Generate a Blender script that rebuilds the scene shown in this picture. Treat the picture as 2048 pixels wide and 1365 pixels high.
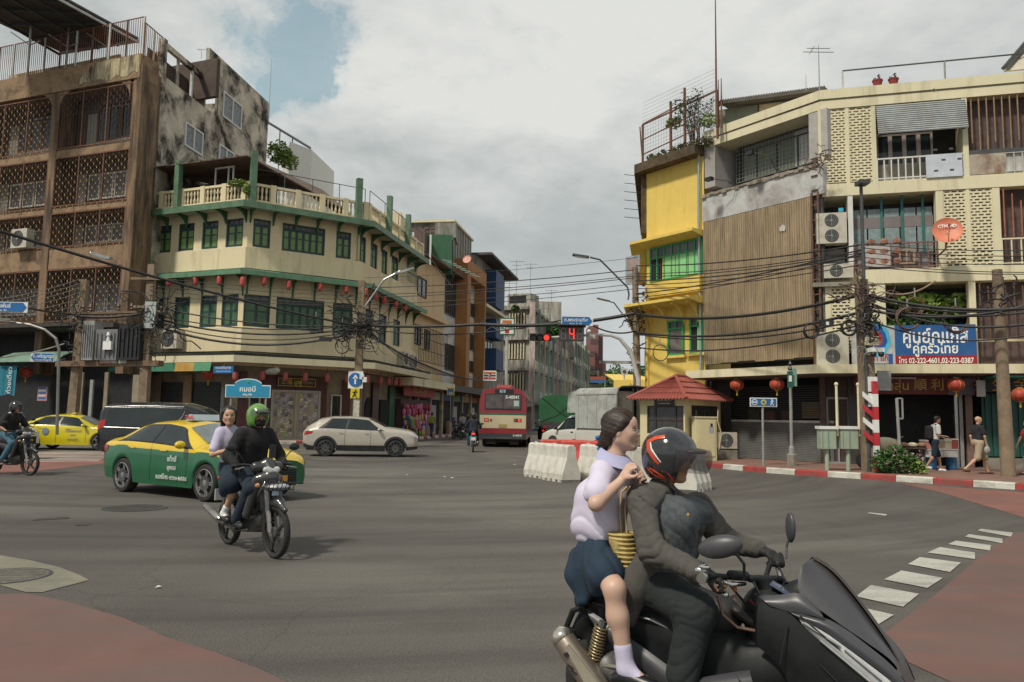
import bpy,bmesh,math,random
import numpy as np
from mathutils import Vector,Matrix,Quaternion
random.seed(7)
rng=random.Random(11)
SC=bpy.context.scene
for _o in list(bpy.data.objects):
 bpy.data.objects.remove(_o)
COL=bpy.data.collections.new('street_scene')
SC.collection.children.link(COL)
PI=math.pi
ORD=['topmost','second from top','third from top','fourth from top','fifth from top','sixth from top','seventh from top','lowest']
# --- camera
FPX,CAMZ=1565.0,1.6
TILT,ROLL=math.atan(153/FPX),0.016
cam_d=bpy.data.cameras.new('camera')
cam=bpy.data.objects.new('camera',cam_d)
SC.collection.objects.link(cam)
SC.camera=cam
cam_d.sensor_width=36.0
cam_d.lens=FPX/2048*36.0
cam_d.clip_start,cam_d.clip_end=0.1,3000
CAMR=Matrix.Rotation(PI/2+TILT,3,'X')@Matrix.Rotation(ROLL,3,'Z')
cam.matrix_world=Matrix.Translation((0,0,CAMZ))@CAMR.to_4x4()
def ray(px,py):
 return CAMR@Vector(((px-1024)/FPX,-(py-682.5)/FPX,-1.0))
def gp(px,py,z=0.0):
 d=ray(px,py);t=(z-CAMZ)/d.z
 return Vector((d.x*t,d.y*t,z))
def at(px,py,Y):
 d=ray(px,py);t=Y/d.y
 return Vector((d.x*t,Y,CAMZ+d.z*t))
 # --- world and sun
SUN_ELEV,SUN_AZ=math.radians(52),math.radians(-138)
W=bpy.data.worlds.new('World');SC.world=W;W.use_nodes=True
nt=W.node_tree;nt.nodes.clear()
def N(tree,typ,loc=(0,0),**kw):
 n=tree.nodes.new(typ)
 for k,v in kw.items():
  if k.startswith('i_'):
   n.inputs[int(k[2:])if k[2:].isdigit()else k[2:]].default_value=v
  else:
   setattr(n,k,v)
 return n
sky=N(nt,'ShaderNodeTexSky',sky_type='NISHITA',sun_disc=False)
sky.sun_elevation=SUN_ELEV;sky.sun_rotation=SUN_AZ
sky.air_density=1.2;sky.dust_density=5.0;sky.ozone_density=0.6
L=nt.links.new
tc=N(nt,'ShaderNodeTexCoord')
sep=N(nt,'ShaderNodeSeparateXYZ');L(tc.outputs['Generated'],sep.inputs[0])
def M_(tree,op,a,b=None,clamp=False):
 m=N(tree,'ShaderNodeMath',operation=op);m.use_clamp=clamp
 for i,v in enumerate((a,b)):
  if v is None:continue
  if isinstance(v,(int,float)):m.inputs[i].default_value=v
  else:tree.links.new(v,m.inputs[i])
 return m.outputs[0]
def ramp(tree,fac,stops,interp='LINEAR'):
 r=N(tree,'ShaderNodeValToRGB');cr=r.color_ramp;cr.interpolation=interp
 while len(cr.elements)<len(stops):cr.elements.new(0.5)
 for e,(p,c)in zip(cr.elements,stops):
  e.position=p;e.color=(c,c,c,1)if isinstance(c,(int,float))else(*c,1)
 tree.links.new(fac,r.inputs[0])
 return r.outputs[0]
def noise_tex(tree,vec,scale,detail=4,rough=0.55,dist=0.0):
 n=N(tree,'ShaderNodeTexNoise',i_Scale=scale,i_Detail=detail,i_Roughness=rough,i_Distortion=dist)
 if vec is not None:tree.links.new(vec,n.inputs['Vector'])
 return n.outputs['Fac']
den=M_(nt,'ADD',M_(nt,'MAXIMUM',sep.outputs[2],0.0),0.32)
cv=N(nt,'ShaderNodeCombineXYZ')
L(M_(nt,'DIVIDE',sep.outputs[0],den),cv.inputs[0]);L(M_(nt,'DIVIDE',sep.outputs[1],den),cv.inputs[1])
L(M_(nt,'MULTIPLY',sep.outputs[2],1.3),cv.inputs[2])
big=noise_tex(nt,cv.outputs[0],1.15,7,0.52,0.25)
wq=N(nt,'ShaderNodeTexNoise',i_Scale=5.5,i_Detail=6.0,i_Roughness=.62);L(tc.outputs['Generated'],wq.inputs['Vector'])
wsub=N(nt,'ShaderNodeVectorMath',operation='SUBTRACT');L(wq.outputs['Color'],wsub.inputs[0]);wsub.inputs[1].default_value=(.5,.5,.5)
wsc=N(nt,'ShaderNodeVectorMath',operation='SCALE');L(wsub.outputs[0],wsc.inputs[0]);wsc.inputs['Scale'].default_value=.34
wad=N(nt,'ShaderNodeVectorMath',operation='ADD');L(tc.outputs['Generated'],wad.inputs[0]);L(wsc.outputs[0],wad.inputs[1])
def spot(px,py,r0,r1):
 d=ray(px,py).normalized()
 dp=N(nt,'ShaderNodeVectorMath',operation='DOT_PRODUCT')
 nn=N(nt,'ShaderNodeVectorMath',operation='NORMALIZE');L(wad.outputs[0],nn.inputs[0])
 L(nn.outputs[0],dp.inputs[0]);dp.inputs[1].default_value=d
 mr=N(nt,'ShaderNodeMapRange',interpolation_type='SMOOTHSTEP');L(dp.outputs['Value'],mr.inputs[0])
 mr.inputs[1].default_value=math.cos(r1);mr.inputs[2].default_value=math.cos(r0)
 return mr.outputs[0]
gap=M_(nt,'ADD',M_(nt,'MULTIPLY',spot(560,60,.0,.10),.8),M_(nt,'MULTIPLY',spot(400,40,.0,.22),.34))
gap=M_(nt,'ADD',gap,M_(nt,'MULTIPLY',spot(580,180,.0,.08),.8))
gap=M_(nt,'ADD',gap,M_(nt,'MULTIPLY',spot(1370,90,.0,.07),.5))
edge=noise_tex(nt,cv.outputs[0],4.2,8,0.6,0.3)
fine2=noise_tex(nt,cv.outputs[0],13,6,0.62,0.4)
cover=M_(nt,'ADD',M_(nt,'ADD',M_(nt,'MULTIPLY',edge,.75),M_(nt,'MULTIPLY',fine2,.22)),M_(nt,'ADD',M_(nt,'MULTIPLY',gap,-0.42),.36))
cmask=ramp(nt,cover,[(0.34,0.3),(0.50,0.85),(0.66,1.0)])
tone=M_(nt,'ADD',M_(nt,'MULTIPLY',big,.72),M_(nt,'ADD',M_(nt,'MULTIPLY',edge,.26),M_(nt,'MULTIPLY',fine2,.12)))
ccol=ramp(nt,tone,[(0.38,(0.25,0.275,0.275)),(0.50,(0.345,0.37,0.365)),(0.57,(0.44,0.455,0.445)),(0.67,(0.56,0.565,0.545))])
lowmix=N(nt,'ShaderNodeMix',data_type='RGBA')
hz=ramp(nt,sep.outputs[2],[(0.0,1.0),(0.34,0.0)])
L(hz,lowmix.inputs[0]);L(ccol,lowmix.inputs[6]);lowmix.inputs[7].default_value=(0.41,0.435,0.44,1)
bg1=N(nt,'ShaderNodeBackground',i_Strength=0.11);tint=N(nt,'ShaderNodeMix',data_type='RGBA',blend_type='MULTIPLY');tint.inputs[0].default_value=1;tint.inputs[7].default_value=(1.0,1.22,1.0,1);L(sky.outputs[0],tint.inputs[6]);L(tint.outputs[2],bg1.inputs[0])
bg2=N(nt,'ShaderNodeBackground',i_Strength=1.0);L(lowmix.outputs[2],bg2.inputs[0])
mx=N(nt,'ShaderNodeMixShader');L(cmask,mx.inputs[0]);L(bg1.outputs[0],mx.inputs[1]);L(bg2.outputs[0],mx.inputs[2])
wo=N(nt,'ShaderNodeOutputWorld');L(mx.outputs[0],wo.inputs[0])
sun_d=bpy.data.lights.new('sun','SUN');sun=bpy.data.objects.new('sun',sun_d);SC.collection.objects.link(sun)
sun_d.energy=2.4;sun_d.angle=math.radians(6);sun_d.color=(1.0,0.93,0.80)
_s=Vector((math.sin(SUN_AZ)*math.cos(SUN_ELEV),math.cos(SUN_AZ)*math.cos(SUN_ELEV),math.sin(SUN_ELEV)))
sun.rotation_euler=(-_s).to_track_quat('-Z','Y').to_euler()
SC.view_settings.view_transform='Standard';SC.view_settings.look='None'
SC.view_settings.exposure=0.42;SC.view_settings.gamma=1.0
try:SC.view_settings.use_curve_mapping=False
except Exception:pass
# --- materials
MATS={}
def mat(name,col,rough=0.8,var=0.12,scale=3.0,bump=0.0,bscale=30.0,dirt=None,damt=0.0,dscale=0.6,streak=False,metal=0.0,emit=0.0,spec=None,coat=0.0,trans=0.0,alpha=None,dcon=(0.45,0.65)):
 """procedural surface: base colour with two scales of variation, optional grime patches or run-down streaks, fine relief"""
 if name in MATS:return MATS[name]
 m=bpy.data.materials.new(name);m.use_nodes=True;t=m.node_tree;t.nodes.clear()
 b=N(t,'ShaderNodeBsdfPrincipled');o=N(t,'ShaderNodeOutputMaterial');t.links.new(b.outputs[0],o.inputs[0])
 tc=N(t,'ShaderNodeTexCoord');v=tc.outputs['Object']
 n1=noise_tex(t,v,scale,5,0.6);n2=noise_tex(t,v,scale*9,3,0.6)
 f=M_(t,'ADD',M_(t,'MULTIPLY',n1,.7),M_(t,'MULTIPLY',n2,.3))
 lo=tuple(max(0,c*(1-var*1.6))for c in col);hi=tuple(min(1,c*(1+var*1.3))for c in col)
 c=ramp(t,f,[(0.3,lo),(0.7,hi)])
 if dirt is not None and damt>0:
  mp=N(t,'ShaderNodeMapping');t.links.new(v,mp.inputs[0])
  mp.inputs['Scale'].default_value=(2.2,2.2,0.28)if streak else(1,1,1)
  d=noise_tex(t,mp.outputs[0],dscale,9,0.66,0.4)
  dm=M_(t,'MULTIPLY',ramp(t,d,[(dcon[0],0),(dcon[1],1)]),damt)
  mi=N(t,'ShaderNodeMix',data_type='RGBA');t.links.new(dm,mi.inputs[0]);t.links.new(c,mi.inputs[6])
  mi.inputs[7].default_value=(*dirt,1);c=mi.outputs[2]
 t.links.new(c,b.inputs['Base Color'])
 b.inputs['Roughness'].default_value=rough;b.inputs['Metallic'].default_value=metal
 if rough<0.6:
  t.links.new(ramp(t,n1,[(0.3,max(0.02,rough*.75)),(0.75,min(1,rough*1.35))]),b.inputs['Roughness'])
 if spec is not None:b.inputs['Specular IOR Level'].default_value=spec
 if coat:b.inputs['Coat Weight'].default_value=coat;b.inputs['Coat Roughness'].default_value=0.08
 if trans:b.inputs['Transmission Weight'].default_value=trans
 if alpha is not None:b.inputs['Alpha'].default_value=alpha
 if emit:t.links.new(c,b.inputs['Emission Color']);b.inputs['Emission Strength'].default_value=emit
 if bump:
  bn=N(t,'ShaderNodeBump',i_Strength=min(1,bump),i_Distance=0.01 if bscale<60 else.0025)
  t.links.new(noise_tex(t,v,bscale,4,.6),bn.inputs['Height']);t.links.new(bn.outputs[0],b.inputs['Normal'])
 MATS[name]=m
 return m
 # --- mesh builder
class MB:
 def __init__(s,M=None):s.v=[];s.f=[];s.M=M;s.mi=[];s.cm=0
 def add(s,vs,fs):
  b=len(s.v)
  s.v+=[tuple(s.M@Vector(p))if s.M is not None else tuple(p)for p in vs]
  s.f+=[tuple(b+i for i in f)for f in fs];s.mi+=[s.cm]*len(fs);return s
 def mat(s,i):s.cm=i;return s
 def box(s,x0,x1,y0,y1,z0,z1):
  if x0>x1:x0,x1=x1,x0
  if y0>y1:y0,y1=y1,y0
  if z0>z1:z0,z1=z1,z0
  return s.add([(x,y,z)for z in(z0,z1)for y in(y0,y1)for x in(x0,x1)],[(0,2,3,1),(4,5,7,6),(0,1,5,4),(2,6,7,3),(0,4,6,2),(1,3,7,5)])
 def quad(s,a,b,c,d):return s.add([a,b,c,d],[(0,1,2,3)])
 def poly(s,pts):return s.add(pts,[tuple(range(len(pts)))])
 def prism(s,pts,off):
  n=len(pts);off=Vector(off);q=[tuple(Vector(p)+off)for p in pts]
  return s.add(list(pts)+q,[tuple(reversed(range(n))),tuple(range(n,2*n))]+[(i,(i+1)%n,n+(i+1)%n,n+i)for i in range(n)])
 def bar(s,a,b,w,h=None,up=(0,0,1)):
  a,b=Vector(a),Vector(b);d=b-a
  if d.length<1e-6:return s
  d.normalize();u=Vector(up)
  if abs(d.dot(u))>.95:u=Vector((0,1,0))
  r=d.cross(u).normalized();u=r.cross(d);h=w if h is None else h
  r*=w/2;u*=h/2
  return s.add([tuple(p+i*r+j*u)for p in(a,b)for i,j in((-1,-1),(1,-1),(1,1),(-1,1))],[(0,1,2,3),(7,6,5,4),(0,4,5,1),(1,5,6,2),(2,6,7,3),(3,7,4,0)])
 def tube(s,pts,r,seg=6,caps=True):
  pts=[Vector(p)for p in pts];n=len(pts)
  rs=r if isinstance(r,(list,tuple))else[r]*n
  rings=[];up=None
  for i,p in enumerate(pts):
   d=(pts[min(i+1,n-1)]-pts[max(i-1,0)])
   if d.length<1e-9:d=Vector((0,0,1))
   d.normalize()
   if up is None:
    up=Vector((0,0,1))if abs(d.z)<.9 else Vector((1,0,0))
   a=d.cross(up)
   if a.length<1e-4:a=d.cross(Vector((0,1,0)))
   a.normalize();up=a.cross(d).normalized()
   rings.append([tuple(p+(a*math.cos(t)+up*math.sin(t))*rs[i])for t in(2*PI*k/seg for k in range(seg))])
  vs=[q for g in rings for q in g];fs=[]
  for i in range(n-1):
   for k in range(seg):
    k2=(k+1)%seg;fs.append((i*seg+k,i*seg+k2,(i+1)*seg+k2,(i+1)*seg+k))
  if caps:fs+=[tuple(reversed(range(seg))),tuple(range((n-1)*seg,n*seg))]
  return s.add(vs,fs)
 def lathe(s,prof,c=(0,0,0),axis='z',seg=16,cap=True):
  vs=[];n=len(prof);c=Vector(c)
  for r,h in prof:
   for k in range(seg):
    t=2*PI*k/seg;a,b=r*math.cos(t),r*math.sin(t)
    p={'z':(a,b,h),'x':(h,a,b),'y':(a,h,b)}[axis]
    vs.append(tuple(c+Vector(p)))
  fs=[(i*seg+k,i*seg+(k+1)%seg,(i+1)*seg+(k+1)%seg,(i+1)*seg+k)for i in range(n-1)for k in range(seg)]
  if cap:fs+=[tuple(reversed(range(seg))),tuple(range((n-1)*seg,n*seg))]
  return s.add(vs,fs)
 def ball(s,c,r,seg=12,rings=8):
  r=(r,r,r)if isinstance(r,(int,float))else r
  vs=[(c[0],c[1],c[2]-r[2])];fs=[]
  for i in range(1,rings):
   a=PI*i/rings
   vs+=[(c[0]+r[0]*math.sin(a)*math.cos(2*PI*k/seg),c[1]+r[1]*math.sin(a)*math.sin(2*PI*k/seg),c[2]-r[2]*math.cos(a))for k in range(seg)]
  vs.append((c[0],c[1],c[2]+r[2]));T=len(vs)-1
  fs+=[(0,1+(k+1)%seg,1+k)for k in range(seg)]
  for i in range(rings-2):
   b=1+i*seg;fs+=[(b+k,b+(k+1)%seg,b+seg+(k+1)%seg,b+seg+k)for k in range(seg)]
  b=1+(rings-2)*seg;fs+=[(b+k,b+(k+1)%seg,T)for k in range(seg)]
  return s.add(vs,fs)
 def build(s,name,m,parent=None,smooth=False,rel=True,angle=None):
  me=bpy.data.meshes.new(name)
  off=parent_loc(parent)if(parent is not None and rel)else Vector((0,0,0))
  vs=[(p[0]-off.x,p[1]-off.y,p[2]-off.z)for p in s.v]if off.length>0 else s.v
  me.from_pydata(vs,[],s.f)
  if isinstance(m,(list,tuple)):
   for x in m:me.materials.append(x)
   me.polygons.foreach_set('material_index',s.mi)
  else:me.materials.append(m)
  if smooth:
   me.polygons.foreach_set('use_smooth',[True]*len(me.polygons))
   if angle is not None:
    try:me.set_sharp_from_angle(angle=math.radians(angle))
    except Exception:pass
  me.update()
  o=bpy.data.objects.new(name,me);COL.objects.link(o)
  if parent is not None:o.parent=parent
  return o
def parent_loc(p):
 v=Vector((0,0,0))
 while p is not None:v=v+p.location;p=p.parent
 return v
def thing(name,label,cat,loc=(0,0,0),group=None,rz=0):
 o=bpy.data.objects.new(name,None);COL.objects.link(o);o.empty_display_size=.2
 o.location=loc;o.rotation_euler=(0,0,rz);o['label']=label;o['category']=cat
 if group:o['group']=group
 return o
def tag(o,label,cat,group=None):
 o['label']=label;o['category']=cat
 if group:o['group']=group
 return o
def struct(o):o['kind']='structure';return o
def stuff(o):o['kind']='stuff';return o
KIDS={}
def dup(root,loc=None,rz=None,label=None,group=None,parent=None):
 c=root.copy();COL.objects.link(c)
 if parent is not None:c.parent=parent
 if loc is not None:c.location=loc
 if rz is not None:c.rotation_euler=(0,0,rz)
 if label:c['label']=label
 if group:c['group']=group
 for ch in[o for o in root.children]:
  dup(ch,parent=c)
 return c
def setorg(o,c):
 c=Vector(c);o.data.transform(Matrix.Translation(-c));o.location=c;return o
def text(body,size,name,m,parent,M,depth=0.004,align='CENTER',xs=1.0,bold=0.0,fit=None):
 """flat lettering: M maps text x,y (and z outwards) into the world"""
 cu=bpy.data.curves.new('lettering','FONT');cu.body=body;cu.size=size
 cu.align_x=align;cu.align_y='CENTER';cu.extrude=depth;cu.offset=bold;cu.resolution_u=3
 to=bpy.data.objects.new('lettering_tmp',cu);COL.objects.link(to)
 dg=bpy.context.evaluated_depsgraph_get()
 me=bpy.data.meshes.new_from_object(to.evaluated_get(dg))
 bpy.data.objects.remove(to);bpy.data.curves.remove(cu)
 if fit:
  w_=max(v.co.x for v in me.vertices)-min(v.co.x for v in me.vertices);xs=fit/w_
 me.transform(Matrix.Diagonal((xs,1,1,1)));me.transform(M)
 off=parent_loc(parent);me.transform(Matrix.Translation(-off))
 me.materials.clear();me.materials.append(m)
 o=bpy.data.objects.new(name,me);COL.objects.link(o);o.parent=parent
 return o
 # --- facade frames
class Face:
 """vertical plane through plan points a -> b; local (u along, n outwards, z up)"""
 def __init__(s,a,b,flip=False):
  s.a=Vector((a[0],a[1],0));s.b=Vector((b[0],b[1],0))
  s.d=(s.b-s.a).normalized();s.len=(s.b-s.a).length
  s.n=Vector((s.d.y,-s.d.x,0))
  if flip:s.n=-s.n
  s.M=Matrix(((s.d.x,s.n.x,0,s.a.x),(s.d.y,s.n.y,0,s.a.y),(0,0,1,0),(0,0,0,1)))
 def uz(s,px,py,n=0.0):
  d=ray(px,py);o=Vector((0,0,CAMZ));q=s.a+s.n*n
  t=(q-o).dot(s.n)/d.dot(s.n);p=o+d*t
  return(p-s.a).dot(s.d),p.z
 def rect(s,xl,xr,yt,yb,n=0.0):
  ym,xm=(yt+yb)/2,(xl+xr)/2
  return s.uz(xl,ym,n)[0],s.uz(xr,ym,n)[0],s.uz(xm,yb,n)[1],s.uz(xm,yt,n)[1]
 def P(s,u,n,z):return s.M@Vector((u,n,z))
 def mb(s):return MB(s.M)
 def T(s,u,n,z):return s.M@Matrix.Translation((u,n,z))@Matrix(((1,0,0,0),(0,0,1,0),(0,1,0,0),(0,0,0,1)))
 # --- organic surfaces: distance field + surface nets
def surface_nets(Fd,org,vox):
 ins=Fd<0
 nx,ny,nz=Fd.shape
 c=np.zeros((nx-1,ny-1,nz-1),np.int8)
 for i in(0,1):
  for j in(0,1):
   for k in(0,1):c+=ins[i:nx-1+i,j:ny-1+j,k:nz-1+k]
 act=(c>0)&(c<8);idx=-np.ones(act.shape,np.int64);cells=np.argwhere(act);idx[act]=np.arange(len(cells))
 acc=np.zeros((len(cells),3));cnt=np.zeros(len(cells))
 ci,cj,ck=cells.T
 offs=[(i,j,k)for i in(0,1)for j in(0,1)for k in(0,1)]
 for a in offs:
  for ax in range(3):
   if a[ax]==1:continue
   b=list(a);b[ax]=1
   fa=Fd[ci+a[0],cj+a[1],ck+a[2]];fb=Fd[ci+b[0],cj+b[1],ck+b[2]]
   m=(fa<0)!=(fb<0);t=np.where(m,fa/np.where(fa==fb,1,fa-fb),0)
   p=np.tile(np.array(a,float),(len(cells),1));p[:,ax]+=t
   acc[m]+=p[m];cnt[m]+=1
 V=(cells+acc/cnt[:,None])*vox+org
 faces=[]
 for ax in range(3):
  o1,o2=[(1,2),(2,0),(0,1)][ax]
  sl=[slice(None)]*3;sl[ax]=slice(0,-1);A=ins[tuple(sl)]
  sl[ax]=slice(1,None);B=ins[tuple(sl)]
  e=np.argwhere(A!=B)
  ok=(e[:,o1]>0)&(e[:,o2]>0)&(e[:,o1]<Fd.shape[o1]-1)&(e[:,o2]<Fd.shape[o2]-1);e=e[ok]
  def cell(d1,d2):
   q=e.copy();q[:,o1]-=d1;q[:,o2]-=d2;return idx[q[:,0],q[:,1],q[:,2]]
  f=np.stack([cell(1,1),cell(0,1),cell(0,0),cell(1,0)],1)
  s=A[e[:,0],e[:,1],e[:,2]]
  f=np.where(s[:,None],f,f[:,::-1]);faces.append(f)
 return V,np.concatenate(faces)
def C(a,b,ra,rb=None,k=None):return('c',tuple(a),tuple(b),ra,ra if rb is None else rb,k,'+')
def El(c,r,rot=None,k=None,op='+'):return('e',tuple(c),tuple(r),rot,0,k,op)
def sdf(name,prims,vox,mt,parent=None,k=0.03,wr=None,grow=0.0,sm=1):
 """one continuous smooth surface from tapered capsules and ellipsoids; wr(x,y,z,d) may add folds"""
 lo=np.full(3,1e9);hi=-lo
 for q in prims:
  if q[0]=='c':
   for p,r in((q[1],q[3]),(q[2],q[4])):lo=np.minimum(lo,np.array(p)-r);hi=np.maximum(hi,np.array(p)+r)
  else:
   r=max(q[2]);lo=np.minimum(lo,np.array(q[1])-r);hi=np.maximum(hi,np.array(q[1])+r)
 lo-=3*vox+grow+.01;hi+=3*vox+grow+.01
 n=np.ceil((hi-lo)/vox).astype(int)+1
 Fd=np.full(n,1.0,np.float32)
 ax=[np.arange(n[i])*vox+lo[i]for i in range(3)]
 for q in prims:
  kk=(q[5]if q[5]is not None else k);pad=kk+4*vox+grow
  if q[0]=='c':
   a,b=np.array(q[1]),np.array(q[2]);ra,rb=q[3],q[4]
   l=np.minimum(a-ra,b-rb)-pad;h=np.maximum(a+ra,b+rb)+pad
  else:
   a=np.array(q[1]);rr=np.array(q[2]);m_=max(rr);l=a-m_-pad;h=a+m_+pad
  i0=np.maximum(0,np.floor((l-lo)/vox).astype(int));i1=np.minimum(n,np.ceil((h-lo)/vox).astype(int)+1)
  X,Y,Z=np.meshgrid(ax[0][i0[0]:i1[0]],ax[1][i0[1]:i1[1]],ax[2][i0[2]:i1[2]],indexing='ij')
  if q[0]=='c':
   ba=b-a;L2=max(ba.dot(ba),1e-9)
   t=np.clip(((X-a[0])*ba[0]+(Y-a[1])*ba[1]+(Z-a[2])*ba[2])/L2,0,1)
   d=np.sqrt((X-a[0]-t*ba[0])**2+(Y-a[1]-t*ba[1])**2+(Z-a[2]-t*ba[2])**2)-(ra+(rb-ra)*t)
  else:
   P=np.stack([X-a[0],Y-a[1],Z-a[2]],-1)
   if q[3]is not None:P=P@np.array(q[3])
   kq=np.sqrt(((P/rr)**2).sum(-1));k2=np.sqrt(((P/rr**2)**2).sum(-1))+1e-9
   d=kq*(kq-1)/k2
  S=tuple(slice(i0[i],i1[i])for i in range(3));o=Fd[S]
  if q[6]=='+':
   hh=np.clip(.5+.5*(o-d)/kk,0,1);Fd[S]=o*(1-hh)+d*hh-kk*hh*(1-hh)
  else:
   hh=np.clip(.5-.5*(o+d)/kk,0,1);Fd[S]=o*(1-hh)-d*hh+kk*hh*(1-hh)
 if grow:Fd-=grow
 if wr is not None:
  X,Y,Z=np.meshgrid(*ax,indexing='ij');Fd=Fd+wr(X,Y,Z)
 V,Fc=surface_nets(Fd,lo,vox)
 mb=MB();mb.v=[tuple(p)for p in V.tolist()];mb.f=[tuple(f)for f in Fc.tolist()]
 o=mb.build(name,mt,parent,smooth=True)
 return o
def folds(amp,f=60.0,dirv=(0.3,0.2,1.0),seed=0.0,region=None):
 d=np.array(dirv)/np.linalg.norm(dirv)
 def w(X,Y,Z):
  a=X*d[0]+Y*d[1]+Z*d[2]
  q=np.sin(X*17+seed)+np.sin(Y*19+2*seed)+np.sin(Z*13+3*seed)
  r=((1-np.abs(np.sin(a*f*.85+q*1.2)))**2.5*2.0-.4)*(0.5+0.5*np.sin(X*9+Z*11+Y*7+seed))+.45*np.sin(a*f*.45-q*1.3+1.0)
  g=amp*r
  return g if region is None else g*region(X,Y,Z)
 return w
 # --- palette
DARKGLASS=mat('dark glass',(0.022,0.03,0.033),rough=0.07,var=.2,scale=1.2)
GREYGLASS=mat('grey reflection glass',(0.16,0.18,0.18),rough=0.12,var=.3,scale=.8)  # grey reflection on the windscreen put into the glass colour
BLACKP=mat('black plastic',(0.02,0.022,0.024),rough=0.42,var=.25)
RUBBER=mat('tyre rubber',(0.022,0.022,0.023),rough=0.85,var=.2,bump=.3,bscale=80)
CHROME=mat('chrome',(0.62,0.62,0.6),rough=0.18,metal=1.0,var=.1)
ALU=mat('brushed aluminium',(0.42,0.42,0.41),rough=0.35,metal=.9,var=.12)
STEEL=mat('grey painted steel',(0.30,0.31,0.30),rough=0.5,var=.15,dirt=(.12,.1,.08),damt=.5,dscale=3)
DSTEEL=mat('dark painted steel',(0.06,0.065,0.065),rough=0.5,var=.2)
RUST=mat('rusty steel',(0.16,0.075,0.045),rough=0.85,var=.35,scale=6)
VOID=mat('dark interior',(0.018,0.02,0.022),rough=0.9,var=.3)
CREAM=mat('cream painted plaster',(0.66,0.575,0.375),rough=0.85,var=.05,scale=.7,bump=.25,bscale=14,dirt=(0.20,0.15,0.085),damt=.5,dscale=.9,streak=True,dcon=(.52,.76))
CREAM2=mat('pale cream plaster',(0.66,0.61,0.42),rough=0.85,var=.05,scale=.8,bump=.25,bscale=14,dirt=(0.22,0.18,0.11),damt=.55,dscale=.9,streak=True,dcon=(.52,.75))
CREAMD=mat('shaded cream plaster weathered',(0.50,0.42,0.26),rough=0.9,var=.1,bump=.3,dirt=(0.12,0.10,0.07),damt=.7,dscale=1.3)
GREENP=mat('green gloss paint',(0.10,0.185,0.11),rough=0.5,var=.2,scale=3,dirt=(.04,.09,.05),damt=.5,dscale=2)
DGREEN=mat('dark green paint',(0.03,0.11,0.05),rough=0.55,var=.2)
TEAL=mat('dark teal window frame',(0.022,0.06,0.058),rough=0.5,var=.2)
LEAFP=mat('light green shutter panel',(0.165,0.265,0.085),rough=0.45,var=.25,scale=1.5)
LEAFP2=mat('mid green shutter panel',(0.075,0.15,0.08),rough=0.45,var=.25,scale=1.5)
BROWNP=mat('brown painted plaster',(0.235,0.155,0.092),rough=0.9,var=.14,scale=.8,bump=.3,dirt=(0.04,0.03,0.022),damt=.9,dscale=1.0,streak=True,dcon=(.40,.62))
STAIN=mat('black mould stained concrete',(0.52,0.47,0.38),rough=0.95,var=.25,scale=.9,bump=.5,bscale=8,dirt=(0.035,0.027,0.02),damt=1.0,dscale=.55,dcon=(.44,.60))
CONC=mat('weathered concrete',(0.27,0.25,0.21),rough=0.95,var=.16,bump=.4,dirt=(0.09,0.08,0.065),damt=.7,dscale=1.2)
GREYC=mat('grey stained concrete',(0.33,0.32,0.28),rough=0.95,var=.16,bump=.4,dirt=(0.07,0.065,0.055),damt=.8,dscale=.7,streak=True,dcon=(.42,.64))
YELLOWP=mat('yellow painted plaster',(0.72,0.53,0.13),rough=0.8,var=.04,bump=.2,dirt=(0.40,0.24,0.03),damt=.4,dscale=1.2,streak=True,dcon=(.5,.75))
LIME=mat('lime green panel paint',(0.27,0.56,0.24),rough=0.55,var=.08)
KGREEN=mat('bright green frame paint',(0.035,0.30,0.10),rough=0.5,var=.15)
TAN=mat('tan corrugated metal',(0.37,0.285,0.18),rough=0.62,var=.12,scale=.8,dirt=(0.19,0.145,0.095),damt=.7,dscale=2.6,streak=True,dcon=(.42,.62))
WHITEW=mat('worn white paint',(0.55,0.55,0.52),rough=0.7,var=.1,dirt=(0.26,0.23,0.19),damt=.6,dscale=1.5)
WHITEP=mat('clean white paint',(0.62,0.62,0.58),rough=0.5,var=.06)
REDP=mat('dull red paint',(0.36,0.05,0.04),rough=0.6,var=.12,dirt=(.18,.06,.05),damt=.4,dscale=3)
CABLE=mat('black cable sheath',(0.025,0.024,0.024),rough=0.6,var=.2)
PAVE=mat('red pavement tile',(0.24,0.13,0.10),rough=0.9,var=.18,scale=2,bump=.3,dirt=(.12,.09,.075),damt=.6,dscale=.8)
POST=mat('weathered concrete pole',(0.25,0.19,0.13),rough=.95,var=.15,bump=.4,dirt=(.11,.075,.05),damt=.6,dscale=2)
SIGNBLUE=mat('sign blue',(0.015,0.13,0.36),rough=.4,var=.06)
SIGNW=mat('sign white',(0.72,0.73,0.71),rough=.4,var=.03)
CUR=mat('grey curtain cloth',(.25,.27,.27),rough=.9,var=.2,scale=8)
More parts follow.
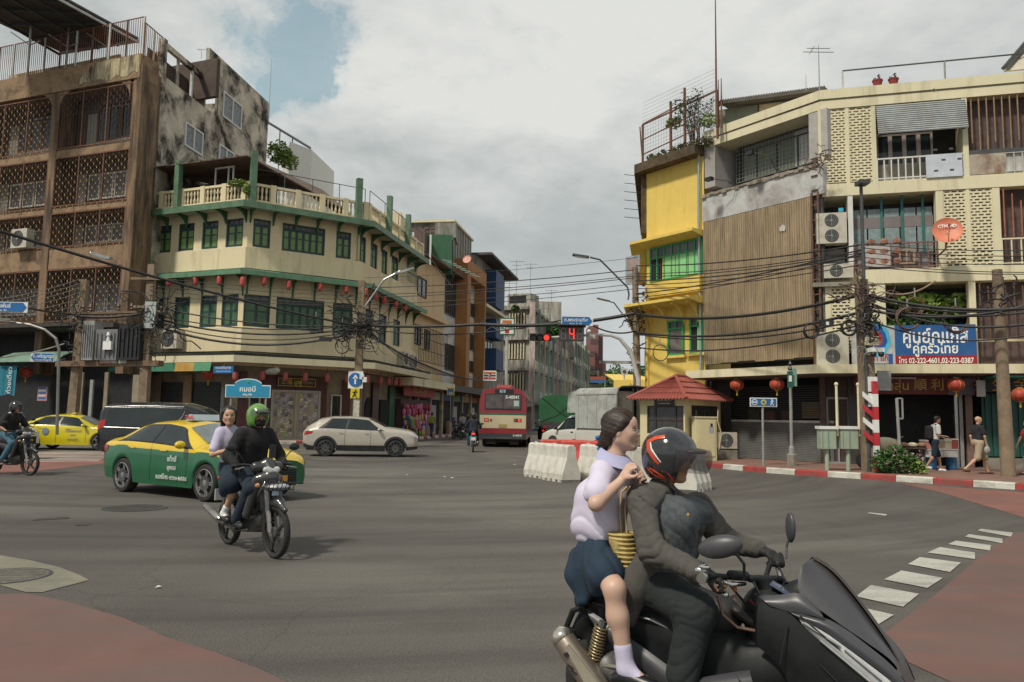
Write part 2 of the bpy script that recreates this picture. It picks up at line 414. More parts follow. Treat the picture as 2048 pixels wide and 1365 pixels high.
# --- asphalt
def asphalt():
 m=bpy.data.materials.new('asphalt');m.use_nodes=True;t=m.node_tree;t.nodes.clear()
 b=N(t,'ShaderNodeBsdfPrincipled',i_Roughness=.82);o=N(t,'ShaderNodeOutputMaterial');t.links.new(b.outputs[0],o.inputs[0])
 g=N(t,'ShaderNodeNewGeometry');P=g.outputs['Position']
 big=noise_tex(t,P,.09,4,.5,.6)
 c1=ramp(t,big,[(.36,(0.078,0.070,0.063)),(.5,(0.105,0.096,0.084)),(.62,(0.150,0.142,0.121))])
 mp=N(t,'ShaderNodeMapping');t.links.new(P,mp.inputs[0]);mp.inputs['Location'].default_value=(6,-30,0)
 ln=N(t,'ShaderNodeVectorMath',operation='LENGTH');t.links.new(mp.outputs[0],ln.inputs[0])
 cmb=N(t,'ShaderNodeCombineXYZ');t.links.new(ln.outputs['Value'],cmb.inputs[0])
 sp=N(t,'ShaderNodeSeparateXYZ');t.links.new(P,sp.inputs[0]);t.links.new(M_(t,'MULTIPLY',sp.outputs[0],.09),cmb.inputs[1])
 arcs=noise_tex(t,cmb.outputs[0],1.1,5,.62,.2)
 a=ramp(t,arcs,[(.45,0),(.66,1)])
 mi=N(t,'ShaderNodeMix',data_type='RGBA');t.links.new(M_(t,'MULTIPLY',a,.68),mi.inputs[0]);t.links.new(c1,mi.inputs[6]);mi.inputs[7].default_value=(0.044,0.037,0.034,1)
 blot=ramp(t,noise_tex(t,P,.55,8,.68),[(.48,0),(.70,1)])
 m2=N(t,'ShaderNodeMix',data_type='RGBA');t.links.new(M_(t,'MULTIPLY',blot,.5),m2.inputs[0]);t.links.new(mi.outputs[2],m2.inputs[6]);m2.inputs[7].default_value=(0.055,0.05,0.045,1)
 ag=N(t,'ShaderNodeTexVoronoi',i_Scale=75.0);t.links.new(P,ag.inputs['Vector'])
 fine=noise_tex(t,P,55,3,.7)
 br=N(t,'ShaderNodeMix',data_type='RGBA',blend_type='MULTIPLY');br.inputs[0].default_value=1
 t.links.new(m2.outputs[2],br.inputs[6]);t.links.new(ramp(t,fine,[(.3,.6),(.7,1.4)]),br.inputs[7])
 vo=N(t,'ShaderNodeTexVoronoi',feature='DISTANCE_TO_EDGE',i_Scale=.22);
 wv=N(t,'ShaderNodeVectorMath',operation='ADD');t.links.new(P,wv.inputs[0])
 nn=N(t,'ShaderNodeTexNoise',i_Scale=.9,i_Detail=5.0);t.links.new(P,nn.inputs['Vector']);t.links.new(nn.outputs['Color'],wv.inputs[1])
 t.links.new(wv.outputs[0],vo.inputs['Vector'])
 ck=ramp(t,vo.outputs['Distance'],[(.0,.80),(.003,1.0)])
 b3=N(t,'ShaderNodeMix',data_type='RGBA',blend_type='MULTIPLY');b3.inputs[0].default_value=1;t.links.new(br.outputs[2],b3.inputs[6]);t.links.new(ck,b3.inputs[7])
 t.links.new(b3.outputs[2],b.inputs['Base Color'])
 bn=N(t,'ShaderNodeBump',i_Strength=.5,i_Distance=.006);t.links.new(ag.outputs['Distance'],bn.inputs['Height']);t.links.new(bn.outputs[0],b.inputs['Normal'])
 t.links.new(ramp(t,arcs,[(.4,.85),(.7,.66)]),b.inputs['Roughness'])
 return m
ASPH=asphalt()
def roadpaint(name,col,wear,base=(0.10,0.09,0.08)):
 m=bpy.data.materials.new(name);m.use_nodes=True;t=m.node_tree;t.nodes.clear()
 b=N(t,'ShaderNodeBsdfPrincipled',i_Roughness=.75);o=N(t,'ShaderNodeOutputMaterial');t.links.new(b.outputs[0],o.inputs[0])
 P=N(t,'ShaderNodeNewGeometry').outputs['Position']
 lo=tuple(c*.78 for c in col)
 c=ramp(t,noise_tex(t,P,.8,5,.6),[(.35,lo),(.65,col)])
 mp=N(t,'ShaderNodeMapping');t.links.new(P,mp.inputs[0]);mp.inputs['Scale'].default_value=(.35,1.6,1)
 w1=noise_tex(t,mp.outputs[0],.9,9,.68,.3);w2=noise_tex(t,P,42,3,.7)
 w=M_(t,'ADD',M_(t,'MULTIPLY',w1,.7),M_(t,'MULTIPLY',w2,.3))
 f=M_(t,'MULTIPLY',ramp(t,w,[(.46,0),(.62,1)]),wear)
 mi=N(t,'ShaderNodeMix',data_type='RGBA');t.links.new(f,mi.inputs[0]);t.links.new(c,mi.inputs[6]);mi.inputs[7].default_value=(*base,1)
 t.links.new(mi.outputs[2],b.inputs['Base Color'])
 bn=N(t,'ShaderNodeBump',i_Strength=.4,i_Distance=.005);t.links.new(noise_tex(t,P,70,3,.7),bn.inputs['Height']);t.links.new(bn.outputs[0],b.inputs['Normal'])
 return m
REDROAD=roadpaint('worn red road coating',(0.172,0.090,0.077),.75)
REDROAD2=roadpaint('fresher red road coating',(0.25,0.105,0.083),.45)
WHITELINE=roadpaint('worn white road paint',(0.50,0.49,0.44),.85,(.17,.16,.14))
g=MB();g.quad((-600,-60,0),(600,-60,0),(600,900,0),(-600,900,0))
road=struct(g.build('road',ASPH))
def sheet(name,pts,m,z=.004,parent=None,kind=True):
 mb=MB();mb.poly([(p[0],p[1],z)for p in pts])
 o=mb.build(name,m,parent);o['kind']='structure'
 if parent is not None:del o['kind']
 return o
sheet('red_road_coating',[gp(*p)for p in[(-700,1215),(52,1188),(130,1203),(250,1238),(330,1275),(430,1306),(520,1340),(640,1400)]]+[Vector((-2.0,1,0)),Vector((-8,1,0))],REDROAD)
sheet('red_road_coating',[gp(*p)for p in[(1740,1290),(1865,1195),(1965,1110),(2030,1065),(2500,1100)]]+[Vector((9,2,0)),Vector((3.2,2.5,0))],REDROAD)
sheet('red_road_coating',[gp(*p)for p in[(1795,966),(1880,985),(2048,1036),(2500,1130),(2500,1019),(2048,985),(1960,979),(1875,973)]],REDROAD2)
sheet('red_road_coating',[gp(*p)for p in[(-400,975),(25,947),(110,939),(226,925),(226,905),(-400,905)]],REDROAD2)
def stripe(quad,m=WHITELINE):
 return sheet('crosswalk_stripe',[gp(*p)for p in quad],m,.009,road)
lf=[(1700,1252),(1712,1195),(1768,1161),(1816,1130),(1855,1107),(1896,1090),(1930,1075),(1955,1063)]
rt=[(1752,1254),(1806,1216),(1855,1178),(1900,1146),(1950,1120),(1980,1103),(2005,1088),(2022,1075)]
top=[(1735,1220,1788,1232),(1742,1172,1838,1190),(1803,1143,1886,1158),(1840,1116,1922,1127),(1880,1096,1950,1107),(1912,1083,1982,1092),(1938,1070,2005,1079),(1962,1059,2026,1067)]
for(a,b),(c,d),(e,f_,g_,h_)in zip(lf,rt,top):
 stripe([(a,b),(c,d),(g_,h_),(e,f_)])
for k in range(7):
 y0=905+k*3.0
 stripe([(60-k*8,y0+1.5),(232-k*6,y0+.6),(234-k*6,y0-.8),(62-k*8,y0+.1)])
stripe([(1735,1028),(1772,1033),(1774,1030),(1738,1026)])
for si,(x,y,s_)in enumerate([(317,1177,5),(1060,931,3),(1030,930,4),(890,955,3),(815,951,2.5),(905,957,4)]):
 p=gp(x,y);r_=s_/FPX*p.y
 o=MB().poly([(p.x-r_,p.y-r_,.012),(p.x+r_*.9,p.y-r_*.6,.02),(p.x+r_,p.y+r_,.014),(p.x-r_*.6,p.y+r_*.8,.022)]).build('paper_scrap',SIGNW)
 tag(o,'small white scrap of paper on the road '+['lying alone at the lower left','just left of the barriers','close left of the barriers','in front of the bus','in front of the crossover car','below the turquoise scooter'][si],'litter','paper scraps on the road')
sheet('concrete_road_patch',[gp(*p)for p in[(-500,1085),(0,1112),(60,1122),(120,1136),(160,1152),(178,1162),(85,1186),(52,1186),(0,1172),(-500,1190)]],mat('pale concrete patch',(.20,.19,.145),rough=.9,var=.15,bump=.4,dirt=(.13,.12,.1),damt=.6,dscale=1.5),.006)
IRON=mat('cast iron cover',(.13,.12,.10),rough=.75,var=.3,scale=8,bump=.6,bscale=40)
def cover(px,py,r,col,lab,z=.012):
 c=gp(px,py);t_=thing('manhole_cover',lab,'manhole cover',(c.x,c.y,0))
 MB().lathe([(r,0),(r,z),(r*.93,z),(r*.93,z*.7)],c,seg=40).build('rim',DSTEEL,t_)
 b=MB().lathe([(r*.92,z*.5),(r*.92,z*.95)],c,seg=40)
 for i in range(-4,5):
  w=math.sqrt(max(0,(r*.85)**2-(i*r*.19)**2))
  b.box(c.x-w,c.x+w,c.y+i*r*.19-.01,c.y+i*r*.19+.01,z*.95,z*1.4)
 b.build('lid',col,t_)
cover(10,1154,.40,IRON,'round ribbed iron manhole cover set in a pale concrete patch')
cover(270,1017,.50,mat('dark tar cover',(.06,.055,.05),rough=.8,var=.3,bump=.4),'dark round manhole cover flush in the road behind the green helmeted rider')
for quad in([(62,1042),(78,1038),(138,1034),(138,1038)],[(148,1052),(160,1049),(182,1048),(178,1051)],[(0,0),(0,0),(0,0),(0,0)]):
 if quad[0][0]:sheet('tar_patch',[gp(*p)for p in quad],mat('fresh tar',(.05,.047,.043),rough=.6,var=.2),.006)
 # --- pavements and kerbs
def offs(pts,d):
 pts=[Vector((p[0],p[1]))for p in pts];out=[]
 for i,p in enumerate(pts):
  ns=[]
  if i>0:e=(p-pts[i-1]).normalized();ns.append(Vector((e.y,-e.x)))
  if i<len(pts)-1:e=(pts[i+1]-p).normalized();ns.append(Vector((e.y,-e.x)))
  n=sum(ns,Vector((0,0))).normalized();c=max(.3,n.dot(ns[0]))
  out.append(p+n*(d/c))
 return out
def ledge(pts,d0,d1,z0,z1,name,m,parent,z0o=None,z1o=None):
 """solid band that follows a run of wall corners, from offset d0 out to offset d1"""
 a,b=offs(pts,d0),offs(pts,d1);z0o=z0 if z0o is None else z0o;z1o=z1 if z1o is None else z1o
 mb=MB();n=len(a)
 vs=[(p.x,p.y,z)for i in range(n)for p,z in((a[i],z0),(a[i],z1),(b[i],z1o),(b[i],z0o))]
 fs=[]
 for i in range(n-1):
  k=4*i;j=k+4
  fs+=[(k+1,k+2,j+2,j+1),(k+2,k+3,j+3,j+2),(k+3,k,j,j+3),(k,k+1,j+1,j)]
 fs+=[(0,3,2,1),(4*n-4,4*n-3,4*n-2,4*n-1)]
 mb.add(vs,fs);return mb.build(name,m,parent)
def smoothline(pts,n=6):
 pts=[Vector((p[0],p[1]))for p in pts]
 for _ in range(2):
  q=[pts[0]]
  for a,b in zip(pts,pts[1:]):q+=[a*.75+b*.25,a*.25+b*.75]
  q.append(pts[-1]);pts=q
 return pts
def resample(pts,step):
 L_=[0]
 for a,b in zip(pts,pts[1:]):L_.append(L_[-1]+(b-a).length)
 out=[];n=int(L_[-1]/step)
 for i in range(n+1):
  s_=i*step;k=max(j for j in range(len(L_))if L_[j]<=s_+1e-9);k=min(k,len(pts)-2)
  t_=(s_-L_[k])/max(1e-9,L_[k+1]-L_[k]);out.append(pts[k].lerp(pts[k+1],t_))
 return out
KRED=mat('kerb red paint',(0.33,0.045,0.04),rough=.75,var=.18,scale=4,dirt=(.14,.07,.06),damt=.7,dscale=2.5)
KWHT=mat('kerb white paint',(0.55,0.54,0.48),rough=.75,var=.08,scale=4,dirt=(.22,.19,.16),damt=.7,dscale=2.0)
def kerb(line,step,parent,h=.17,w=.2,phase=0,far=None):
 q=resample(line,step)
 for i in range(len(q)-1):
  a,b=q[i],q[i+1];e=(b-a).normalized();n_=Vector((e.y,-e.x));a=a+e*.008;b=b-e*.008
  mb=MB();o1,o2=-n_*w,Vector((0,0))
  c=.03
  prof=[(-w,0),(-w,h),(-c,h),(0,h-c),(0.012,0)]
  mb.prism([(a.x+n_.x*p,a.y+n_.y*p,z)for p,z in prof],(b.x-a.x,b.y-a.y,0))
  mb.build('kerb_stone',KRED if(i+phase)%2==0 else KWHT,parent)
RK=[Vector((24,15.0,0)),gp(2250,997),gp(2048,981),gp(1960,975),gp(1875,969),gp(1800,964),gp(1700,957),gp(1600,951),gp(1525,946),gp(1424,936),Vector((6.0,28.6,0)),Vector((5.2,31.0,0)),Vector((5.0,34,0)),Vector((8.5,52,0)),Vector((28,150,0))]
RKs=smoothline([(p.x,p.y)for p in RK])
inner=offs(RKs,-.2)
mb=MB();pts=[(p.x,p.y)for p in offs(RKs,.19)]
mb.poly([(x,y,.15)for x,y in pts]+[(60,150,.15),(60,15,.15)])
pav_r=struct(mb.build('pavement',PAVE))
kerb(list(reversed(RKs[:]))[:],1.0,pav_r)if False else None
rev=RKs[::-1]
def flip_kerb(line,step,parent,**k):kerb(line,step,parent,**k)
flip_kerb([p for p in RKs if p.y<60][::-1],.97,pav_r,phase=1)if False else None
def kerb2(line,step,parent,side,h=.17,w=.2,phase=0):
 q=resample(line,step)
 for i in range(len(q)-1):
  a,b=q[i],q[i+1];e=(b-a).normalized();n_=Vector((e.y,-e.x))*side;a=a+e*.008;b=b-e*.008
  c=.03;prof=[(-w,0),(-w,h),(-c,h),(0,h-c),(.012,0)]
  MB().prism([(a.x+n_.x*p,a.y+n_.y*p,z)for p,z in prof],(b.x-a.x,b.y-a.y,0)).build('kerb_stone',KRED if(i+phase)%2==0 else KWHT,parent)
kerb2([p for p in RKs if p.y<70],.97,pav_r,-1)
LK=[(-60,57.7),(-40,50.2),(-23,43.9),(-15.6,41.2),(-12.5,41.6),(-8.6,44.2),(-7.6,46),(-6.4,53),(-4.2,67),(2.8,110),(11,160)]
LKs=smoothline(LK)
mb=MB();mb.poly([(p.x,p.y,.15)for p in offs(LKs,-.19)][::-1]+[(-60,160,.15)][::-1])
pav_l=struct(mb.build('pavement',PAVE))
kerb2([p for p in LKs if-30<p.x and p.y<90],1.05,pav_l,1)
# --- helpers for facades
def pierced(mb,u0,u1,z0,z1,holes,depth,n=0.0):
 """wall skin with real openings and their reveals"""
 us=sorted(set([u0,u1]+[max(u0,min(u1,h[i]))for h in holes for i in(0,1)]))
 zs=sorted(set([z0,z1]+[max(z0,min(z1,h[i]))for h in holes for i in(2,3)]))
 for a,b in zip(us,us[1:]):
  for c,d in zip(zs,zs[1:]):
   if b-a<1e-5 or d-c<1e-5:continue
   um,zm=(a+b)/2,(c+d)/2
   if any(h[0]<um<h[1]and h[2]<zm<h[3]for h in holes):continue
   mb.quad((a,n,c),(b,n,c),(b,n,d),(a,n,d))
 for h in holes:
  a,b,c,d=h[:4];m=n-depth
  mb.quad((a,n,c),(a,n,d),(a,m,d),(a,m,c));mb.quad((b,n,c),(b,m,c),(b,m,d),(b,n,d))
  mb.quad((a,n,d),(b,n,d),(b,m,d),(a,m,d));mb.quad((a,n,c),(a,m,c),(b,m,c),(b,n,c))
def framebars(mb,u0,u1,z0,z1,n0,n1,w,vs=(),hs=()):
 mb.box(u0,u1,n0,n1,z0,z0+w);mb.box(u0,u1,n0,n1,z1-w,z1)
 mb.box(u0,u0+w,n0,n1,z0+w,z1-w);mb.box(u1-w,u1,n0,n1,z0+w,z1-w)
 for v in vs:mb.box(v-w/2,v+w/2,n0+.004,n1-.004,z0+w,z1-w)
 for h in hs:mb.box(u0+w,u1-w,n0+.006,n1-.006,h-w/2,h+w/2)
def shutter_window(F,R,parent,leaves=2,panel=None,transom=.2,n=-.10,opened=False):
 u0,u1,z0,z1=R;panel=panel or LEAFP;H_=z1-z0;zt=z1-H_*transom;w=.07
 mb=F.mb();framebars(mb,u0,u1,z0,z1,n-.06,n+.05,w,hs=(zt,))
 win=mb.build('window',TEAL,parent)
 k=max(3,leaves+1);g_=F.mb()
 for i in range(k):
  a=u0+w+(u1-u0-2*w)*i/k;b=u0+w+(u1-u0-2*w)*(i+1)/k
  F_=F.mb();F_.mat(0).box(a+.03,b-.03,n-.03,n-.02,zt+.06,z1-w-.03);F_.mat(1).box(a,a+.03,n-.03,n+.0,zt+w/2,z1-w);F_.box(b-.03,b,n-.03,n+.0,zt+w/2,z1-w)
  F_.build('transom_pane',[mat('old patterned pane',(.075,.06,.06),rough=.25,var=.3,scale=8),TEAL],win)
 for i in range(leaves):
  a=u0+w+(u1-u0-2*w)*i/leaves+.01;b=u0+w+(u1-u0-2*w)*(i+1)/leaves-.01
  z0i=z0+w+.01;z1i=zt-w/2-.01;zm=z0i+(z1i-z0i)*.62;fr=min(.07,(b-a)*.18)
  m_=F.mb()
  m_.mat(1);framebars(m_,a,b,z0i,z1i,n-.03,n+.012,fr,hs=(zm,))
  m_.mat(0).box(a+fr,b-fr,n-.02,n-.012,z0i+fr,zm-fr/2);m_.box(a+fr,b-fr,n-.02,n-.011,zm+fr/2,z1i-fr)
  nl=7;
  for q in range(nl):
   zz=z0i+fr+(zm-fr/2-z0i-fr)*(q+.5)/nl
   m_.box(a+fr,b-fr,n-.012,n-.002,zz-.012,zz+.012)
  m_.build('shutter_leaf',[panel,TEAL],win)
 return win
def ac_unit(name,F,u,n,z,w,h,d,parent=None,fans=1,label=None,col=None,loc=True):
 t_=thing('air_conditioner',label,'air conditioner',F.P(u+w/2,n,z))if parent is None else bpy.data.objects.new('air_conditioner',None)
 col=col or mat('aged off white casing',(.50,.48,.40),rough=.55,var=.06,dirt=(.25,.2,.15),damt=.5,dscale=3)
 if parent is not None:COL.objects.link(t_);t_.parent=parent;t_.location=F.P(u+w/2,n,z)-parent_loc(parent)
 F.mb().box(u,u+w,n,n+d,z,z+h).build('casing',col,t_)
 for k in range(fans):
  cz=z+h*(k+.5)/fans;r=min(h/fans,w)*.42;cu=u+w*(.5 if fans>1 else.42)
  c=F.P(cu,n+d,cz)
  b=MB(Matrix.Translation(c)@F.M.to_3x3().to_4x4())
  b.lathe([(r,-.02),(r,.012),(r*.93,.015),(.001,.004)],(0,0,0),'y',20)
  f_=b.build('fan_grille',mat('dark fan grille',(.05,.05,.05),rough=.6,var=.2),t_)
  b=MB(Matrix.Translation(c)@F.M.to_3x3().to_4x4())
  for rr in(.3,.55,.8):
   ring=[(r*rr*math.cos(a_*PI/8),.02,r*rr*math.sin(a_*PI/8))for a_ in range(17)]
   b.tube(ring,.006,4,False)
  for a_ in range(4):b.box(-.008,.008,.014,.02,0,r*.95)if a_==0 else b.bar((0,.018,0),(r*.95*math.cos(a_*1.57),.018,r*.95*math.sin(a_*1.57)),.014)
  b.lathe([(r*.16,.0),(r*.16,.03)],(0,0,0),'y',10)
  b.build('guard',STEEL,t_)
 return t_
def lantern_round(p,r,label,group,h=None):
 t_=thing('paper_lantern',label,'lantern',p,group);h=h or r*.85
 RL=mat('red lantern silk',(.42,.055,.035),rough=.6,var=.2,scale=5);GL=mat('dull gold trim',(.42,.27,.06),rough=.5,var=.2)
 mb=MB();pr=[(max(.02,r*math.sin(a_)),-h*math.cos(a_))for a_ in[.35+(PI-.7)*i/9 for i in range(10)]]
 mb.lathe(pr,p,'z',16)
 o=mb.build('shade',RL,t_,smooth=True)
 rb=MB()
 for k in range(8):
  a_=2*PI*k/8;rb.tube([(p[0]+x*1.01*math.cos(a_),p[1]+x*1.01*math.sin(a_),p[2]+z)for x,z in pr],.008,3,False)
 rb.build('rib',GL,t_)
 MB().lathe([(r*.34,h*.9),(r*.34,h*1.08)],p,'z',10).lathe([(r*.30,-h*1.08),(r*.30,-h*.9)],p,'z',10).build('collar',GL,t_)
 MB().lathe([(.02,-h*1.9),(r*.13,-h*1.75),(r*.08,-h*1.1)],p,'z',8).build('tassel',mat('yellow tassel',(.6,.42,.05),rough=.8),t_)
 MB().tube([(p[0],p[1],p[2]+h),(p[0],p[1],p[2]+h*1.9)],.008,4).build('cord',CABLE,t_)
 return t_
def lantern_long(p,r,h,label,group,col=None):
 t_=thing('paper_lantern',label,'lantern',p,group)
 RL=col or mat('faded red paper',(.45,.075,.06),rough=.7,var=.15,scale=6)
 k=[(.45,-.5),(.8,-.44),(1,-.3),(1.03,-.15),(1.0,0),(1.03,.15),(1,.3),(.8,.44),(.45,.5)]
 MB().lathe([(r*a,h*b)for a,b in k],p,'z',14).build('shade',RL,t_,smooth=True)
 MB().lathe([(r*.47,h*.48),(r*.47,h*.55)],p,'z',10).lathe([(r*.47,-h*.55),(r*.47,-h*.48)],p,'z',10).build('rim',mat('dark red rim',(.16,.03,.03),rough=.6),t_)
 MB().tube([(p[0],p[1],p[2]+h*.5),(p[0],p[1],p[2]+h*.5+.35)],.01,4).build('cord',CABLE,t_)
 return t_
 # --- green and cream corner building
K=1.13
GC=[(-19.6*K,41.2*K),(-13.4*K,38.7*K),(-8.4*K,42.05*K),(-6.6*K,52.0*K)]
FL,FM,FR=Face(GC[0],GC[1]),Face(GC[1],GC[2]),Face(GC[2],GC[3])
gb=thing('corner_shophouse','cream three storey corner shophouse with green eaves and green shuttered windows','building',(GC[1][0],GC[1][1],0))
zE=13.35;zE0=zE-.28
_,zL=FM.uz(600,552,1.0);zL0=zL-.2
_,zB1=FM.uz(600,718,1.3);zB0=FM.uz(600,731,1.3)[1]
_,zW1t=FL.uz(483,513);_,zSillL=FM.uz(600,660)
holesL,holesM,holesR=[],[],[]
upL=[(312,342,450,503),(357,388,446,501),(404,436,443,498),(452,486,438,495)]
upM=[(506,541,440,500),(564,650,452,515),(672,702,464,522)]
upR=[(717,732,474,525),(741,755,487,533),(763,775,500,545),(783,797,512,556)]
loL=[(316,330,596,650),(348,379,594,655),(400,433,592,655),(443,476,590,656)]
loM=[(486,540,590,662),(552,648,600,665),(665,705,606,672)]
loR=[(730,746,620,675),(757,773,628,682),(786,800,640,690)]
specs=[]
for F,hl,sets in((FL,holesL,(upL,loL)),(FM,holesM,(upM,loM)),(FR,holesR,(upR,loR))):
 for fi,ss in enumerate(sets):
  z0=z1=None
  for q in ss:
   r_=list(F.rect(*q))
   specs.append((F,r_,fi));hl.append(r_)
for fi in(0,1):
 rows=[s for s in specs if s[2]==fi]
 a=sum(s[1][2]for s in rows)/len(rows);b=sum(s[1][3]for s in rows)/len(rows)
 for s in rows:s[1][2]=a;s[1][3]=b
zGF=zB0-.1
for F,hl,nm in((FL,holesL,0),(FM,holesM,1),(FR,holesR,2)):
 mb=F.mb();pierced(mb,0,F.len,zGF,zE,[tuple(h)for h in hl],.22)
 for h in hl:mb.quad((h[0],-.2,h[2]),(h[1],-.2,h[2]),(h[1],-.2,h[3]),(h[0],-.2,h[3]))
 mb.build('wall',CREAM,gb)
back=[GC[0],GC[1],GC[2],GC[3],(GC[3][0]-9,GC[3][1]+1.5),(GC[0][0]+2,GC[0][1]+9)]
mb=MB();mb.prism([(x,y,zE)for x,y in back],(0,0,.2));mb.build('roof_deck',CONC,gb)
for F,r_,fi in specs:
 wide=r_[1]-r_[0]>2.0
 shutter_window(F,r_,gb,leaves=(6 if wide else 2)if F is not FR else 2,panel=LEAFP if fi==0 else LEAFP2)
zb_t=min(s[1][2]for s in specs if s[2]==0)-.1
ledge(GC,0.0,.22,zL+.25,zb_t,'spandrel_band',CREAM,gb)
zb2_t=min(s[1][2]for s in specs if s[2]==1)-.08
ledge(GC,0.0,.22,zB1+.35,zb2_t,'spandrel_band',CREAM,gb)
ledge(GC,0.0,1.42,zB1+.02,zB1+.30,'canopy_roof_felt',mat('black mossy felt',(.022,.024,.02),rough=.9,var=.4,scale=2),gb,zB1+.02,zB1+.16)
ledge(GC,0.0,1.5,zB0,zB1,'street_canopy',CREAM2,gb)
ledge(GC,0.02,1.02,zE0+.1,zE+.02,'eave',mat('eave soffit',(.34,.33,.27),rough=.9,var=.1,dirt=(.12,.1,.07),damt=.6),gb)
ledge(GC,1.02,1.12,zE0-.02,zE+.06,'eave_fascia',GREENP,gb)
ledge(GC,0.02,.98,zL0+.25,zL+.25,'lower_eave',mat('faded teal metal sheet',(.20,.30,.25),rough=.6,var=.15,dirt=(.12,.12,.1),damt=.5),gb,zL0,zL)
ledge(GC,.98,1.06,zL0-.06,zL+.02,'lower_eave_fascia',mat('dull green fascia',(.10,.22,.13),rough=.6,var=.2),gb)
def bracket(F,u,z,reach,drop,parent,m=DGREEN,th=.09):
 pts=[(u,0.0,z-drop),(u,0.0,z),(u,reach,z),(u,reach,z-.1)]
 n=7
 for i in range(1,n):
  a=PI/2*i/n;pts.append((u,reach-reach*.93*math.sin(a),z-.1-(drop-.1)*(1-math.cos(a))))
 F.mb().prism([(p[0]-th/2,p[1],p[2])for p in pts],(th,0,0)).build('eave_bracket',m,parent)
for F,cnt in((FL,5),(FM,5),(FR,6)):
 for k in range(cnt+1):
  u=.12+(F.len-.24)*k/cnt
  bracket(F,u,zE0+.1,.9,.75,gb);bracket(F,u,zL0+.02,.55,1.15,gb)
par=offs(GC,.55)
zP0=zE+.18;zP1=zE+1.25
for(a,b),cnt in zip(zip(par,par[1:]),(5,5,6)):
 F=Face(a,b);mb=F.mb()
 F.mb().box(.0,F.len,-.12,.08,zP0-.12,zP0+.12).build('parapet_base',CREAM,gb)
 F.mb().box(.0,F.len,-.13,.09,zP1-.14,zP1).build('parapet_rail',CREAM,gb)
 for k in range(cnt+1):
  u=min(F.len-.16,max(.16,F.len*k/cnt));F.mb().box(u-.16,u+.16,-.16,.12,zP0-.13,zP1+.03).build('parapet_post',CREAM,gb)
 bal=F.mb();nb=int(F.len/.24)
 for k in range(nb):
  u=F.len*(k+.5)/nb;c=(u,-.02,0)
  bal.lathe([(.05,zP0+.12),(.075,zP0+.3),(.04,zP0+.5),(.075,zP0+.7),(.05,zP1-.14)],c,'z',6,False)
 stuff(bal.build('balusters',CREAM,gb))
for F_,u_,h_ in((Face(par[0],par[1]),.2,2.7),(Face(par[0],par[1]),3.0,2.9),(Face(par[1],par[2]),.25,3.0),(Face(par[1],par[2]),6.6,2.6),(Face(par[2],par[3]),3.2,2.6),(Face(par[2],par[3]),7.2,2.4)):
 F_.mb().box(u_-.17,u_+.17,.1,.42,zE,zE+h_).build('roof_post',GREENP,gb)
A_,B_=Vector((*par[0],0)),Vector((*par[1],0));C_=Vector((*par[2],0))
inn=offs(GC,-.2)
shed=thing('rooftop_shed','rusty sheet metal lean-to roof on the terrace of the cream and green corner building','shed',(inn[1].x,inn[1].y,zE+.2))
RSH=mat('rusty brown sheet',(.13,.085,.065),rough=.85,var=.3,scale=1.2,dirt=(.05,.035,.03),damt=.7)
za=zE+2.75
def slab(pts,th,name,m,parent):
 return MB().prism(pts,(0,0,-th)).build(name,m,parent)
eL,eR=par[0],par[1]
bkL=Vector((eL.x+3.2,eL.y+8));bkR=Vector((eR.x+2.4,eR.y+7.5))
slab([(eL.x-.2,eL.y-.3,za),(eR.x,eR.y-.35,za-.05),(bkR.x,bkR.y,za+.3),(bkL.x,bkL.y,za+1.2)],.06,'roof_sheet',RSH,shed)
rr=par[1].lerp(par[2],.80)
slab([(eR.x,eR.y-.35,za-.05),(rr.x,rr.y+1.0,zE+.75),(rr.x-.5,rr.y+4.5,zE+.95),(bkR.x,bkR.y,za+.3)],.06,'roof_sheet',RSH,shed)
for k in range(9):
 t_=(k+.5)/9;p=eL.lerp(eR,t_)
 MB().bar((p.x+.1,p.y+1.2,za+.06),(p.x-.12,p.y-.75,za-.14),.06).build('rafter',mat('bare timber',(.22,.15,.1),rough=.9),shed)
F=Face(inn[0],inn[1]);
F.mb().box(.3,F.len-.2,-2.6,-2.5,zE+.2,za-.1).build('back_panel',mat('brown shade cloth',(.07,.055,.045),rough=.95,var=.2),shed)
F.mb().box(.3,F.len,-.05,0,zE+1.2,zE+1.26).build('rail',DSTEEL,shed)
mb=F.mb();framebars(mb,4.9,6.3,zE+1.0,zE+2.55,.1,.16,.09,vs=(5.9,));mb.build('window_frame',WHITEW,shed)
for(a,b)in((par[1].lerp(par[2],.06),par[1].lerp(par[2],.97)),(par[2].lerp(par[3],.02),par[2].lerp(par[3],.98))):
 zt=zE+2.1
 rail=MB();rail.tube([(a.x,a.y,zt),(b.x,b.y,zt)],.025,5)
 for k in range(5):
  p=a.lerp(b,k/4);rail.tube([(p.x,p.y,zE+.9),(p.x,p.y,zt)],.025,5)
 rail.build('pipe_rail',DSTEEL,shed)
zG=.15
MAROON=mat('maroon wall tile',(.075,.022,.022),rough=.45,var=.2)
BEIGE=mat('beige shopfront render',(.28,.24,.17),rough=.85,var=.12,dirt=(.09,.07,.05),damt=.6)
SHUT=mat('dark rolling shutter',(.035,.04,.042),rough=.55,var=.25)
def gf(F,items,parent):
 for(xl,xr,yt,yb,m,n,nm)in items:
  u0,u1,z0,z1=F.rect(xl,xr,yt,yb,n)
  if yb>855:z0=zG
  F.mb().box(u0,u1,n-.08,n,z0,z1).build(nm,m,parent)
F=FM
for F_,m_ in((FL,BEIGE),(FM,BEIGE),(FR,BEIGE)):
 mb=F_.mb();mb.box(0,F_.len,-.35,-.25,zG,zB0+.05);mb.build('ground_floor_wall',m_,gb)
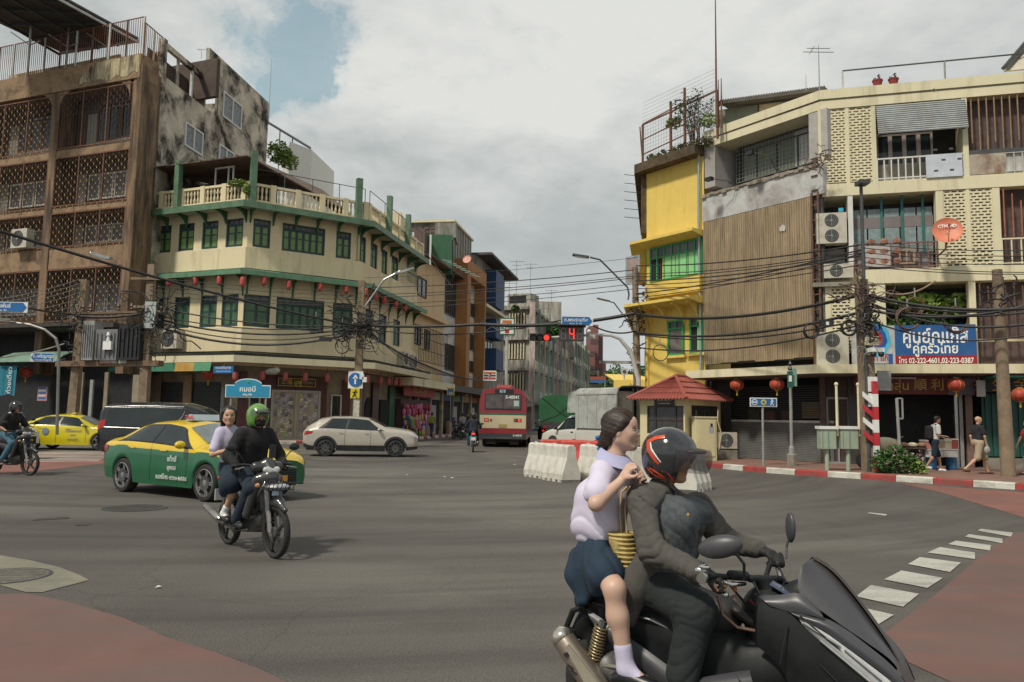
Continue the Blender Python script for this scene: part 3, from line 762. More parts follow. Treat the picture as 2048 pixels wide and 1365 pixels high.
gf(FM,[(478,492,742,880,MAROON,-.06,'pilaster'),(523,540,755,880,MAROON,-.06,'pilaster'),(640,652,757,880,MAROON,-.06,'pilaster'),(535,655,752,780,MAROON,-.04,'lintel'),(683,699,760,880,MAROON,-.06,'pilaster')],gb)
gf(FL,[(300,318,750,880,BEIGE,-.05,'pilaster'),(364,380,750,880,mat('tan pier',(.30,.22,.13),rough=.9,var=.15),-.04,'pilaster'),(440,446,775,880,STEEL,-.03,'downpipe'),(462,474,745,880,BEIGE,-.05,'pilaster')],gb)
for(xl,xr)in((318,363),(382,438)):
 u0,u1,z0,z1=FL.rect(xl,xr,765,880,-.2);mb=FL.mb();z=zG;
 while z<z1:mb.box(u0,u1,-.24,-.19,z,z+.085);z+=.1
 stuff(mb.build('rolling_shutter',SHUT,gb))
gf(FR,[(718,728,765,880,MAROON,-.06,'pilaster'),(745,757,765,878,MAROON,-.06,'pilaster'),(779,790,768,876,DGREEN,-.06,'pilaster'),(760,777,800,876,VOID,-.1,'doorway')],gb)
def archdoor(F,xl,xr,yt,n,parent):
 u0,u1,z0,z1=F.rect(xl,xr,yt,878,n);r=(u1-u0)/2;c=(u0+u1)/2
 pts=[(u0,n,zG),(u1,n,zG)]+[(c+r*math.cos(PI*i/10),n,z1-r+r*math.sin(PI*i/10))for i in range(11)]
 F.mb().prism(pts,(0,.03,0)).build('arched_door',VOID,parent)
archdoor(FR,729,744,795,-.2,gb)
for(F,xl,xr,yt,yb)in((FM,496,519,792,850),(FM,661,682,790,842)):
 u0,u1,z0,z1=F.rect(xl,xr,yt,yb,-.1)
 m_=F.mb();framebars(m_,u0,u1,z0,z1,-.12,-.03,.07);w_=m_.build('display_window',WHITEW,gb)
 F.mb().box(u0+.07,u1-.07,-.1,-.09,z0+.07,z1-.07).build('pane',DARKGLASS,w_)
u0,u1,z0,z1=FM.rect(541,640,781,879,-.02);z0=zG
m_=FM.mb();framebars(m_,u0,u1,z0,z1,-.1,0.0,.13,vs=((u0+u1)/2,));dd=m_.build('poster_door',mat('dull aluminium',(.36,.35,.31),rough=.5,var=.1),gb)
for s_ in(0,1):
 a=u0+.13 if s_==0 else(u0+u1)/2+.07;b=(u0+u1)/2-.07 if s_==0 else u1-.13
 FM.mb().box(a,b,-.08,-.06,z0+.13,z1-.13).build('door_leaf',mat('yellowed backing paper',(.36,.33,.2),rough=.8,var=.15),dd)
PC=[(.45,.44,.38),(.40,.42,.25),(.22,.21,.22),(.34,.29,.28),(.5,.47,.36),(.27,.28,.30),(.38,.34,.35),(.42,.4,.42),(.18,.17,.16)]
PM=[mat('poster print %d'%i,c,rough=.6,var=.6,scale=9)for i,c in enumerate(PC)]
r2=random.Random(5)
nu,nz=12,11
for i in range(nu):
 for j in range(nz):
  a=u0+.18+(u1-u0-.36)*i/nu;b=z0+.18+(z1-z0-.36)*j/nz
  if abs(a+.12-(u0+u1)/2)<.14 or r2.random()<.12:continue
  w_,h_=.2+r2.random()*.1,.19+r2.random()*.08
  FM.mb().box(a,a+w_,-.06,-.052+.004*r2.random(),b,b+h_).build('poster',r2.choice(PM),dd)
def signboard(F,R,n,th,m,parent,name='signboard'):
 u0,u1,z0,z1=R;return F.mb().box(u0,u1,n,n+th,z0,z1).build(name,m,parent)
GOLD=mat('gold lettering',(.50,.31,.05),rough=.45,var=.15);REDL=mat('red lettering',(.5,.03,.03),rough=.5)
R_=FM.rect(554,633,756,775,.05)
sg=thing('shop_sign','dark shop sign with gold border and gold lettering above the poster covered door','shop sign',FM.P(R_[0],0,R_[2]))
signboard(FM,R_,.0,.08,mat('black lacquer',(.02,.015,.012),rough=.3),sg,'board')
m_=FM.mb();framebars(m_,R_[0]+.05,R_[1]-.05,R_[2]+.04,R_[3]-.04,.08,.1,.035);m_.build('border',GOLD,sg)
zc=(R_[2]+R_[3])/2
text('五福',.34,'lettering',GOLD,sg,FM.T(R_[0]+.55,.085,zc));text('ฮูฟู',.40,'lettering',mat('yellow lettering',(.6,.5,.05),rough=.5),sg,FM.T((R_[0]+R_[1])/2+.05,.085,zc));text('ตอสบ',.26,'lettering',GOLD,sg,FM.T(R_[1]-.5,.085,zc))
R_=FL.rect(302,440,729,746,1.3)
aw=thing('striped_awning','faded green and orange striped awning strip hung under the street canopy','awning',FL.P(R_[0],1.3,R_[2]))
bl=[(302,324,0),(324,335,0),(335,357,1),(357,394,2),(394,428,0)]
AWM=[mat('awning green',(.03,.16,.09),rough=.7,var=.2),mat('awning ochre',(.42,.24,.05),rough=.7,var=.2),mat('awning light green',(.08,.26,.14),rough=.7)]
for a,b,c in[(225,253,0),(253,276,1),(276,302,0),(302,357,0),(357,394,1),(394,428,2)]:
 r_=FL.rect(a,b,731,748,1.3);FL.mb().quad((r_[0],1.52,zB0-.02),(r_[1],1.52,zB0-.02),(r_[1],1.62,zB0-.5),(r_[0],1.62,zB0-.5)).quad((r_[0],1.5,zB0-.02),(r_[0],1.6,zB0-.5),(r_[1],1.6,zB0-.5),(r_[1],1.5,zB0-.02)).build('awning_panel',AWM[c],aw)
zr=zL0-.75
cnt=0
up=[(FL,288,568),(FL,338,563),(FL,391,562),(FL,439,561),(FL,485,564),(FM,528,562),(FM,577,570),(FM,640,573),(FM,692,579),(FR,731,585),(FR,751,593),(FR,768,600),(FR,791,608),(FR,810,616)]
where=['above the leftmost lower shutter','second from the left under the lower eave','third from the left under the lower eave','fourth from the left under the lower eave','at the left corner of the cream building','just right of the left corner of the cream building','above the left end of the wide window','above the right end of the wide window','beside the utility pole on the cream corner building','right behind the utility pole top','first of the four receding ones past the pole','second of the four receding ones past the pole','third of the four receding ones past the pole','at the far right end of the upper string']
for(F,x,y),wh in zip(up,where):
 u,z=F.uz(x,y,.9);p=F.P(u,.9,z);lantern_long(p,.145,.54,'red paper lantern hanging '+wh,'red lanterns under the lower eave')
dn=[(470,748),(525,746),(571,748),(611,749),(655,750),(695,752),(735,754),(761,757),(777,758),(790,760),(800,761),(813,763),(827,765),(838,767)]
names=['left of the white lantern by the corner','at the corner above the bus stop name board','left of the gold lettered shop sign','above the gold lettered shop sign','above the right door jamb of the poster door','left of the round blue arrow sign','right of the round blue arrow sign']+['%s of seven crowded ones left of the toys'%s for s in('first','second','third','fourth','fifth','sixth','seventh')]
for(x,y),wh in zip(dn,names):
 F=FL if x<484 else FM if x<716 else FR
 u,z=F.uz(x,y,1.0);p=F.P(u,1.0,z-.15);lantern_long(p,.14,.54,'faded lantern under the street canopy '+wh,'faded lanterns under the street canopy',mat('sun faded lantern paper',(.42,.10,.09),rough=.7,var=.15,scale=6))
u,z=FM.uz(545,743,1.0);p=FM.P(u,1.0,z)
wl=thing('white_lantern','white plaster cloud shaped lantern between red ones under the canopy','lantern',p)
MB().ball(p,(.38,.3,.2)).ball(p+Vector((.22,-.05,.06)),(.22,.2,.18)).ball(p+Vector((-.24,-.05,-.04)),(.2,.2,.15)).build('shade',WHITEW,wl,smooth=True)
MB().tube([p+Vector((0,0,.15)),p+Vector((0,0,.5))],.012,4).build('cord',CABLE,wl)
ac_unit('ac',FR,FR.uz(797,716,.3)[0],.25,zB1+.35,1.0,1.0,.5,label='pair side air conditioner with dark louvre on the canopy of the green shuttered building')
ac_unit('ac',FR,FR.uz(815,716,.3)[0]+.1,.25,zB1+.35,1.0,.95,.5,label='second air conditioner on the canopy of the green shuttered building')
ac_unit('ac',FL,FL.uz(330,690,.5)[0],.3,zB1+.5,1.15,1.15,.5,label='large pale air conditioner standing at the left end of the cream canopy')
mb=FR.mb();u0=FR.uz(800,520)[0]
for k in range(9):mb.box(u0+k*.28,u0+k*.28+.03,.55,.58,zb_t+.2,zE-.2)
mb.box(u0,FR.len,.5,.6,zE-.3,zE-.24);mb.box(u0,FR.len,.5,.6,zb_t+.9,zb_t+.96)
stuff(mb.build('window_bars',DGREEN,gb))
# --- brown apartment block on the left
BCn=(-21.56,43.5);BL=(BCn[0]-.935*24,BCn[1]+.353*24)
FB=Face(BL,BCn);FS=Face(BCn,(-19.55,59.9))
bb=thing('apartment_block','brown five storey apartment block with caged balconies and mould stained side wall','building',(BCn[0],BCn[1],0))
zr1=FB.uz(262,113)[1];zr0=FB.uz(262,160)[1]
LV=[FB.uz(262,y)[1]for y in(160,281,296,400,411,485,528,640)]
uc1=FB.uz(97,430)[0];uR=FB.len;bay=uR-uc1
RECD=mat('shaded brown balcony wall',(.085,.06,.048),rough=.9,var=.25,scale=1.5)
SLBR=mat('brown slab edge',(.27,.18,.105),rough=.9,var=.15,dirt=(.07,.045,.03),damt=.7,dscale=1.3)
GRILL=mat('rusty brown grille',(.075,.05,.04),rough=.8,var=.3);STUD=mat('ochre grille stud',(.42,.27,.07),rough=.7,var=.2)
ztop=24.0;zo1b=FS.uz(335,97)[1]
mb=MB();e=FB.d;n_=FB.n
b0=FB.P(0,-1.3,0);b1=FS.P(1.35,-.32,0);b2=FS.P(FS.len-.3,-.32,0);b3=FS.P(FS.len,-14,0);b4=FB.P(0,-14,0)
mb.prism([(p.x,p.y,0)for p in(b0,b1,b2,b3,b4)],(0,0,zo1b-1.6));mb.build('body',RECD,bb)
for z0,z1 in((zr0,zr1),(LV[2],LV[1]),(LV[4],LV[3]),(LV[6],LV[5])):
 FB.mb().box(0,uR-.12,-1.28,.12 if z1==zr1 else.0,z0,z1).build('floor_band',SLBR,bb)
cols=[uc1-bay,uc1,uR-.28]
for u in cols:
 FB.mb().box(u-.28,u+.28,-1.2,.06,LV[7]-3,zr0-.02).build('column',BROWNP,bb)
for u,s in((uc1,1),(uc1,-1),(uR-.55,-1),(uc1-bay,1)):
 pts=[(u+s*.28,.05,zr0),(u+s*.28,.05,zr0-1.1)]
 pts+=[(u+s*(.28+1.1-1.1*math.cos(a)),.05,zr0-1.1+1.1*math.sin(a))for a in(.4,.8,1.2,PI/2)]
 FB.mb().prism(pts,(0,-.9,0)).build('haunch',BROWNP,bb)
PALEP=mat('pale dirty panel',(.30,.28,.24),rough=.7,var=.15,dirt=(.12,.1,.08),damt=.6,dscale=3)
def caged(u0,u1,z0,z1,row,lattice,parent):
 n=-1.26;k=4;w=(u1-u0-1.6)/k;a0=u0+1.3
 zb=z0+(z1-z0)*.22;zt=z0+(z1-z0)*.74
 if row==0:
  FB.mb().box(u0+.9,u0+1.7,n,n+.05,z0+.1,zt).build('door_panel',PALEP,parent)
  FB.mb().box(u0+1.7,u1-.2,n,n+.12,z0,z0+.75).build('ornament_panel',PALEP,parent)
  for q in range(2):
   a=u0+1.75+q*(u1-u0-2)/2;b=a+(u1-u0-2.1)/2
   m=FB.mb();framebars(m,a,b,z0+.8,z1-.3,n,n+.06,.08,vs=((a+b)/2,));w_=m.build('window',RUST,parent)
   FB.mb().box(a+.08,b-.08,n,n+.02,z0+.88,z1-.38).build('pane',DARKGLASS,w_)
 else:
  FB.mb().box(u0+.35,u0+1.15,n,n+.05,z0+.1,zt+.1).build('door_panel',PALEP,parent)
  for q in range(k):
   a=a0+w*q;m=FB.mb();framebars(m,a+.05,a+w-.05,zb,zt,n,n+.08,.1);w_=m.build('window',WHITEW if row<3 else STEEL,parent)
   FB.mb().box(a+.15,a+w-.15,n,n+.03,zb+.1,zt-.1).build('pane',mat('dusty pane',(.10,.10,.105),rough=.25,var=.3),w_)
 g_=FB.mb();st=FB.mb();n=.03
 for q in range(4):
  u=u0+(u1-u0)*q/3;FB.mb().box(u-.035,u+.035,n-.03,n+.03,z0,z1).build('grille_post',RUST,parent)
 FB.mb().box(u0,u1,n-.02,n+.03,z0+.02,z0+.09).build('grille_rail',RUST,parent);FB.mb().box(u0,u1,n-.02,n+.03,z1-.09,z1-.02).build('grille_rail',RUST,parent)
 p=.24;zl=z0 if lattice>1 else z1-(z1-z0)*.42
 u=u0
 nz_=int((z1-zl)/p)
 for i in range(int((u1-u0)/p)):
  uu=u0+i*p
  g_.box(uu-.008,uu+.008,n-.01,n+.01,z0,z1)
  for j in range(nz_):
   zz=zl+j*p
   if(i+j)%2:g_.bar((uu,n,zz),(uu+p,n,zz+p),.018)
   else:g_.bar((uu+p,n,zz),(uu,n,zz+p),.018)
   if(i+j)%2:st.box(uu-.025,uu+.025,n+.012,n+.024,zz-.05,zz+.05)
 stuff(g_.build('security_grille',GRILL,parent))
 if lattice:stuff(st.build('grille_studs',STUD,parent))
rows=[(LV[1],LV[0]-.15,0,0),(LV[3],LV[2],1,2),(LV[5],LV[4],2,2),(LV[7],LV[6],3,2)]
for z0,z1,r,l in rows:
 for a,b in((uc1+.3,uR-.6),(uc1-bay+.3,uc1-.3)):
  caged(a,b,z0+.01,z1-.01,r,l if not(r==0 and a<uc1)else 2,bb)
mb=FB.mb();r3=random.Random(3);u=FB.uz(165,140)[0]
pts=[(u,.125,zr0+.5)]
for i in range(12):pts.append((u+(uR-u-.2)*i/11,.125,zr0+.1+r3.random()*.35-i*.0))
pts+=[(uR-.2,.125,zr1-.05),(u+1.0,.125,zr1-.08)]
mb.prism(pts,(0,.012,0));mb.build('peeled_patch',mat('pale peeling plaster',(.42,.36,.22),rough=.95,var=.2,dirt=(.04,.03,.025),damt=1,dscale=1.1,streak=True),bb)
zw=FS.uz(340,100);holes=[]
uo0,uo1=FS.uz(330,120)[0],FS.uz(437,200)[0]
zo1,zo0=FS.uz(335,97)[1],FS.uz(335,157)[1]
holes.append((uo0,uo1,zo0,zo1))
wins=[FS.rect(444,483,212,232),FS.rect(368,405,268,290),FS.rect(436,466,293,325)]
wz=[]
for(xl,xr,yt,yb)in((444,483,196,248),(368,405,254,303),(436,466,296,350)):
 r_=FS.rect(xl,xr,yt,yb);wz.append(r_);
u_s=1.95;u_r=FS.uz(417,150)[0]
mb=FS.mb();pierced(mb,u_s,FS.len,8,zo1+.25,holes+[tuple(r_)for r_ in wz if False],.25)
mb.box(u_s,u_r,-.25,-.002,zo1+.25,ztop);mb.box(u_r,FS.len,-.25,-.002,zo1+.25,26.1);mb.box(FS.len-.25,FS.len,-8,-.25,8,26.1);mb.build('side_wall',STAIN,bb)
FS.mb().box(uo0,uo1,-1.2,-1.1,zo0,zo1).build('gallery_back',RECD,bb)
for k in range(5):
 u=uo0+(uo1-uo0)*k/4;FS.mb().box(u-.08,u+.08,-.2,-.05,zo0,zo1).build('gallery_post',WHITEW if k in(2,)else CONC,bb)
FS.mb().box(-.05,u_s,-.3,.02,5,zr1-.6).build('side_pier',BROWNP,bb)
FS.mb().box(u_s-.15,u_s+.25,-.3,.06,8,ztop+.1).build('corner_strip',STAIN,bb)
for(u0,u1,z0,z1)in wz:
 m_=FS.mb();framebars(m_,u0,u1,z0,z1,-.02,.08,.12,vs=((u0+u1)/2,));w_=m_.build('window',WHITEP,bb)
 for a,b in((u0+.12,(u0+u1)/2-.06),((u0+u1)/2+.06,u1-.12)):
  p_=FS.mb();p_.box(a,b,.0,.01,z0+.12,z1-.12)
  for k in range(9):zz=z0+.12+(z1-z0-.24)*(k+.5)/9;p_.box(a,b,.01,.035,zz-.02,zz+.02)
  p_.build('louvre_pane',mat('grey louvre glass',(.20,.23,.24),rough=.3,var=.15),w_)
zt=FB.uz(268,36)[1]
def barrail(F,ua,ub,za,zb,name,parent,step=.17,m=RUST,n=-.1,posts=4):
 mb=F.mb();k=max(2,int((ub-ua)/step))
 for i in range(k+1):u=ua+(ub-ua)*i/k;mb.box(u-.012,u+.012,n-.012,n+.012,za,zb)
 mb.box(ua,ub,n-.02,n+.02,zb-.03,zb+.02);mb.box(ua,ub,n-.02,n+.02,za+.05,za+.09)
 stuff(mb.build(name,m,parent))
 for i in range(posts+1):
  u=ua+(ub-ua)*i/posts;F.mb().box(u-.04,u+.04,n-.04,n+.04,za,zb).build(name.replace('bars','post'),WHITEW if i%2 else RUST,parent)
barrail(FB,uc1-5.5,uR-.2,zr1,zt,'terrace_bars',bb,posts=9)
barrail(FS,.1,u_s+.1,zr1-.2,zt-.4,'terrace_bars',bb,posts=2)
FB.mb().box(uc1-6,uR-3.2,-1.3,-1.15,zr1,zr1+1.0).build('terrace_wall',CREAMD,bb)
FB.mb().box(uR-2.6,uR-1.3,-2.8,-2.6,zr1,zr1+1.6).build('door_frame',mat('tan door frame',(.35,.24,.12),rough=.8),bb)
FB.mb().box(0,uR-.3,-6.5,-6.2,zr1,zr1+2.6).build('penthouse_wall',RECD,bb)
rt=thing('roof_canopy','large dark flat metal canopy on white posts over the terrace of the brown block','canopy',FB.P(uR-6,-3,zr1))
zc_=25.0
q=[gp(277,79,zc_),gp(120,104,zc_),gp(-60,20,zc_),gp(-160,-60,zc_),gp(100,-18,zc_)]
MB().prism([tuple(p)for p in q],(0,0,.12)).build('roof_sheet',mat('dark grey underside sheet',(.07,.065,.065),rough=.7,var=.2),rt)
a,b=q[0],q[1];c,d=q[4],q[3]
for i in range(6):
 t_=i/5;p0,p1=a.lerp(c,t_),b.lerp(d,t_);MB().bar(p0-Vector((0,0,.1)),p1-Vector((0,0,.1)),.1,.18).build('beam',WHITEW if i in(0,5)else DSTEEL,rt)
for i in range(5):
 t_=i/4;p0,p1=a.lerp(b,t_),c.lerp(d,t_);MB().bar(p0-Vector((0,0,.2)),p1-Vector((0,0,.2)),.09,.14).build('beam',WHITEW if i in(0,)else DSTEEL,rt)
for t_,s_ in((.1,.25),(.5,.3),(.85,.35)):
 p=a.lerp(b,t_).lerp(c.lerp(d,t_),s_);MB().tube([(p.x,p.y,zr1),(p.x,p.y,zc_)],.06,6).build('post',WHITEW,rt)
 MB().bar((p.x,p.y,zc_-1.2),(p.x-1.6,p.y+.4,zc_-.1),.06).build('brace',WHITEW,rt);MB().bar((p.x,p.y,zc_-1.2),(p.x+1.2,p.y-.9,zr1+1.4),.05).build('brace',STEEL,rt)
wb=thing('roof_annex','white rooftop annex with lean-to roof and bushes behind the stained wall','building',at(590,330,66)*Vector((1,1,0))if False else Vector((at(590,330,66).x,66,0)))
p0,p1=at(578,330,64),at(622,340,66)
z1=at(600,292,65).z;
MB().prism([(p0.x,64,12),(p1.x,66,12),(p1.x+.6,72,12),(p0.x-3,72,12)],(0,0,z1-12)).build('wall',WHITEP,wb)
q=[at(536,248,62),at(622,300,66),at(622,297,72),at(536,245,68)]
MB().prism([tuple(p)for p in q],(0,0,.12)).build('roof_sheet',mat('dark grey underside sheet',(.07,.065,.065)),wb)
for(x,y)in((560,262),(585,278),(620,300)):
 p=at(x,y,64+(x-560)/30);MB().tube([(p.x,p.y,p.z-3.5),tuple(p)],.05,5).build('post',STEEL,wb)
MB().prism([tuple(at(x,y,63.9))for x,y in((575,303),(584,308),(584,322),(575,318))],(0,.1,0)).build('window',DARKGLASS,wb)
LEAF1=mat('leaf green',(.055,.13,.03),rough=.6,var=.5,scale=4);LEAF2=mat('yellow green leaf',(.16,.24,.04),rough=.6,var=.4,scale=4);LEAF3=mat('dark leaf',(.025,.06,.02),rough=.6,var=.4)
def leaves(lumps,n,size,m,name='foliage',parent=None,seed=1,flat=.5):
 r=random.Random(seed);mb=MB();tot=sum(l[1]**2 for l in lumps)
 for c,rad,*sq in lumps:
  sq=sq[0]if sq else(1,1,1)
  for _ in range(int(n*rad**2/tot)):
   v=Vector((r.gauss(0,1),r.gauss(0,1),r.gauss(0,1))).normalized()*rad*(r.random()**.35)
   p=Vector(c)+Vector((v.x*sq[0],v.y*sq[1],v.z*sq[2]))
   a=Vector((r.gauss(0,1),r.gauss(0,1),r.gauss(0,flat))).normalized();b=a.cross(Vector((r.gauss(0,1),r.gauss(0,1),r.gauss(0,1)))).normalized()
   s=size*(.6+.8*r.random());a*=s;b*=s*.5
   mb.add([tuple(p-a),tuple(p+b),tuple(p+a),tuple(p-b)],[(0,1,2,3)])
 return mb.build(name,m,parent)
c1,c2=at(556,305,61),at(580,325,61)
stuff(leaves([(c1,1.0),(c2,.7),(c1.lerp(c2,.5),.8)],900,.16,LEAF2,'bush_foliage',wb,4))
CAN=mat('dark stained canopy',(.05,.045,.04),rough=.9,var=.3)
zc0=FB.uz(60,727,1.4)[1]
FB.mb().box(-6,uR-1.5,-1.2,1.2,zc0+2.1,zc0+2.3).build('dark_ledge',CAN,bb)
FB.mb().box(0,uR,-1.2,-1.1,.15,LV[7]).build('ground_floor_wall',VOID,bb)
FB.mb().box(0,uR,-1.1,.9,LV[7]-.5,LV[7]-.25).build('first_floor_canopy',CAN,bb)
gawn=thing('green_awning','pale green curved sheet awning over the dark shop at the left edge','awning',FB.P(FB.uz(60,730,1.5)[0],1.5,zc0))
ua,ub=FB.uz(5,725,1.5)[0],FB.uz(125,725,1.5)[0]
mb=FB.mb();zt_=FB.uz(60,716,1.5)[1]
pr=[(.3,zt_+.45),(.9,zt_+.35),(1.5,zt_+.12),(1.9,zt_-.25),(1.86,zt_-.28),(1.45,zt_+.07),(.9,zt_+.3),(.3,zt_+.4)]
mb.prism([(ua,a_,b_)for a_,b_ in pr],(ub-ua,0,0));mb.build('sheet',mat('pale green fibreglass',(.16,.27,.20),rough=.5,var=.15,dirt=(.1,.12,.1),damt=.5),gawn)
for u in(ua+.3,ub-.3):FB.mb().bar((u,.2,zt_-.8),(u,1.8,zt_-.2),.05).build('arm',DSTEEL,gawn)
for(xl,xr,yt,m_,nm)in((148,162,745,BEIGE,'pier'),(176,182,760,STEEL,'downpipe'),(205,212,745,BEIGE,'pier'),(262,274,750,BEIGE,'pier')):
 u0,u1,z0,z1=FB.rect(xl,xr,yt,890,.6);FB.mb().box(u0,u1,.5,.6,.15,z1).build(nm,m_,bb)
bn=thing('teal_banner','teal blue cloth banner hanging at the left edge of the picture','banner',FB.P(FB.uz(15,790,1.6)[0],1.6,3))
u0,u1,z0,z1=FB.rect(-14,33,732,790,1.6)
mb=FB.mb();k=12
vs=[];
for i in range(k+1):
 u=u0+(u1-u0)*i/k;n=1.6+.05*math.sin(i*1.7)
 vs+=[(u,n,z0+.06*math.sin(i)),(u,n+.02*math.sin(i*2),z1)]
mb.add(vs,[(2*i,2*i+2,2*i+3,2*i+1)for i in range(k)]);mb.build('cloth',mat('teal cloth',(.02,.17,.24),rough=.8,var=.12),bn)
text('ก๋วยเตี๋ยว',.42,'lettering',SIGNW,bn,FB.T(u1-.45,1.68,(z0+z1)/2)@Matrix.Rotation(PI/2,4,'Z'))
for(x,y,z_,c_)in((84,790,0,(.5,.45,.42)),(75,800,0,(.4,.12,.14))):
 pass
pb=thing('notice_board','small pink printed notice board in the dark shop behind the lamp arm','notice',FB.P(FB.uz(84,788,.5)[0],.5,2))
u0,u1,z0,z1=FB.rect(75,94,774,802,.7);FB.mb().box(u0,u1,.66,.7,z0,z1).build('board',mat('pink print',(.45,.22,.25),rough=.7,var=.3,scale=9),pb)
for k in range(5):FB.mb().box(u0+.08,u1-.08,.7,.71,z0+.1+k*(z1-z0)/5.5,z0+.2+k*(z1-z0)/5.5).build('print_row',WHITEW if k%2 else SIGNBLUE,pb)
ac_unit('ac',FB,FB.uz(36,480,.1)[0],.05,FB.uz(50,499,.1)[1],1.3,1.15,.5,label='small off white air conditioner mounted on the brown caged balconies',)
for x,y in((52,745),(417,750)):
 F=FB if x<200 else FL
 u,z=F.uz(x,y,.8);lantern_round(F.P(u,.8,z),.36,'dark red round lantern hanging in the shade '+('of the pale green awning' if x<200 else 'below the striped awning by the blue plate'),'round lanterns in the shade')
pv=thing('parapet_plant','light green climbing plant spilling over the parapet at the left corner post','plant',(par[1].x,par[1].y,zP0))
stuff(leaves([((par[1].x-.5,par[1].y-.1,zP1-.1),.45,(1.3,.4,.5)),((par[1].x+.1,par[1].y-.25,zP1-.5),.3,(.7,.5,1.2))],420,.09,mat('yellow green leaf',(.16,.24,.04),rough=.6,var=.4,scale=4),'foliage',pv,3))
# --- cream corner building on the right
RA,RB,RCc=(8.02,32.24),(11.23,27.87),(22.9,24.6)
R1,R2=Face(RA,RB),Face(RB,RCc)
rb_=thing('corner_shophouse','pale cream modernist corner building with breeze block screens and air conditioners','building',(RB[0],RB[1],0))
zT=13.8
zf0=R2.uz(1660,218)[1]
zb2a,zb2b=R2.uz(1700,391)[1],R2.uz(1700,366)[1]
zb3a,zb3b=R2.uz(1800,566)[1],R2.uz(1800,538)[1]
zc1=R2.uz(1800,729,1.2)[1];zc0=R2.uz(1800,747,1.2)[1]
RP=[RA,RB,RCc]
ledge(RP,-1.6,.0,zf0,zT,'roof_fascia',CREAM2,rb_);ledge(RP,0,.05,zf0+(zT-zf0)*.52,zT-.0,'roof_fascia_moulding',CREAM2,rb_)
mb=MB();bk=[RA,RB,RCc,(RCc[0]+3,RCc[1]+9),(RA[0]+5,RA[1]+7)]
mb.prism([(x,y,zT-.4)for x,y in bk],(0,0,.15));mb.build('roof_deck',CONC,rb_)
inn=offs(RP,-1.5)
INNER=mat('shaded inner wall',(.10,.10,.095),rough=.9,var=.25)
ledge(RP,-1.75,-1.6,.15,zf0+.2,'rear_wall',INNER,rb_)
def RR(xl,xr,yt,yb,n=0.0):return R2.rect(xl,xr,yt,yb,n)
def U(x,y,n=0):return R2.uz(x,y,n)[0]
Lr=R2.len
R2.mb().box(0,Lr,-1.6,0,zb2a,zb2b).build('floor_beam',CREAM2,rb_)
R2.mb().box(U(1725,550),Lr,-1.6,0.02,zb3a,zb3b).build('floor_beam',CREAM2,rb_)
R2.mb().box(-.3,U(1725,550),-1.6,-.35,zb3a,zb3b).build('floor_beam',CREAM2,rb_)
def column(xl,xr,ym,z0,z1,m=CREAM2,n0=-.35,n1=-.02):
 R2.mb().box(U(xl,ym),U(xr,ym),n0,n1,z0,z1).build('column',m,rb_)
def breeze(xl,xr,ym,z0,z1,rows,parent=rb_,n=-.05,cols=3):
 u0,u1=U(xl,ym),U(xr,ym);holes=[]
 hh=(z1-z0)/rows;cw=(u1-u0-.06)/cols
 for i in range(rows):
  off=cw*.5 if i%2 else 0
  for j in range(-1,cols+1):
   a=u0+.03+j*cw+off+cw*.14;b=a+cw*.72
   a,b=max(a,u0+.03),min(b,u1-.03)
   if b-a>.07:holes.append((a,b,z0+i*hh+hh*.32,z0+i*hh+hh*.80))
 mb=R2.mb()
 for i in range(rows):
  pierced(mb,u0,u1,z0+i*hh,z0+(i+1)*hh,[h for h in holes if z0+i*hh<(h[2]+h[3])/2<z0+(i+1)*hh],.14,n)
 stuff(mb.build('breeze_block_screen',CREAM2,parent))
zu0,zu1=zb2b,zf0
column(1637,1650,290,zu0,zu1);breeze(1650,1693,290,zu0+.05,zu1-.02,27);column(1692,1699,290,zu0,zu1);breeze(1698,1745,290,zu0+.05,zu1-.02,27)
column(1744,1753,290,zu0,zu1);column(1926,1937,280,zu0,zu1,n0=-.9)
R2.mb().box(U(1640,290),U(1750,290),-.6,-.55,zu0,zu1).build('screen_shade_backing',VOID,rb_)  # dark sheet stands in for the shade seen through the block holes
u0,u1=U(1753,285),U(1926,280)
zaw1,zaw0=R2.uz(1838,205,.1)[1],R2.uz(1838,256,.7)[1]
aw=R2.mb();k=14
for i in range(k):
 a,b=i/k,(i+1)/k;z1_,z0_=zaw1+(zaw0-zaw1)*a,zaw1+(zaw0-zaw1)*b;n1_,n0_=.05+.3*a,.05+.3*b
 aw.add([(u0,n1_,z1_),(u1+.1,n1_,z1_),(u1+.1,n1_+.05,(z1_+z0_)/2),(u0,n1_+.05,(z1_+z0_)/2),(u1+.1,n0_,z0_),(u0,n0_,z0_)],[(0,3,2,1),(3,5,4,2)])
awn=thing('window_awning','grey corrugated awning over the top floor window of the cream building','awning',R2.P((u0+u1)/2,.4,zaw0))
aw.build('corrugated_sheet',mat('pale grey corrugated sheet',(.40,.42,.42),rough=.5,var=.1,dirt=(.22,.2,.18),damt=.5),awn)
for u in(u0+.05,u1):R2.mb().bar((u,.0,zaw0+.1),(u,.33,zaw0),.04).build('awning_arm',DSTEEL,awn)
zs=R2.uz(1838,312)[1]
for i in range(4):
 a=u0+.1+(u1-u0-.9)*i/4;b=u0+.1+(u1-u0-.9)*(i+1)/4
 m_=R2.mb();framebars(m_,a,b,zs-.1,zu1-.9,-.75,-.68,.07);w_=m_.build('window',mat('pinkish window frame',(.40,.34,.31),rough=.6),rb_)
 R2.mb().box(a+.07,b-.07,-.73,-.72,zs,zu1-1.0).build('pane',DARKGLASS,w_)
 R2.mb().box(a+.1,b-.1,-.9,-.86,zs-.1,zs+.35+.12*(i%2)).build('curtain',CUR,w_)
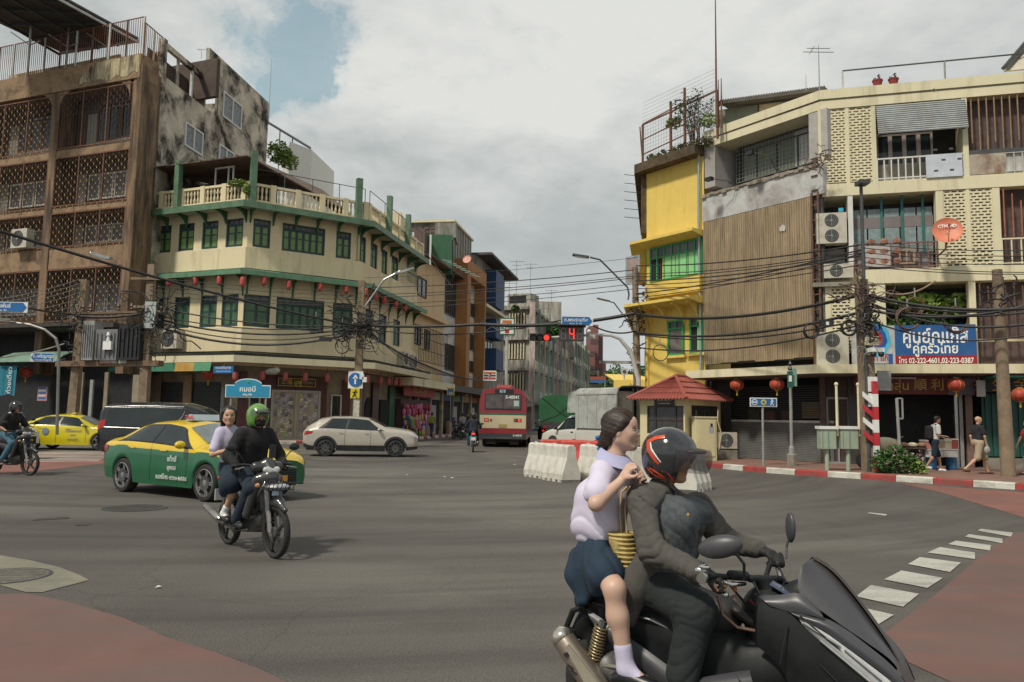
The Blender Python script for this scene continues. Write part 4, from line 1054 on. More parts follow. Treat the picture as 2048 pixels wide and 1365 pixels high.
R2.mb().box(u0,u1-.8,-.75,-.65,zu0,zs-.1).build('sill_wall',mat('grey beige sill wall',(.33,.31,.26),rough=.9),rb_)
def balrail(ua,ub,z0,z1,n,name='balcony_railing',m=None,step=.22,parent=rb_):
 mb=R2.mb();k=int((ub-ua)/step);m=m or WHITEP
 for i in range(k+1):u=ua+(ub-ua)*i/k;mb.box(u-.02,u+.02,n-.02,n+.02,z0,z1)
 mb.box(ua,ub,n-.03,n+.03,z1-.05,z1);mb.box(ua,ub,n-.025,n+.025,z0+.06,z0+.1)
 return stuff(mb.build(name,m,parent))
balrail(u0,u1,zu0,zs,-.02)
pu0,pu1,pz0,pz1=RR(1852,1925,308,354,.06)
pp=thing('patterned_board','white board with small dark marks tied to the top floor balcony','board',R2.P(pu0,.06,pz0))
R2.mb().box(pu0,pu1,.03,.06,pz0,pz1).build('board',mat('bluish white board',(.50,.54,.60),rough=.5),pp)
for i in range(3):
 for j in range(3):
  uu=pu0+.25+j*.5+(.25 if i==1 else 0);R2.mb().box(uu,uu+.13,.06,.065,pz0+.2+i*.38,pz0+.27+i*.38).build('printed_mark',DSTEEL,pp)if uu<pu1-.15 else None
ub0=U(1937,260)
zm=R2.uz(1990,300)[1]
R2.mb().box(ub0,Lr,-.5,-.45,zm,zu1).build('brown_blind',mat('dark brown blind',(.09,.06,.055),rough=.8,var=.3,scale=5),rb_)
for i in range(26):
 u=ub0+.12+i*.24;big_=i in(9,15,21)
 R2.mb().box(u-(.04 if big_ else.018),u+(.04 if big_ else.018),-.08,-.04,zm if big_ or i%3 else zm+.3,zu1).build('window_bar',mat('orange rusty bar',(.34,.12,.06),rough=.8,var=.2)if big_ else mat('tan rusty bar',(.28,.18,.10),rough=.8,var=.2),rb_)
R2.mb().box(ub0,Lr,-.2,.0,zm-.12,zm+.03).build('dark_sill',DSTEEL,rb_)
r_=RR(1939,2012,305,350);R2.mb().box(r_[0],r_[1],-.04,0,zu0+.02,zm-.12).build('rusted_panel',mat('rust streaked pale panel',(.38,.33,.26),rough=.8,var=.15,dirt=(.18,.09,.05),damt=1,dscale=1.4),rb_)
balrail(r_[1],Lr,zu0,zm-.1,-.03,m=WHITEW,step=.25);R2.mb().box(r_[1],Lr,-.12,-.08,zu0,zm-.15).build('backing_sheet',WHITEW,rb_)
zv0,zv1=zb3b,zb2a
column(1697,1707,460,zv0,zv1,WHITEP,n0=-.6)
column(1874,1889,460,zv0,zv1);breeze(1889,1935,460,zv0+.02,zv1-.02,25);column(1935,1942,460,zv0,zv1);breeze(1942,1988,460,zv0+.02,zv1-.02,25);column(1988,2003,460,zv0,zv1)
R2.mb().box(U(1885,460),U(1995,460),-.6,-.55,zv0,zv1).build('screen_shade_backing',VOID,rb_)
u0,u1=U(1707,460),U(1874,460)
zr_=R2.uz(1800,485)[1]
for i in range(5):
 a=u0+(u1-u0)*i/5;R2.mb().box(a+.02,a+(u1-u0)/5-.03,-.5,-.46,zr_-.3,zr_+1.35).build('curtain_panel',mat('blue grey curtain',(.22,.28,.29),rough=.9,var=.2,scale=7),rb_)
for i in range(4):
 a=u0+(u1-u0)*(i+.5)/4;R2.mb().box(a-.04,a+.04,-.45,-.4,zv0,zv1).build('teal_post',mat('teal post',(.02,.14,.13),rough=.6),rb_)
R2.mb().box(u0,u1,-.6,-.45,zv1-1.15,zv1-.75).build('inner_lintel',mat('grey pink lintel',(.2,.17,.17),rough=.9),rb_)
balrail(u0,u1,zv0,zr_,-.02,m=mat('pinkish rail',(.20,.10,.09),rough=.8),step=.3)
for k in range(3):R2.mb().box(u0,u1,-.03,.0,zv0+.2+k*.3,zv0+.225+k*.3).build('rail',mat('pinkish rail',(.20,.10,.09)),rb_)
r_=RR(1731,1781,492,534,.05)
pst=thing('menu_poster','faded printed poster with rows of food pictures on the second floor railing','poster',R2.P(r_[0],.05,r_[2]))
R2.mb().box(r_[0],r_[1],.02,.045,r_[2],r_[3]).build('sheet',mat('faded poster paper',(.42,.38,.36),rough=.6,var=.1),pst)
for i in range(3):
 for j in range(3):
  R2.mb().ball((r_[0]+.2+j*.42,.05,r_[2]+.2+i*.36),(.15,.012,.1),8,4).build('printed_dish',mat('printed food',(.30,.14,.09),rough=.6,var=.6,scale=9),pst)
r_=RR(1798,1830,498,528,.05);m_=R2.mb();framebars(m_,r_[0],r_[1],r_[2],r_[3],.0,.04,.06,vs=(r_[0]+.25,r_[0]+.5));m_.build('small_frame',mat('tan frame',(.32,.22,.14),rough=.8),rb_)
R2.mb().box(U(1700,520),U(1870,520),-.3,-.25,zv0,zr_-.3).build('grey_backing_sheet',mat('grey corrugated backing',(.24,.22,.22),rough=.8,var=.2),rb_)
R2.mb().box(U(1632,520),U(1697,520),-.9,-.85,zv0-.6,R2.uz(1660,490)[1]).build('white_shutter',WHITEW,rb_)
for k in range(6):R2.mb().box(U(1632,520),U(1697,520),-.85,-.8,zv0-.5+k*.3,zv0-.45+k*.3).build('shutter_groove',DSTEEL,rb_)
ac_unit('ac',R2,U(1633,455,.1),-.35,R2.uz(1660,487,.1)[1],1.02,1.12,.45,label='tall twin fan air conditioner with blue badge below the upper floor beam',fans=2)
ac=[o for o in COL.objects if o.name.startswith('air_conditioner')][-1]
R2.mb().box(U(1677,425,.1),U(1687,425,.1),.1,.11,R2.uz(1682,424,.1)[1],R2.uz(1682,418,.1)[1]+.03).build('badge',mat('cyan badge',(.05,.4,.6),rough=.4),ac)
ac_unit('ac',R2,U(1648,542,.1),-.35,R2.uz(1675,556,.1)[1],.98,.52,.45,label='single fan air conditioner in the middle, between the two twin fan units')
ac_unit('ac',R2,U(1632,690,.1),-.1,zc1+.06,1.05,1.15,.45,label='twin fan air conditioner standing on the street canopy beside the gas banner',fans=2)
R2.mb().box(U(1625,560,.1),U(1700,560,.1),-.5,.15,R2.uz(1675,562,.1)[1]-.2,R2.uz(1675,562,.1)[1]-.05).build('ac_shelf',CONC,rb_)
ub0=U(2003,460)
R2.mb().box(ub0,Lr,-.5,-.45,zv0,zv1).build('brown_blind',mat('dark brown blind',(.09,.06,.055)),rb_)
for i in range(14):
 u=ub0+.12+i*.26;R2.mb().box(u-.018,u+.018,-.08,-.04,zv0+1.0,zv1-.25*(i%3)).build('window_bar',mat('orange rusty bar',(.34,.12,.06)),rb_)
balrail(ub0,Lr,zv0,zv0+.95,-.03,m=CREAM2,step=.28)
zw0,zw1=zc1,zb3a
column(1648,1663,620,zw0,zw1);breeze(1663,1703,620,zw0+.5,zw1-.02,21);column(1702,1728,620,zw0,zw1);breeze(1728,1756,620,zw0+.5,zw1-.02,21,cols=2);column(1756,1772,620,zw0,zw1)
R2.mb().box(U(1655,620),U(1765,620),-.6,-.55,zw0,zw1).build('screen_shade_backing',VOID,rb_)
column(1940,1954,640,zw0,zw1);
ub0=U(1954,620)
R2.mb().box(ub0,Lr,-.5,-.45,zw0,zw1).build('brown_blind',mat('dark brown blind',(.09,.06,.055)),rb_)
for i in range(20):
 u=ub0+.12+i*.26;R2.mb().box(u-.018,u+.018,-.08,-.04,zw0+.9,zw1-.2*(i%2)).build('window_bar',mat('dark rusty bar',(.13,.07,.05),rough=.8,var=.2),rb_)
R2.mb().box(ub0,Lr,-.05,.03,zw0+.85,zw0+.93).build('bar_sill',CREAMD,rb_)
c=R2.P(U(1850,620),-.6,zw0+1.7)
pl=thing('hanging_plants','green potted plants crowding the first floor balcony above the blue banner','plants',c)
e=R2.d
stuff(leaves([(c+e*.1+Vector((0,0,.55)),.8,(1.5,.5,.5)),(c+e*1.3+Vector((0,0,.5)),.6,(1.2,.5,.7)),(c-e*1.6+Vector((0,0,-.2)),.5)],1300,.13,LEAF2,'foliage',pl,6))
stuff(leaves([(c+e*0+Vector((0,0,-.3)),.9,(1.6,.4,.5)),(c-e*2.9+Vector((0,0,.3)),.5,(.8,.4,.8))],900,.12,LEAF1,'foliage',pl,7))
for k in range(3):MB().lathe([(.14,0),(.2,.35)],c+e*(k-1)*1.1+Vector((0,0,-.95)),seg=10).build('pot',mat('clay pot',(.25,.11,.06),rough=.9),pl)
ledge(RP,-1.6,1.25,zc0,zc1,'street_canopy',CREAM2,rb_)
ledge(RP,-1.5,1.1,zc0-.03,zc0-.002,'canopy_soffit',mat('shade dark soffit',(.16,.14,.12),rough=.95,var=.2),rb_)  # shade under the canopy put into the soffit colour
r_=RR(1703,1953,651,729,.15);ub=U(1790,690,.15);r_=[r_[0],r_[1],zc1+.03,R2.uz(1870,650,.15)[1]]
ban=thing('gas_shop_banner','white, blue and red banner with Thai lettering and phone numbers above the canopy','banner',R2.P(ub,.15,zc1))
NAVY=mat('banner blue',(.015,.085,.26),rough=.45,var=.08);BRED=mat('banner red',(.27,.012,.02),rough=.45,var=.08)
zrd=zc1+.03+(r_[3]-zc1)*.245
for a,b,z0,z1,m_ in((r_[0],ub,r_[2],r_[3],mat('creased silver vinyl',(.42,.42,.42),rough=.4,var=.25,scale=2)),(ub,r_[1],zrd,r_[3],NAVY),(ub,r_[1],r_[2],zrd,BRED)):
 R2.mb().box(a,b,.1,.15,z0,z1).build('panel',m_,ban)
text('ศูนย์คแก๊ส',.66,'lettering',SIGNW,ban,R2.T(ub+(r_[1]-ub)*.50,.152,r_[2]+(r_[3]-r_[2])*.70),fit=(r_[1]-ub)*.80,bold=.01)
text('คู่ครัวไทย',.46,'lettering',SIGNW,ban,R2.T(ub+(r_[1]-ub)*.50,.152,r_[2]+(r_[3]-r_[2])*.40),fit=(r_[1]-ub)*.55,bold=.008)
text('โทร 02-222-4601,02-223-0387',.26,'lettering',SIGNW,ban,R2.T(ub+(r_[1]-ub)*.5,.152,r_[2]+(zrd-r_[2])*.45),fit=(r_[1]-ub)*.92,bold=.004)
text('ปตท แก๊ส',.30,'lettering',mat('banner red',(.3,.01,.02)),ban,R2.T(r_[0]+(ub-r_[0])*.62,.152,r_[2]+.25),fit=(ub-r_[0])*.62,bold=.004)
fc=(r_[0]+ub)/2+.12;fz=r_[2]+(r_[3]-r_[2])*.68
def flame(sc,m_,n):
 pts=[(fc+sc*x,n,fz+sc*z)for x,z in((-.02,-.52),(.22,-.42),(.36,-.12),(.3,.2),(.12,.4),(-.12,.45),(-.36,.34),(-.22,.3),(-.05,.18),(0,.02),(-.05,-.15),(-.1,-.35))]
 R2.mb().prism(pts,(0,.004,0)).build('emblem_flame',m_,ban)
flame(1.3,mat('emblem light blue',(.06,.42,.62),rough=.4),.152);flame(.95,mat('emblem navy',(.02,.08,.3),rough=.4),.157);flame(.55,mat('emblem red',(.4,.04,.03),rough=.4),.162)
R2.mb().box(fc-.45,fc+.5,.152,.158,fz-1.02,fz-.88).box(fc+.36,fc+.5,.153,.157,fz-.88,fz-.55).build('emblem_base',mat('emblem navy',(.02,.08,.3)),ban)
ds=thing('satellite_dish','round orange satellite dish on an arm in front of the breeze block screen','satellite dish',R2.P(U(1895,470,1.0),1.0,R2.uz(1895,470,1.0)[1]))
u_,z_=R2.uz(1895,461,1.0);c=R2.P(u_,1.0,z_);r=.46
axd=Vector((-.35,-.9,.25)).normalized();q_=axd.to_track_quat('Z','Y').to_matrix().to_4x4()
mb=MB(Matrix.Translation(c)@q_);mb.lathe([(.001,-.08),(r*.4,-.065),(r*.75,-.03),(r,.02),(r*1.01,.025),(r,.0),(r*.75,-.055),(r*.4,-.09),(.001,-.11)],seg=28)
mb.build('dish',mat('orange dish',(.62,.20,.11),rough=.5,var=.1),ds,smooth=True)
mb=MB(Matrix.Translation(c)@q_);mb.tube([(0,-r*.9,0),(0,-.05,.42)],.012,5);mb.lathe([(.035,.36),(.04,.46)],(0,-.02,0),seg=8);mb.build('feed_arm',DSTEEL,ds)
R2.mb().tube([(u_,.95,z_-.1),(u_-.03,.8,z_-.6),(u_-.12,.3,z_-.7),(u_-.12,0,z_-.68)],.03,6).build('mount',RUST,ds)
mT=Matrix.Translation(c)@q_;text('CTH HD',.15,'lettering',SIGNW,ds,mT@Matrix.Translation((0,.16,.0)),bold=.004)
L1=R1.len
za0=R1.uz(1525,345)[1];zat=zf0
R1.mb().box(0,.55,-1.4,-.02,za0,zat).build('side_pier',mat('greyish plaster',(.40,.38,.36),rough=.9,var=.1,dirt=(.2,.18,.16),damt=.5),rb_)
R1.mb().box(L1-.5,L1+.25,-1.4,-.02,za0,zat).build('side_pier',mat('greyish plaster',(.4,.38,.36)),rb_)
m_=R1.mb();ua,ub=.9,L1-.7;zq0,zq1=za0+.2,zat-.25
framebars(m_,ua,ub,zq0,zq1,-1.1,-1.03,.06,vs=[ua+(ub-ua)*k/4 for k in(1,2,3)],hs=(zq0+1.5,));w_=m_.build('window',DSTEEL,rb_)
R1.mb().box(ua,ub,-1.14,-1.11,zq0+1.5,zq1).build('pane',DARKGLASS,w_)
R1.mb().box(ua+.3,ub-1.1,-1.10,-1.08,zq0,zq0+1.5).build('pane',mat('green grey mesh cloth',(.20,.23,.17),rough=.9,var=.15,scale=6),w_)
R1.mb().box(ub-1.1,ub,-1.10,-1.08,zq0,zq0+1.6).build('pane',WHITEP,w_)
g_=R1.mb()
for k in range(24):u=ua+(ub-ua)*k/24;g_.box(u,u+.012,-.98,-.96,zq0,zq0+1.5)
for k in range(9):g_.box(ua,ub,-.98,-.965,zq0+k*.17,zq0+k*.17+.012)
stuff(g_.build('wire_grid',STEEL,rb_))
zbb1=R1.uz(1525,361)[1];zbb0=R1.uz(1525,418)[1]
R1.mb().box(-.02,L1+.12,-.3,.12,zbb0,zbb1).build('white_band',mat('crumbling white band',(.48,.48,.47),rough=.85,var=.12,scale=1.2,dirt=(.2,.17,.14),damt=.8,dscale=1.0),rb_)
mb=R1.mb();r4=random.Random(2)
for k in range(26):
 u=L1*k/26;mb.box(u,u+L1/26+.01,-.1,.14+r4.random()*.08,zbb1-.12*r4.random()-.03,zbb1+.04*r4.random())
mb.build('crumbled_edge',mat('broken mortar',(.28,.24,.19),rough=1,var=.3),rb_)
for(x,y,dx)in((1458,372,-.9),(1540,322,-.8)):
 u,z=R1.uz(x,y+14,.2)
 lp=thing('floodlight','small dark floodlight on a bent arm over the %s of the white band'%('left part' if x<1500 else 'right part'),'floodlight',R1.P(u,.2,z))
 R1.mb().tube([(u+.3,.1,zbb1),(u+.25,.6,z+.35),(u+dx*.3,1.0,z+.5)],.02,5).tube([(u+.45,.1,zbb1),(u+.3,.62,z+.25)],.015,5).build('arm',DSTEEL,lp)
 R1.mb().box(u+dx*.3-.22,u+dx*.3+.08,.9,1.1,z+.42,z+.56).build('lamp_head',BLACKP,lp)
zt1=R1.uz(1520,421)[1];zt0=R1.uz(1520,724)[1];ua,ub=.05,L1+.0
ns=6;ub=L1-.40
for i in range(ns):
 a=ua+(ub-ua)*i/ns+(.004 if i else 0);b=ua+(ub-ua)*(i+1)/ns;k=8;mb=R1.mb();vs=[];fs=[]
 nn_=.14+.012*(i%2)
 for j in range(k*4+1):
  u=a+(b-a)*j/(k*4);d_=(0,.05,.05,0)[j%4]if j<k*4 else 0
  u2=u;vs+=[(u2,nn_+d_,zt0+.03*(i%3)),(u2,nn_+d_,zt1)]
 for j in range(k*4):fs.append((2*j,2*j+2,2*j+3,2*j+1))
 mb.add(vs,fs);mb.build('corrugated_sheet',TAN,rb_)
R1.mb().box(ua,L1,-.1,.0,zt0,zt1).build('cladding_frame',DSTEEL,rb_)
u,z=R1.uz(1566,457,.17);R1.mb().prism([(u-.12,.19,z-.1),(u+.1,.19,z-.12),(u+.13,.19,z+.05),(u,.19,z+.14),(u-.14,.19,z+.04)],(0,.01,0)).build('torn_label',WHITEW,rb_)
R1.mb().tube([(-.1,.2,zt0-.3),(-.1,.2,zt0+1),(-.16,.2,zbb0),(-.12,.2,zT-.6)],.05,6).build('downpipe',mat('pale blue grey pipe',(.25,.33,.36),rough=.6),rb_)
sc_=thing('scaffold_frame','narrow rusty steel frame between the tan cladding and the air conditioners','frame',R2.P(.2,.1,zt0))
for u in(L1-.34,L1-.08):
 R1.mb().box(u-.03,u+.03,.12,.18,zc1,zbb0+.1).build('upright',RUST,sc_)
for k in range(14):R1.mb().box(L1-.34,L1-.08,.13,.17,zc1+.4+k*.55,zc1+.44+k*.55).build('rung',RUST,sc_)
R2.mb().box(0,U(1648,620),-1.4,-.6,zc1,zb2a).build('recess_wall',VOID,rb_)
z_s1=R1.uz(1560,845,-.4)[1]
u0,u1=R1.uz(1462,860,-.4)[0],L1-.05
zz=R1.uz(1560,845,-.4)[1]
mb=R1.mb();z=.17
while z<zz:mb.box(u0,u1,-.48,-.44,z,z+.05);z+=.062
stuff(mb.build('rolling_shutter',mat('grey rolling shutter',(.16,.165,.16),rough=.5,var=.12,dirt=(.07,.065,.06),damt=.5),rb_))
R1.mb().box(u0,u1,-.5,-.42,zz,zz+.08).build('shutter_rail',WHITEW,rb_)
mb=R1.mb();z=zz+.15
while z<zc0-.3:mb.box(u0,u1,-.5,-.45,z,z+.03);z+=.085
stuff(mb.build('shutter_grille',mat('dark grille bar',(.05,.055,.055),rough=.6),rb_))
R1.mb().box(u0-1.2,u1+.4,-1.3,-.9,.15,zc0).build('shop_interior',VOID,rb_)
r_=R1.rect(1605,1640,805,838,-.7);R1.mb().box(r_[0],r_[1],-.7,-.66,r_[2],r_[3]).build('cardboard',mat('tan cardboard',(.30,.22,.11),rough=.9),rb_)
for(xl,xr,yt,yb,c)in((1500,1520,820,840,(.12,.14,.07)),(1534,1552,822,840,(.22,.09,.06)),(1566,1590,822,842,(.2,.08,.07))):
 r_=R1.rect(xl,xr,yt,yb,-.8);R1.mb().box(r_[0],r_[1],-.8,-.7,r_[2],r_[3]).build('stock_box',mat('stock '+str(c),c,rough=.8,var=.3),rb_)
R1.mb().box(-1.2,u0-.02,-.5,-.4,.15,zc0).build('dark_pier',mat('dark pier',(.05,.05,.05),rough=.8),rb_)
BRP=mat('dark brown pier',(.09,.06,.05),rough=.8,var=.2)
for(xl,xr,m_)in((1641,1652,BRP),(1698,1722,mat('dark granite pier',(.06,.055,.055),rough=.6)),(1910,1916,ALU),(1919,1926,STEEL),(1932,1946,mat('pinkish pier',(.20,.13,.11),rough=.8,var=.15))):
 a,b=U(xl,860,-.3),U(xr,860,-.3);R2.mb().box(a,b,-.45,-.25,.15,zc0).build('pier',m_,rb_)
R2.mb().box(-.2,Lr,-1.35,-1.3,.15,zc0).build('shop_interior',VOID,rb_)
a,b=U(1653,860,-.4),U(1700,860,-.4);m_=R2.mb();framebars(m_,a,b,.15,R2.uz(1680,795,-.4)[1],-.42,-.36,.07,vs=((a+b)/2,));m_.build('door_frame',STEEL,rb_);R2.mb().box(a,b,-.5,-.46,.15,zc0).build('dark_door',BRP,rb_)
r_=RR(1708,1897,753,789,.2)
sb=thing('shop_signboard','dark red wooden shop signboard with gold Thai and Chinese lettering above the open shop','shop sign',R2.P(r_[0],.2,r_[2]))
R2.mb().box(r_[0],r_[1],.1,.18,r_[2],zc0-.04).build('board',mat('dark red board',(.13,.018,.014),rough=.5,var=.15),sb)
zc=(r_[2]+r_[3])/2
text('ซาฮ้าสุ่น',.42,'lettering',GOLD,sb,R2.T(r_[0]+(r_[1]-r_[0])*.38,.182,zc-.03),fit=(r_[1]-r_[0])*.42,bold=.004);text('順 利',.42,'lettering',GOLD,sb,R2.T(r_[0]+(r_[1]-r_[0])*.80,.182,zc),bold=.004)
R2.mb().box(r_[0]+1.2,r_[1]-1.0,.2,.26,zc0-.14,zc0-.08).build('tube_lamp',WHITEW,sb)
r_=RR(1897,1950,757,790,.2);R2.mb().box(r_[0],r_[1],.1,.14,r_[2],r_[3]).build('side_sign',mat('faded side sign',(.12,.09,.12),rough=.6,var=.5,scale=3),rb_)
r_=RR(1950,1967,762,794,.2);R2.mb().box(r_[0],r_[1],.3,.4,r_[2],r_[3]).build('light_box',WHITEW,rb_)
a=U(1965,860,-.3);GG=mat('dark green folding gate',(.012,.075,.058),rough=.55,var=.2)
mb=R2.mb();u=a;i=0
while u<Lr:mb.box(u,u+.09,-.35+.05*(i%2),-.3+.05*(i%2),.55,zc0-.6);u+=.1;i+=1
stuff(mb.build('folding_gate',GG,rb_));R2.mb().box(a,Lr,-.4,-.1,.15,.5).build('gate_plinth',CONC,rb_)
R2.mb().box(a,Lr,-.2,1.1,zc0-.12,zc0-.06).build('teal_awning_strip',mat('teal strip',(.05,.22,.18),rough=.6),rb_)
r_=RR(1955,2090,758,785,.1);sg2=thing('shop_signboard','dark signboard with dull gold Chinese characters at the right edge behind the concrete pole','shop sign',R2.P(r_[0],.1,r_[2]))
R2.mb().box(r_[0],r_[1],.0,.08,r_[2],r_[3]).build('board',mat('near black board',(.02,.022,.02),rough=.5),sg2)
text('生 生 金 行',.5,'lettering',GOLD,sg2,R2.T((r_[0]+r_[1])/2,.082,(r_[2]+r_[3])/2))
for(x,y,w)in((1474,770,'left of the blue pedestrian sign'),(1554,769,'left of the lamp post'),(1752,768,'beside the painted concrete pole'),(1912,770,'right of the red signboard'),(2040,790,'by the far right edge')):
 F=R1 if x<1640 else R2;u,z=F.uz(x,y,.9);lantern_round(F.P(u,.9,z),.26,'round red silk lantern with yellow tassel hanging '+w,'round red lanterns under the right canopy')
mb=MB();q=[R1.P(1.9,-1.6,zT+.55),R1.P(L1+.1,-1.2,zT+1.05),R2.P(.9,-1.5,zT+.75),R2.P(1.5,-6,zT+1.3),R1.P(1.5,-6,zT+1.2)]
rs=thing('roof_shed','grey tile roofed shed on top of the cream corner building beside the masts','shed',R1.P(2,-2,zT))
p0_,p1_=at(1440,208,31.5),at(1652,180,29.5)
MB().prism([tuple(p0_),tuple(p1_),(p1_.x+3,p1_.y+5,p1_.z+1.0),(p0_.x+3,p0_.y+5,p0_.z+1.0)],(0,0,.1)).build('roof',mat('grey brown roof sheet',(.13,.115,.10),rough=.9,var=.2),rs)
mb=MB();
for i in range(40):
 t_=i/40;a_=p0_.lerp(p1_,t_);mb.box(a_.x,a_.x+.06,a_.y-.05,a_.y+.3,a_.z-.02,a_.z+.16)
stuff(mb.build('roof_ribs',mat('grey brown roof sheet',(.13,.115,.10)),rs))
for a_,b_,m_ in((.03,.42,mat('green grey panel',(.20,.22,.17),rough=.9,var=.15)),(.44,.8,CREAMD)):
 c0,c1_=p0_.lerp(p1_,a_),p0_.lerp(p1_,b_);MB().prism([(c0.x,c0.y+.7,zT-.3),(c1_.x,c1_.y+.7,zT-.3),(c1_.x,c1_.y+.7,c1_.z),(c0.x,c0.y+.7,c0.z)],(0,.1,0)).build('wall_panel',m_,rs)
def rail3(F,ua,ub,z0,z1,n,name,label,step):
 t_=thing(name,label,'railing',F.P(ua,n,z0));
 F.mb().tube([(ua,n,z1),(ub,n,z1)],.03,5).build('top_rail',DSTEEL,t_)
 k=int((ub-ua)/step)
 for i in range(k+1):
  u=ua+i*step;F.mb().tube([(u,n,z0),(u,n,z1)],.035,5).build('post',STEEL if i else WHITEW,t_)
  if i:F.mb().tube([(u,n,z0+.05),(u-.45,.06,z0-.35)],.018,4).build('stay',DSTEEL,t_)
rail3(R2,U(1686,200,-.2),Lr,zT,R2.uz(1686,142,-.2)[1],-.2,'roof_railing','thin grey pipe railing along the roof edge of the cream corner building',3.4)
for x in(1755,1787):
 u,z=R2.uz(x,168,-.4);t_=thing('clay_pot','small red pot on the roof edge %s'%('nearer the shed' if x<1760 else 'beside the railing post'),'pot',R2.P(u,-.4,zT))
 R2.mb().lathe([(.10,zT),(.17,zT+.3),(.19,zT+.32),(.19,zT+.36)],(u,-.4,0),seg=10).build('pot',mat('red clay',(.25,.04,.04),rough=.8),t_);stuff(leaves([(R2.P(u,-.4,zT+.42),.14)],40,.06,LEAF3,'foliage',t_,3))
t_=thing('gable_roof','end of a pale ribbed gable roof at the top right corner of the picture','roof',at(2060,120,28))
a_,b_,c_=at(2010,142,26.5),at(2080,60,26.5),at(2140,130,25)
MB().prism([tuple(a_),tuple(c_),tuple(at(2140,40,26)),tuple(b_)],(0,.12,0)).build('gable_panel',mat('cream ribbed panel',(.50,.46,.36),rough=.7,var=.1),t_)
MB().bar(a_+Vector((-.1,-.1,.05)),b_+Vector((-.1,-.1,.05)),.2,.12).build('verge',DSTEEL,t_)
def mast(x,y0,y1,Y,label,r=.03,arms=(),topper=None):
 b_,t2=at(x,y0,Y),at(x,y1,Y);b_.x=(b_.x+t2.x)/2;t_=thing('antenna',label,'antenna',b_)
 MB().tube([tuple(b_),(b_.x,b_.y,b_.z+(t2.z-b_.z)*.5),(b_.x,t2.y,t2.z)],[r,r*.8,r*.4],5).build('mast',RUST if r>.03 else STEEL,t_)
 for(dz,w_)in arms:MB().tube([(b_.x-w_,b_.y,t2.z-dz),(b_.x+w_,b_.y+.05,t2.z-dz+.03)],.014,4).tube([(b_.x-w_*.5,b_.y-.2,t2.z-dz),(b_.x-w_*.5,b_.y+.2,t2.z-dz)],.01,4).build('antenna_element',DSTEEL,t_)
 return t_
mast(1432,255,-20,31,'tall thin rusty radio mast rising past the top of the picture',.05)
mast(1437,255,160,31.2,'short dark mast close beside the tall radio mast',.04)
mast(1443,255,157,31,'white pole with small hooked top beside the radio mast',.045)
mast(1638,180,90,29,'television aerial with cross bars above the cream corner roof',.025,((.15,.45),(.3,.6)))
mast(1612,182,148,29,'short thin aerial left of the cross shaped one',.015)
mast(540,250,118,60,'thin lightning rod on the far corner of the stained wall',.03)
mast(403,118,97,50,'small aerial on the roof of the brown block',.02,((.1,.3),))
# --- yellow building with green shutters
dY=Vector((-.592,.806));YA=Vector(RA)+dY*3.34
FY=Face(YA,Vector(RA)+dY*.03);dS=Vector((.187,.982))
FYs=Face(YA+dS*12,YA)
yb_=thing('yellow_shophouse','bright yellow narrow shophouse with lime green panels and green window frames','building',(YA.x,YA.y,0))
zy1=FY.uz(1360,322)[1]
bk=[YA,Vector(RA)+dY*.03,Vector(RA)+dS*12+Vector((3,0)),YA+dS*12]
MB().prism([(p.x,p.y,.15)for p in bk],(0,0,zy1-.15)).build('wall',YELLOWP,yb_)
MOSS=mat('mossy brown roof edge',(.12,.08,.045),rough=.95,var=.4,scale=3,dirt=(.03,.03,.02),damt=.8,dscale=1.5)
ledge([YA+dS*12,YA,Vector(RA)+dY*.03],-.3,.55,zy1-.12,zy1+.28,'mossy_roof_edge',MOSS,yb_)
zl=FY.uz(1355,473)[1]
ledge([YA+dS*10,YA,Vector(RA)+dY*.03],0,.75,zl-.28,zl,'upper_ledge',YELLOWP,yb_,zl-.12,zl-.0)
FYs.mb().box(1.0,FYs.len,.0,.25,zl+.5,zy1-.15).build('side_mould_strip',MOSS,yb_)
zg1,zg0=zl-.3,FY.uz(1358,556)[1]
ug0,ug1=.25,FY.len-.05
m_=FY.mb();zh=zg0+(zg1-zg0)*.68
framebars(m_,ug0,ug1,zg0,zg1,.0,.07,.06,vs=[ug0+(ug1-ug0)*k/7 for k in range(1,7)],hs=(zh,));w_=m_.build('window',KGREEN,yb_)
for k in range(7):
 a=ug0+(ug1-ug0)*k/7;b=ug0+(ug1-ug0)*(k+1)/7
 FY.mb().box(a+.04,b-.03,.01,.03,zh+.04,zg1-.06).build('pane',DARKGLASS if k==1 else mat('dusty pane',(.1,.1,.105)),w_)
FY.mb().box(ug0+.06,ug0+.7,.008,.012,zg0+.05,zh-.03).build('opening',VOID,w_)
for k in range(5):FY.mb().box(ug0+.12+k*.13,ug0+.14+k*.13,.04,.06,zg0+.05,zh-.03).build('window_bar',DSTEEL,w_)
for a,b in((.26,.5),(.5,.74),(.74,1.0)):
 FY.mb().box(ug0+(ug1-ug0)*a+.02,ug0+(ug1-ug0)*b-.02,.02,.05,zg0+.04,zh-.04).build('panel',LIME,w_)
FYs.mb().box(FYs.len-3,FYs.len-.3,.0,.06,zg0-.6,zg1).build('side_panel',LIME,yb_)
m_=FY.mb();framebars(m_,-.95,-.05,zg0+.05,zh+.25,.35,.40,.09,hs=((zg0+zh)/2,));sh=m_.build('open_casement',mat('blue grey casement',(.30,.36,.40),rough=.6),yb_)
FY.mb().box(-.86,-.14,.37,.38,zg0+.14,zh+.16).build('pane',mat('pinkish frosted pane',(.34,.26,.24),rough=.4,var=.2),sh)
zp1,zp0=FY.uz(1360,560)[1],FY.uz(1360,590)[1]
FY.mb().box(.2,FY.len-.02,.0,.3,zp0,zp1-.02).build('balcony_band',YELLOWP,yb_)
zk=FY.uz(1345,600,.6)[1]
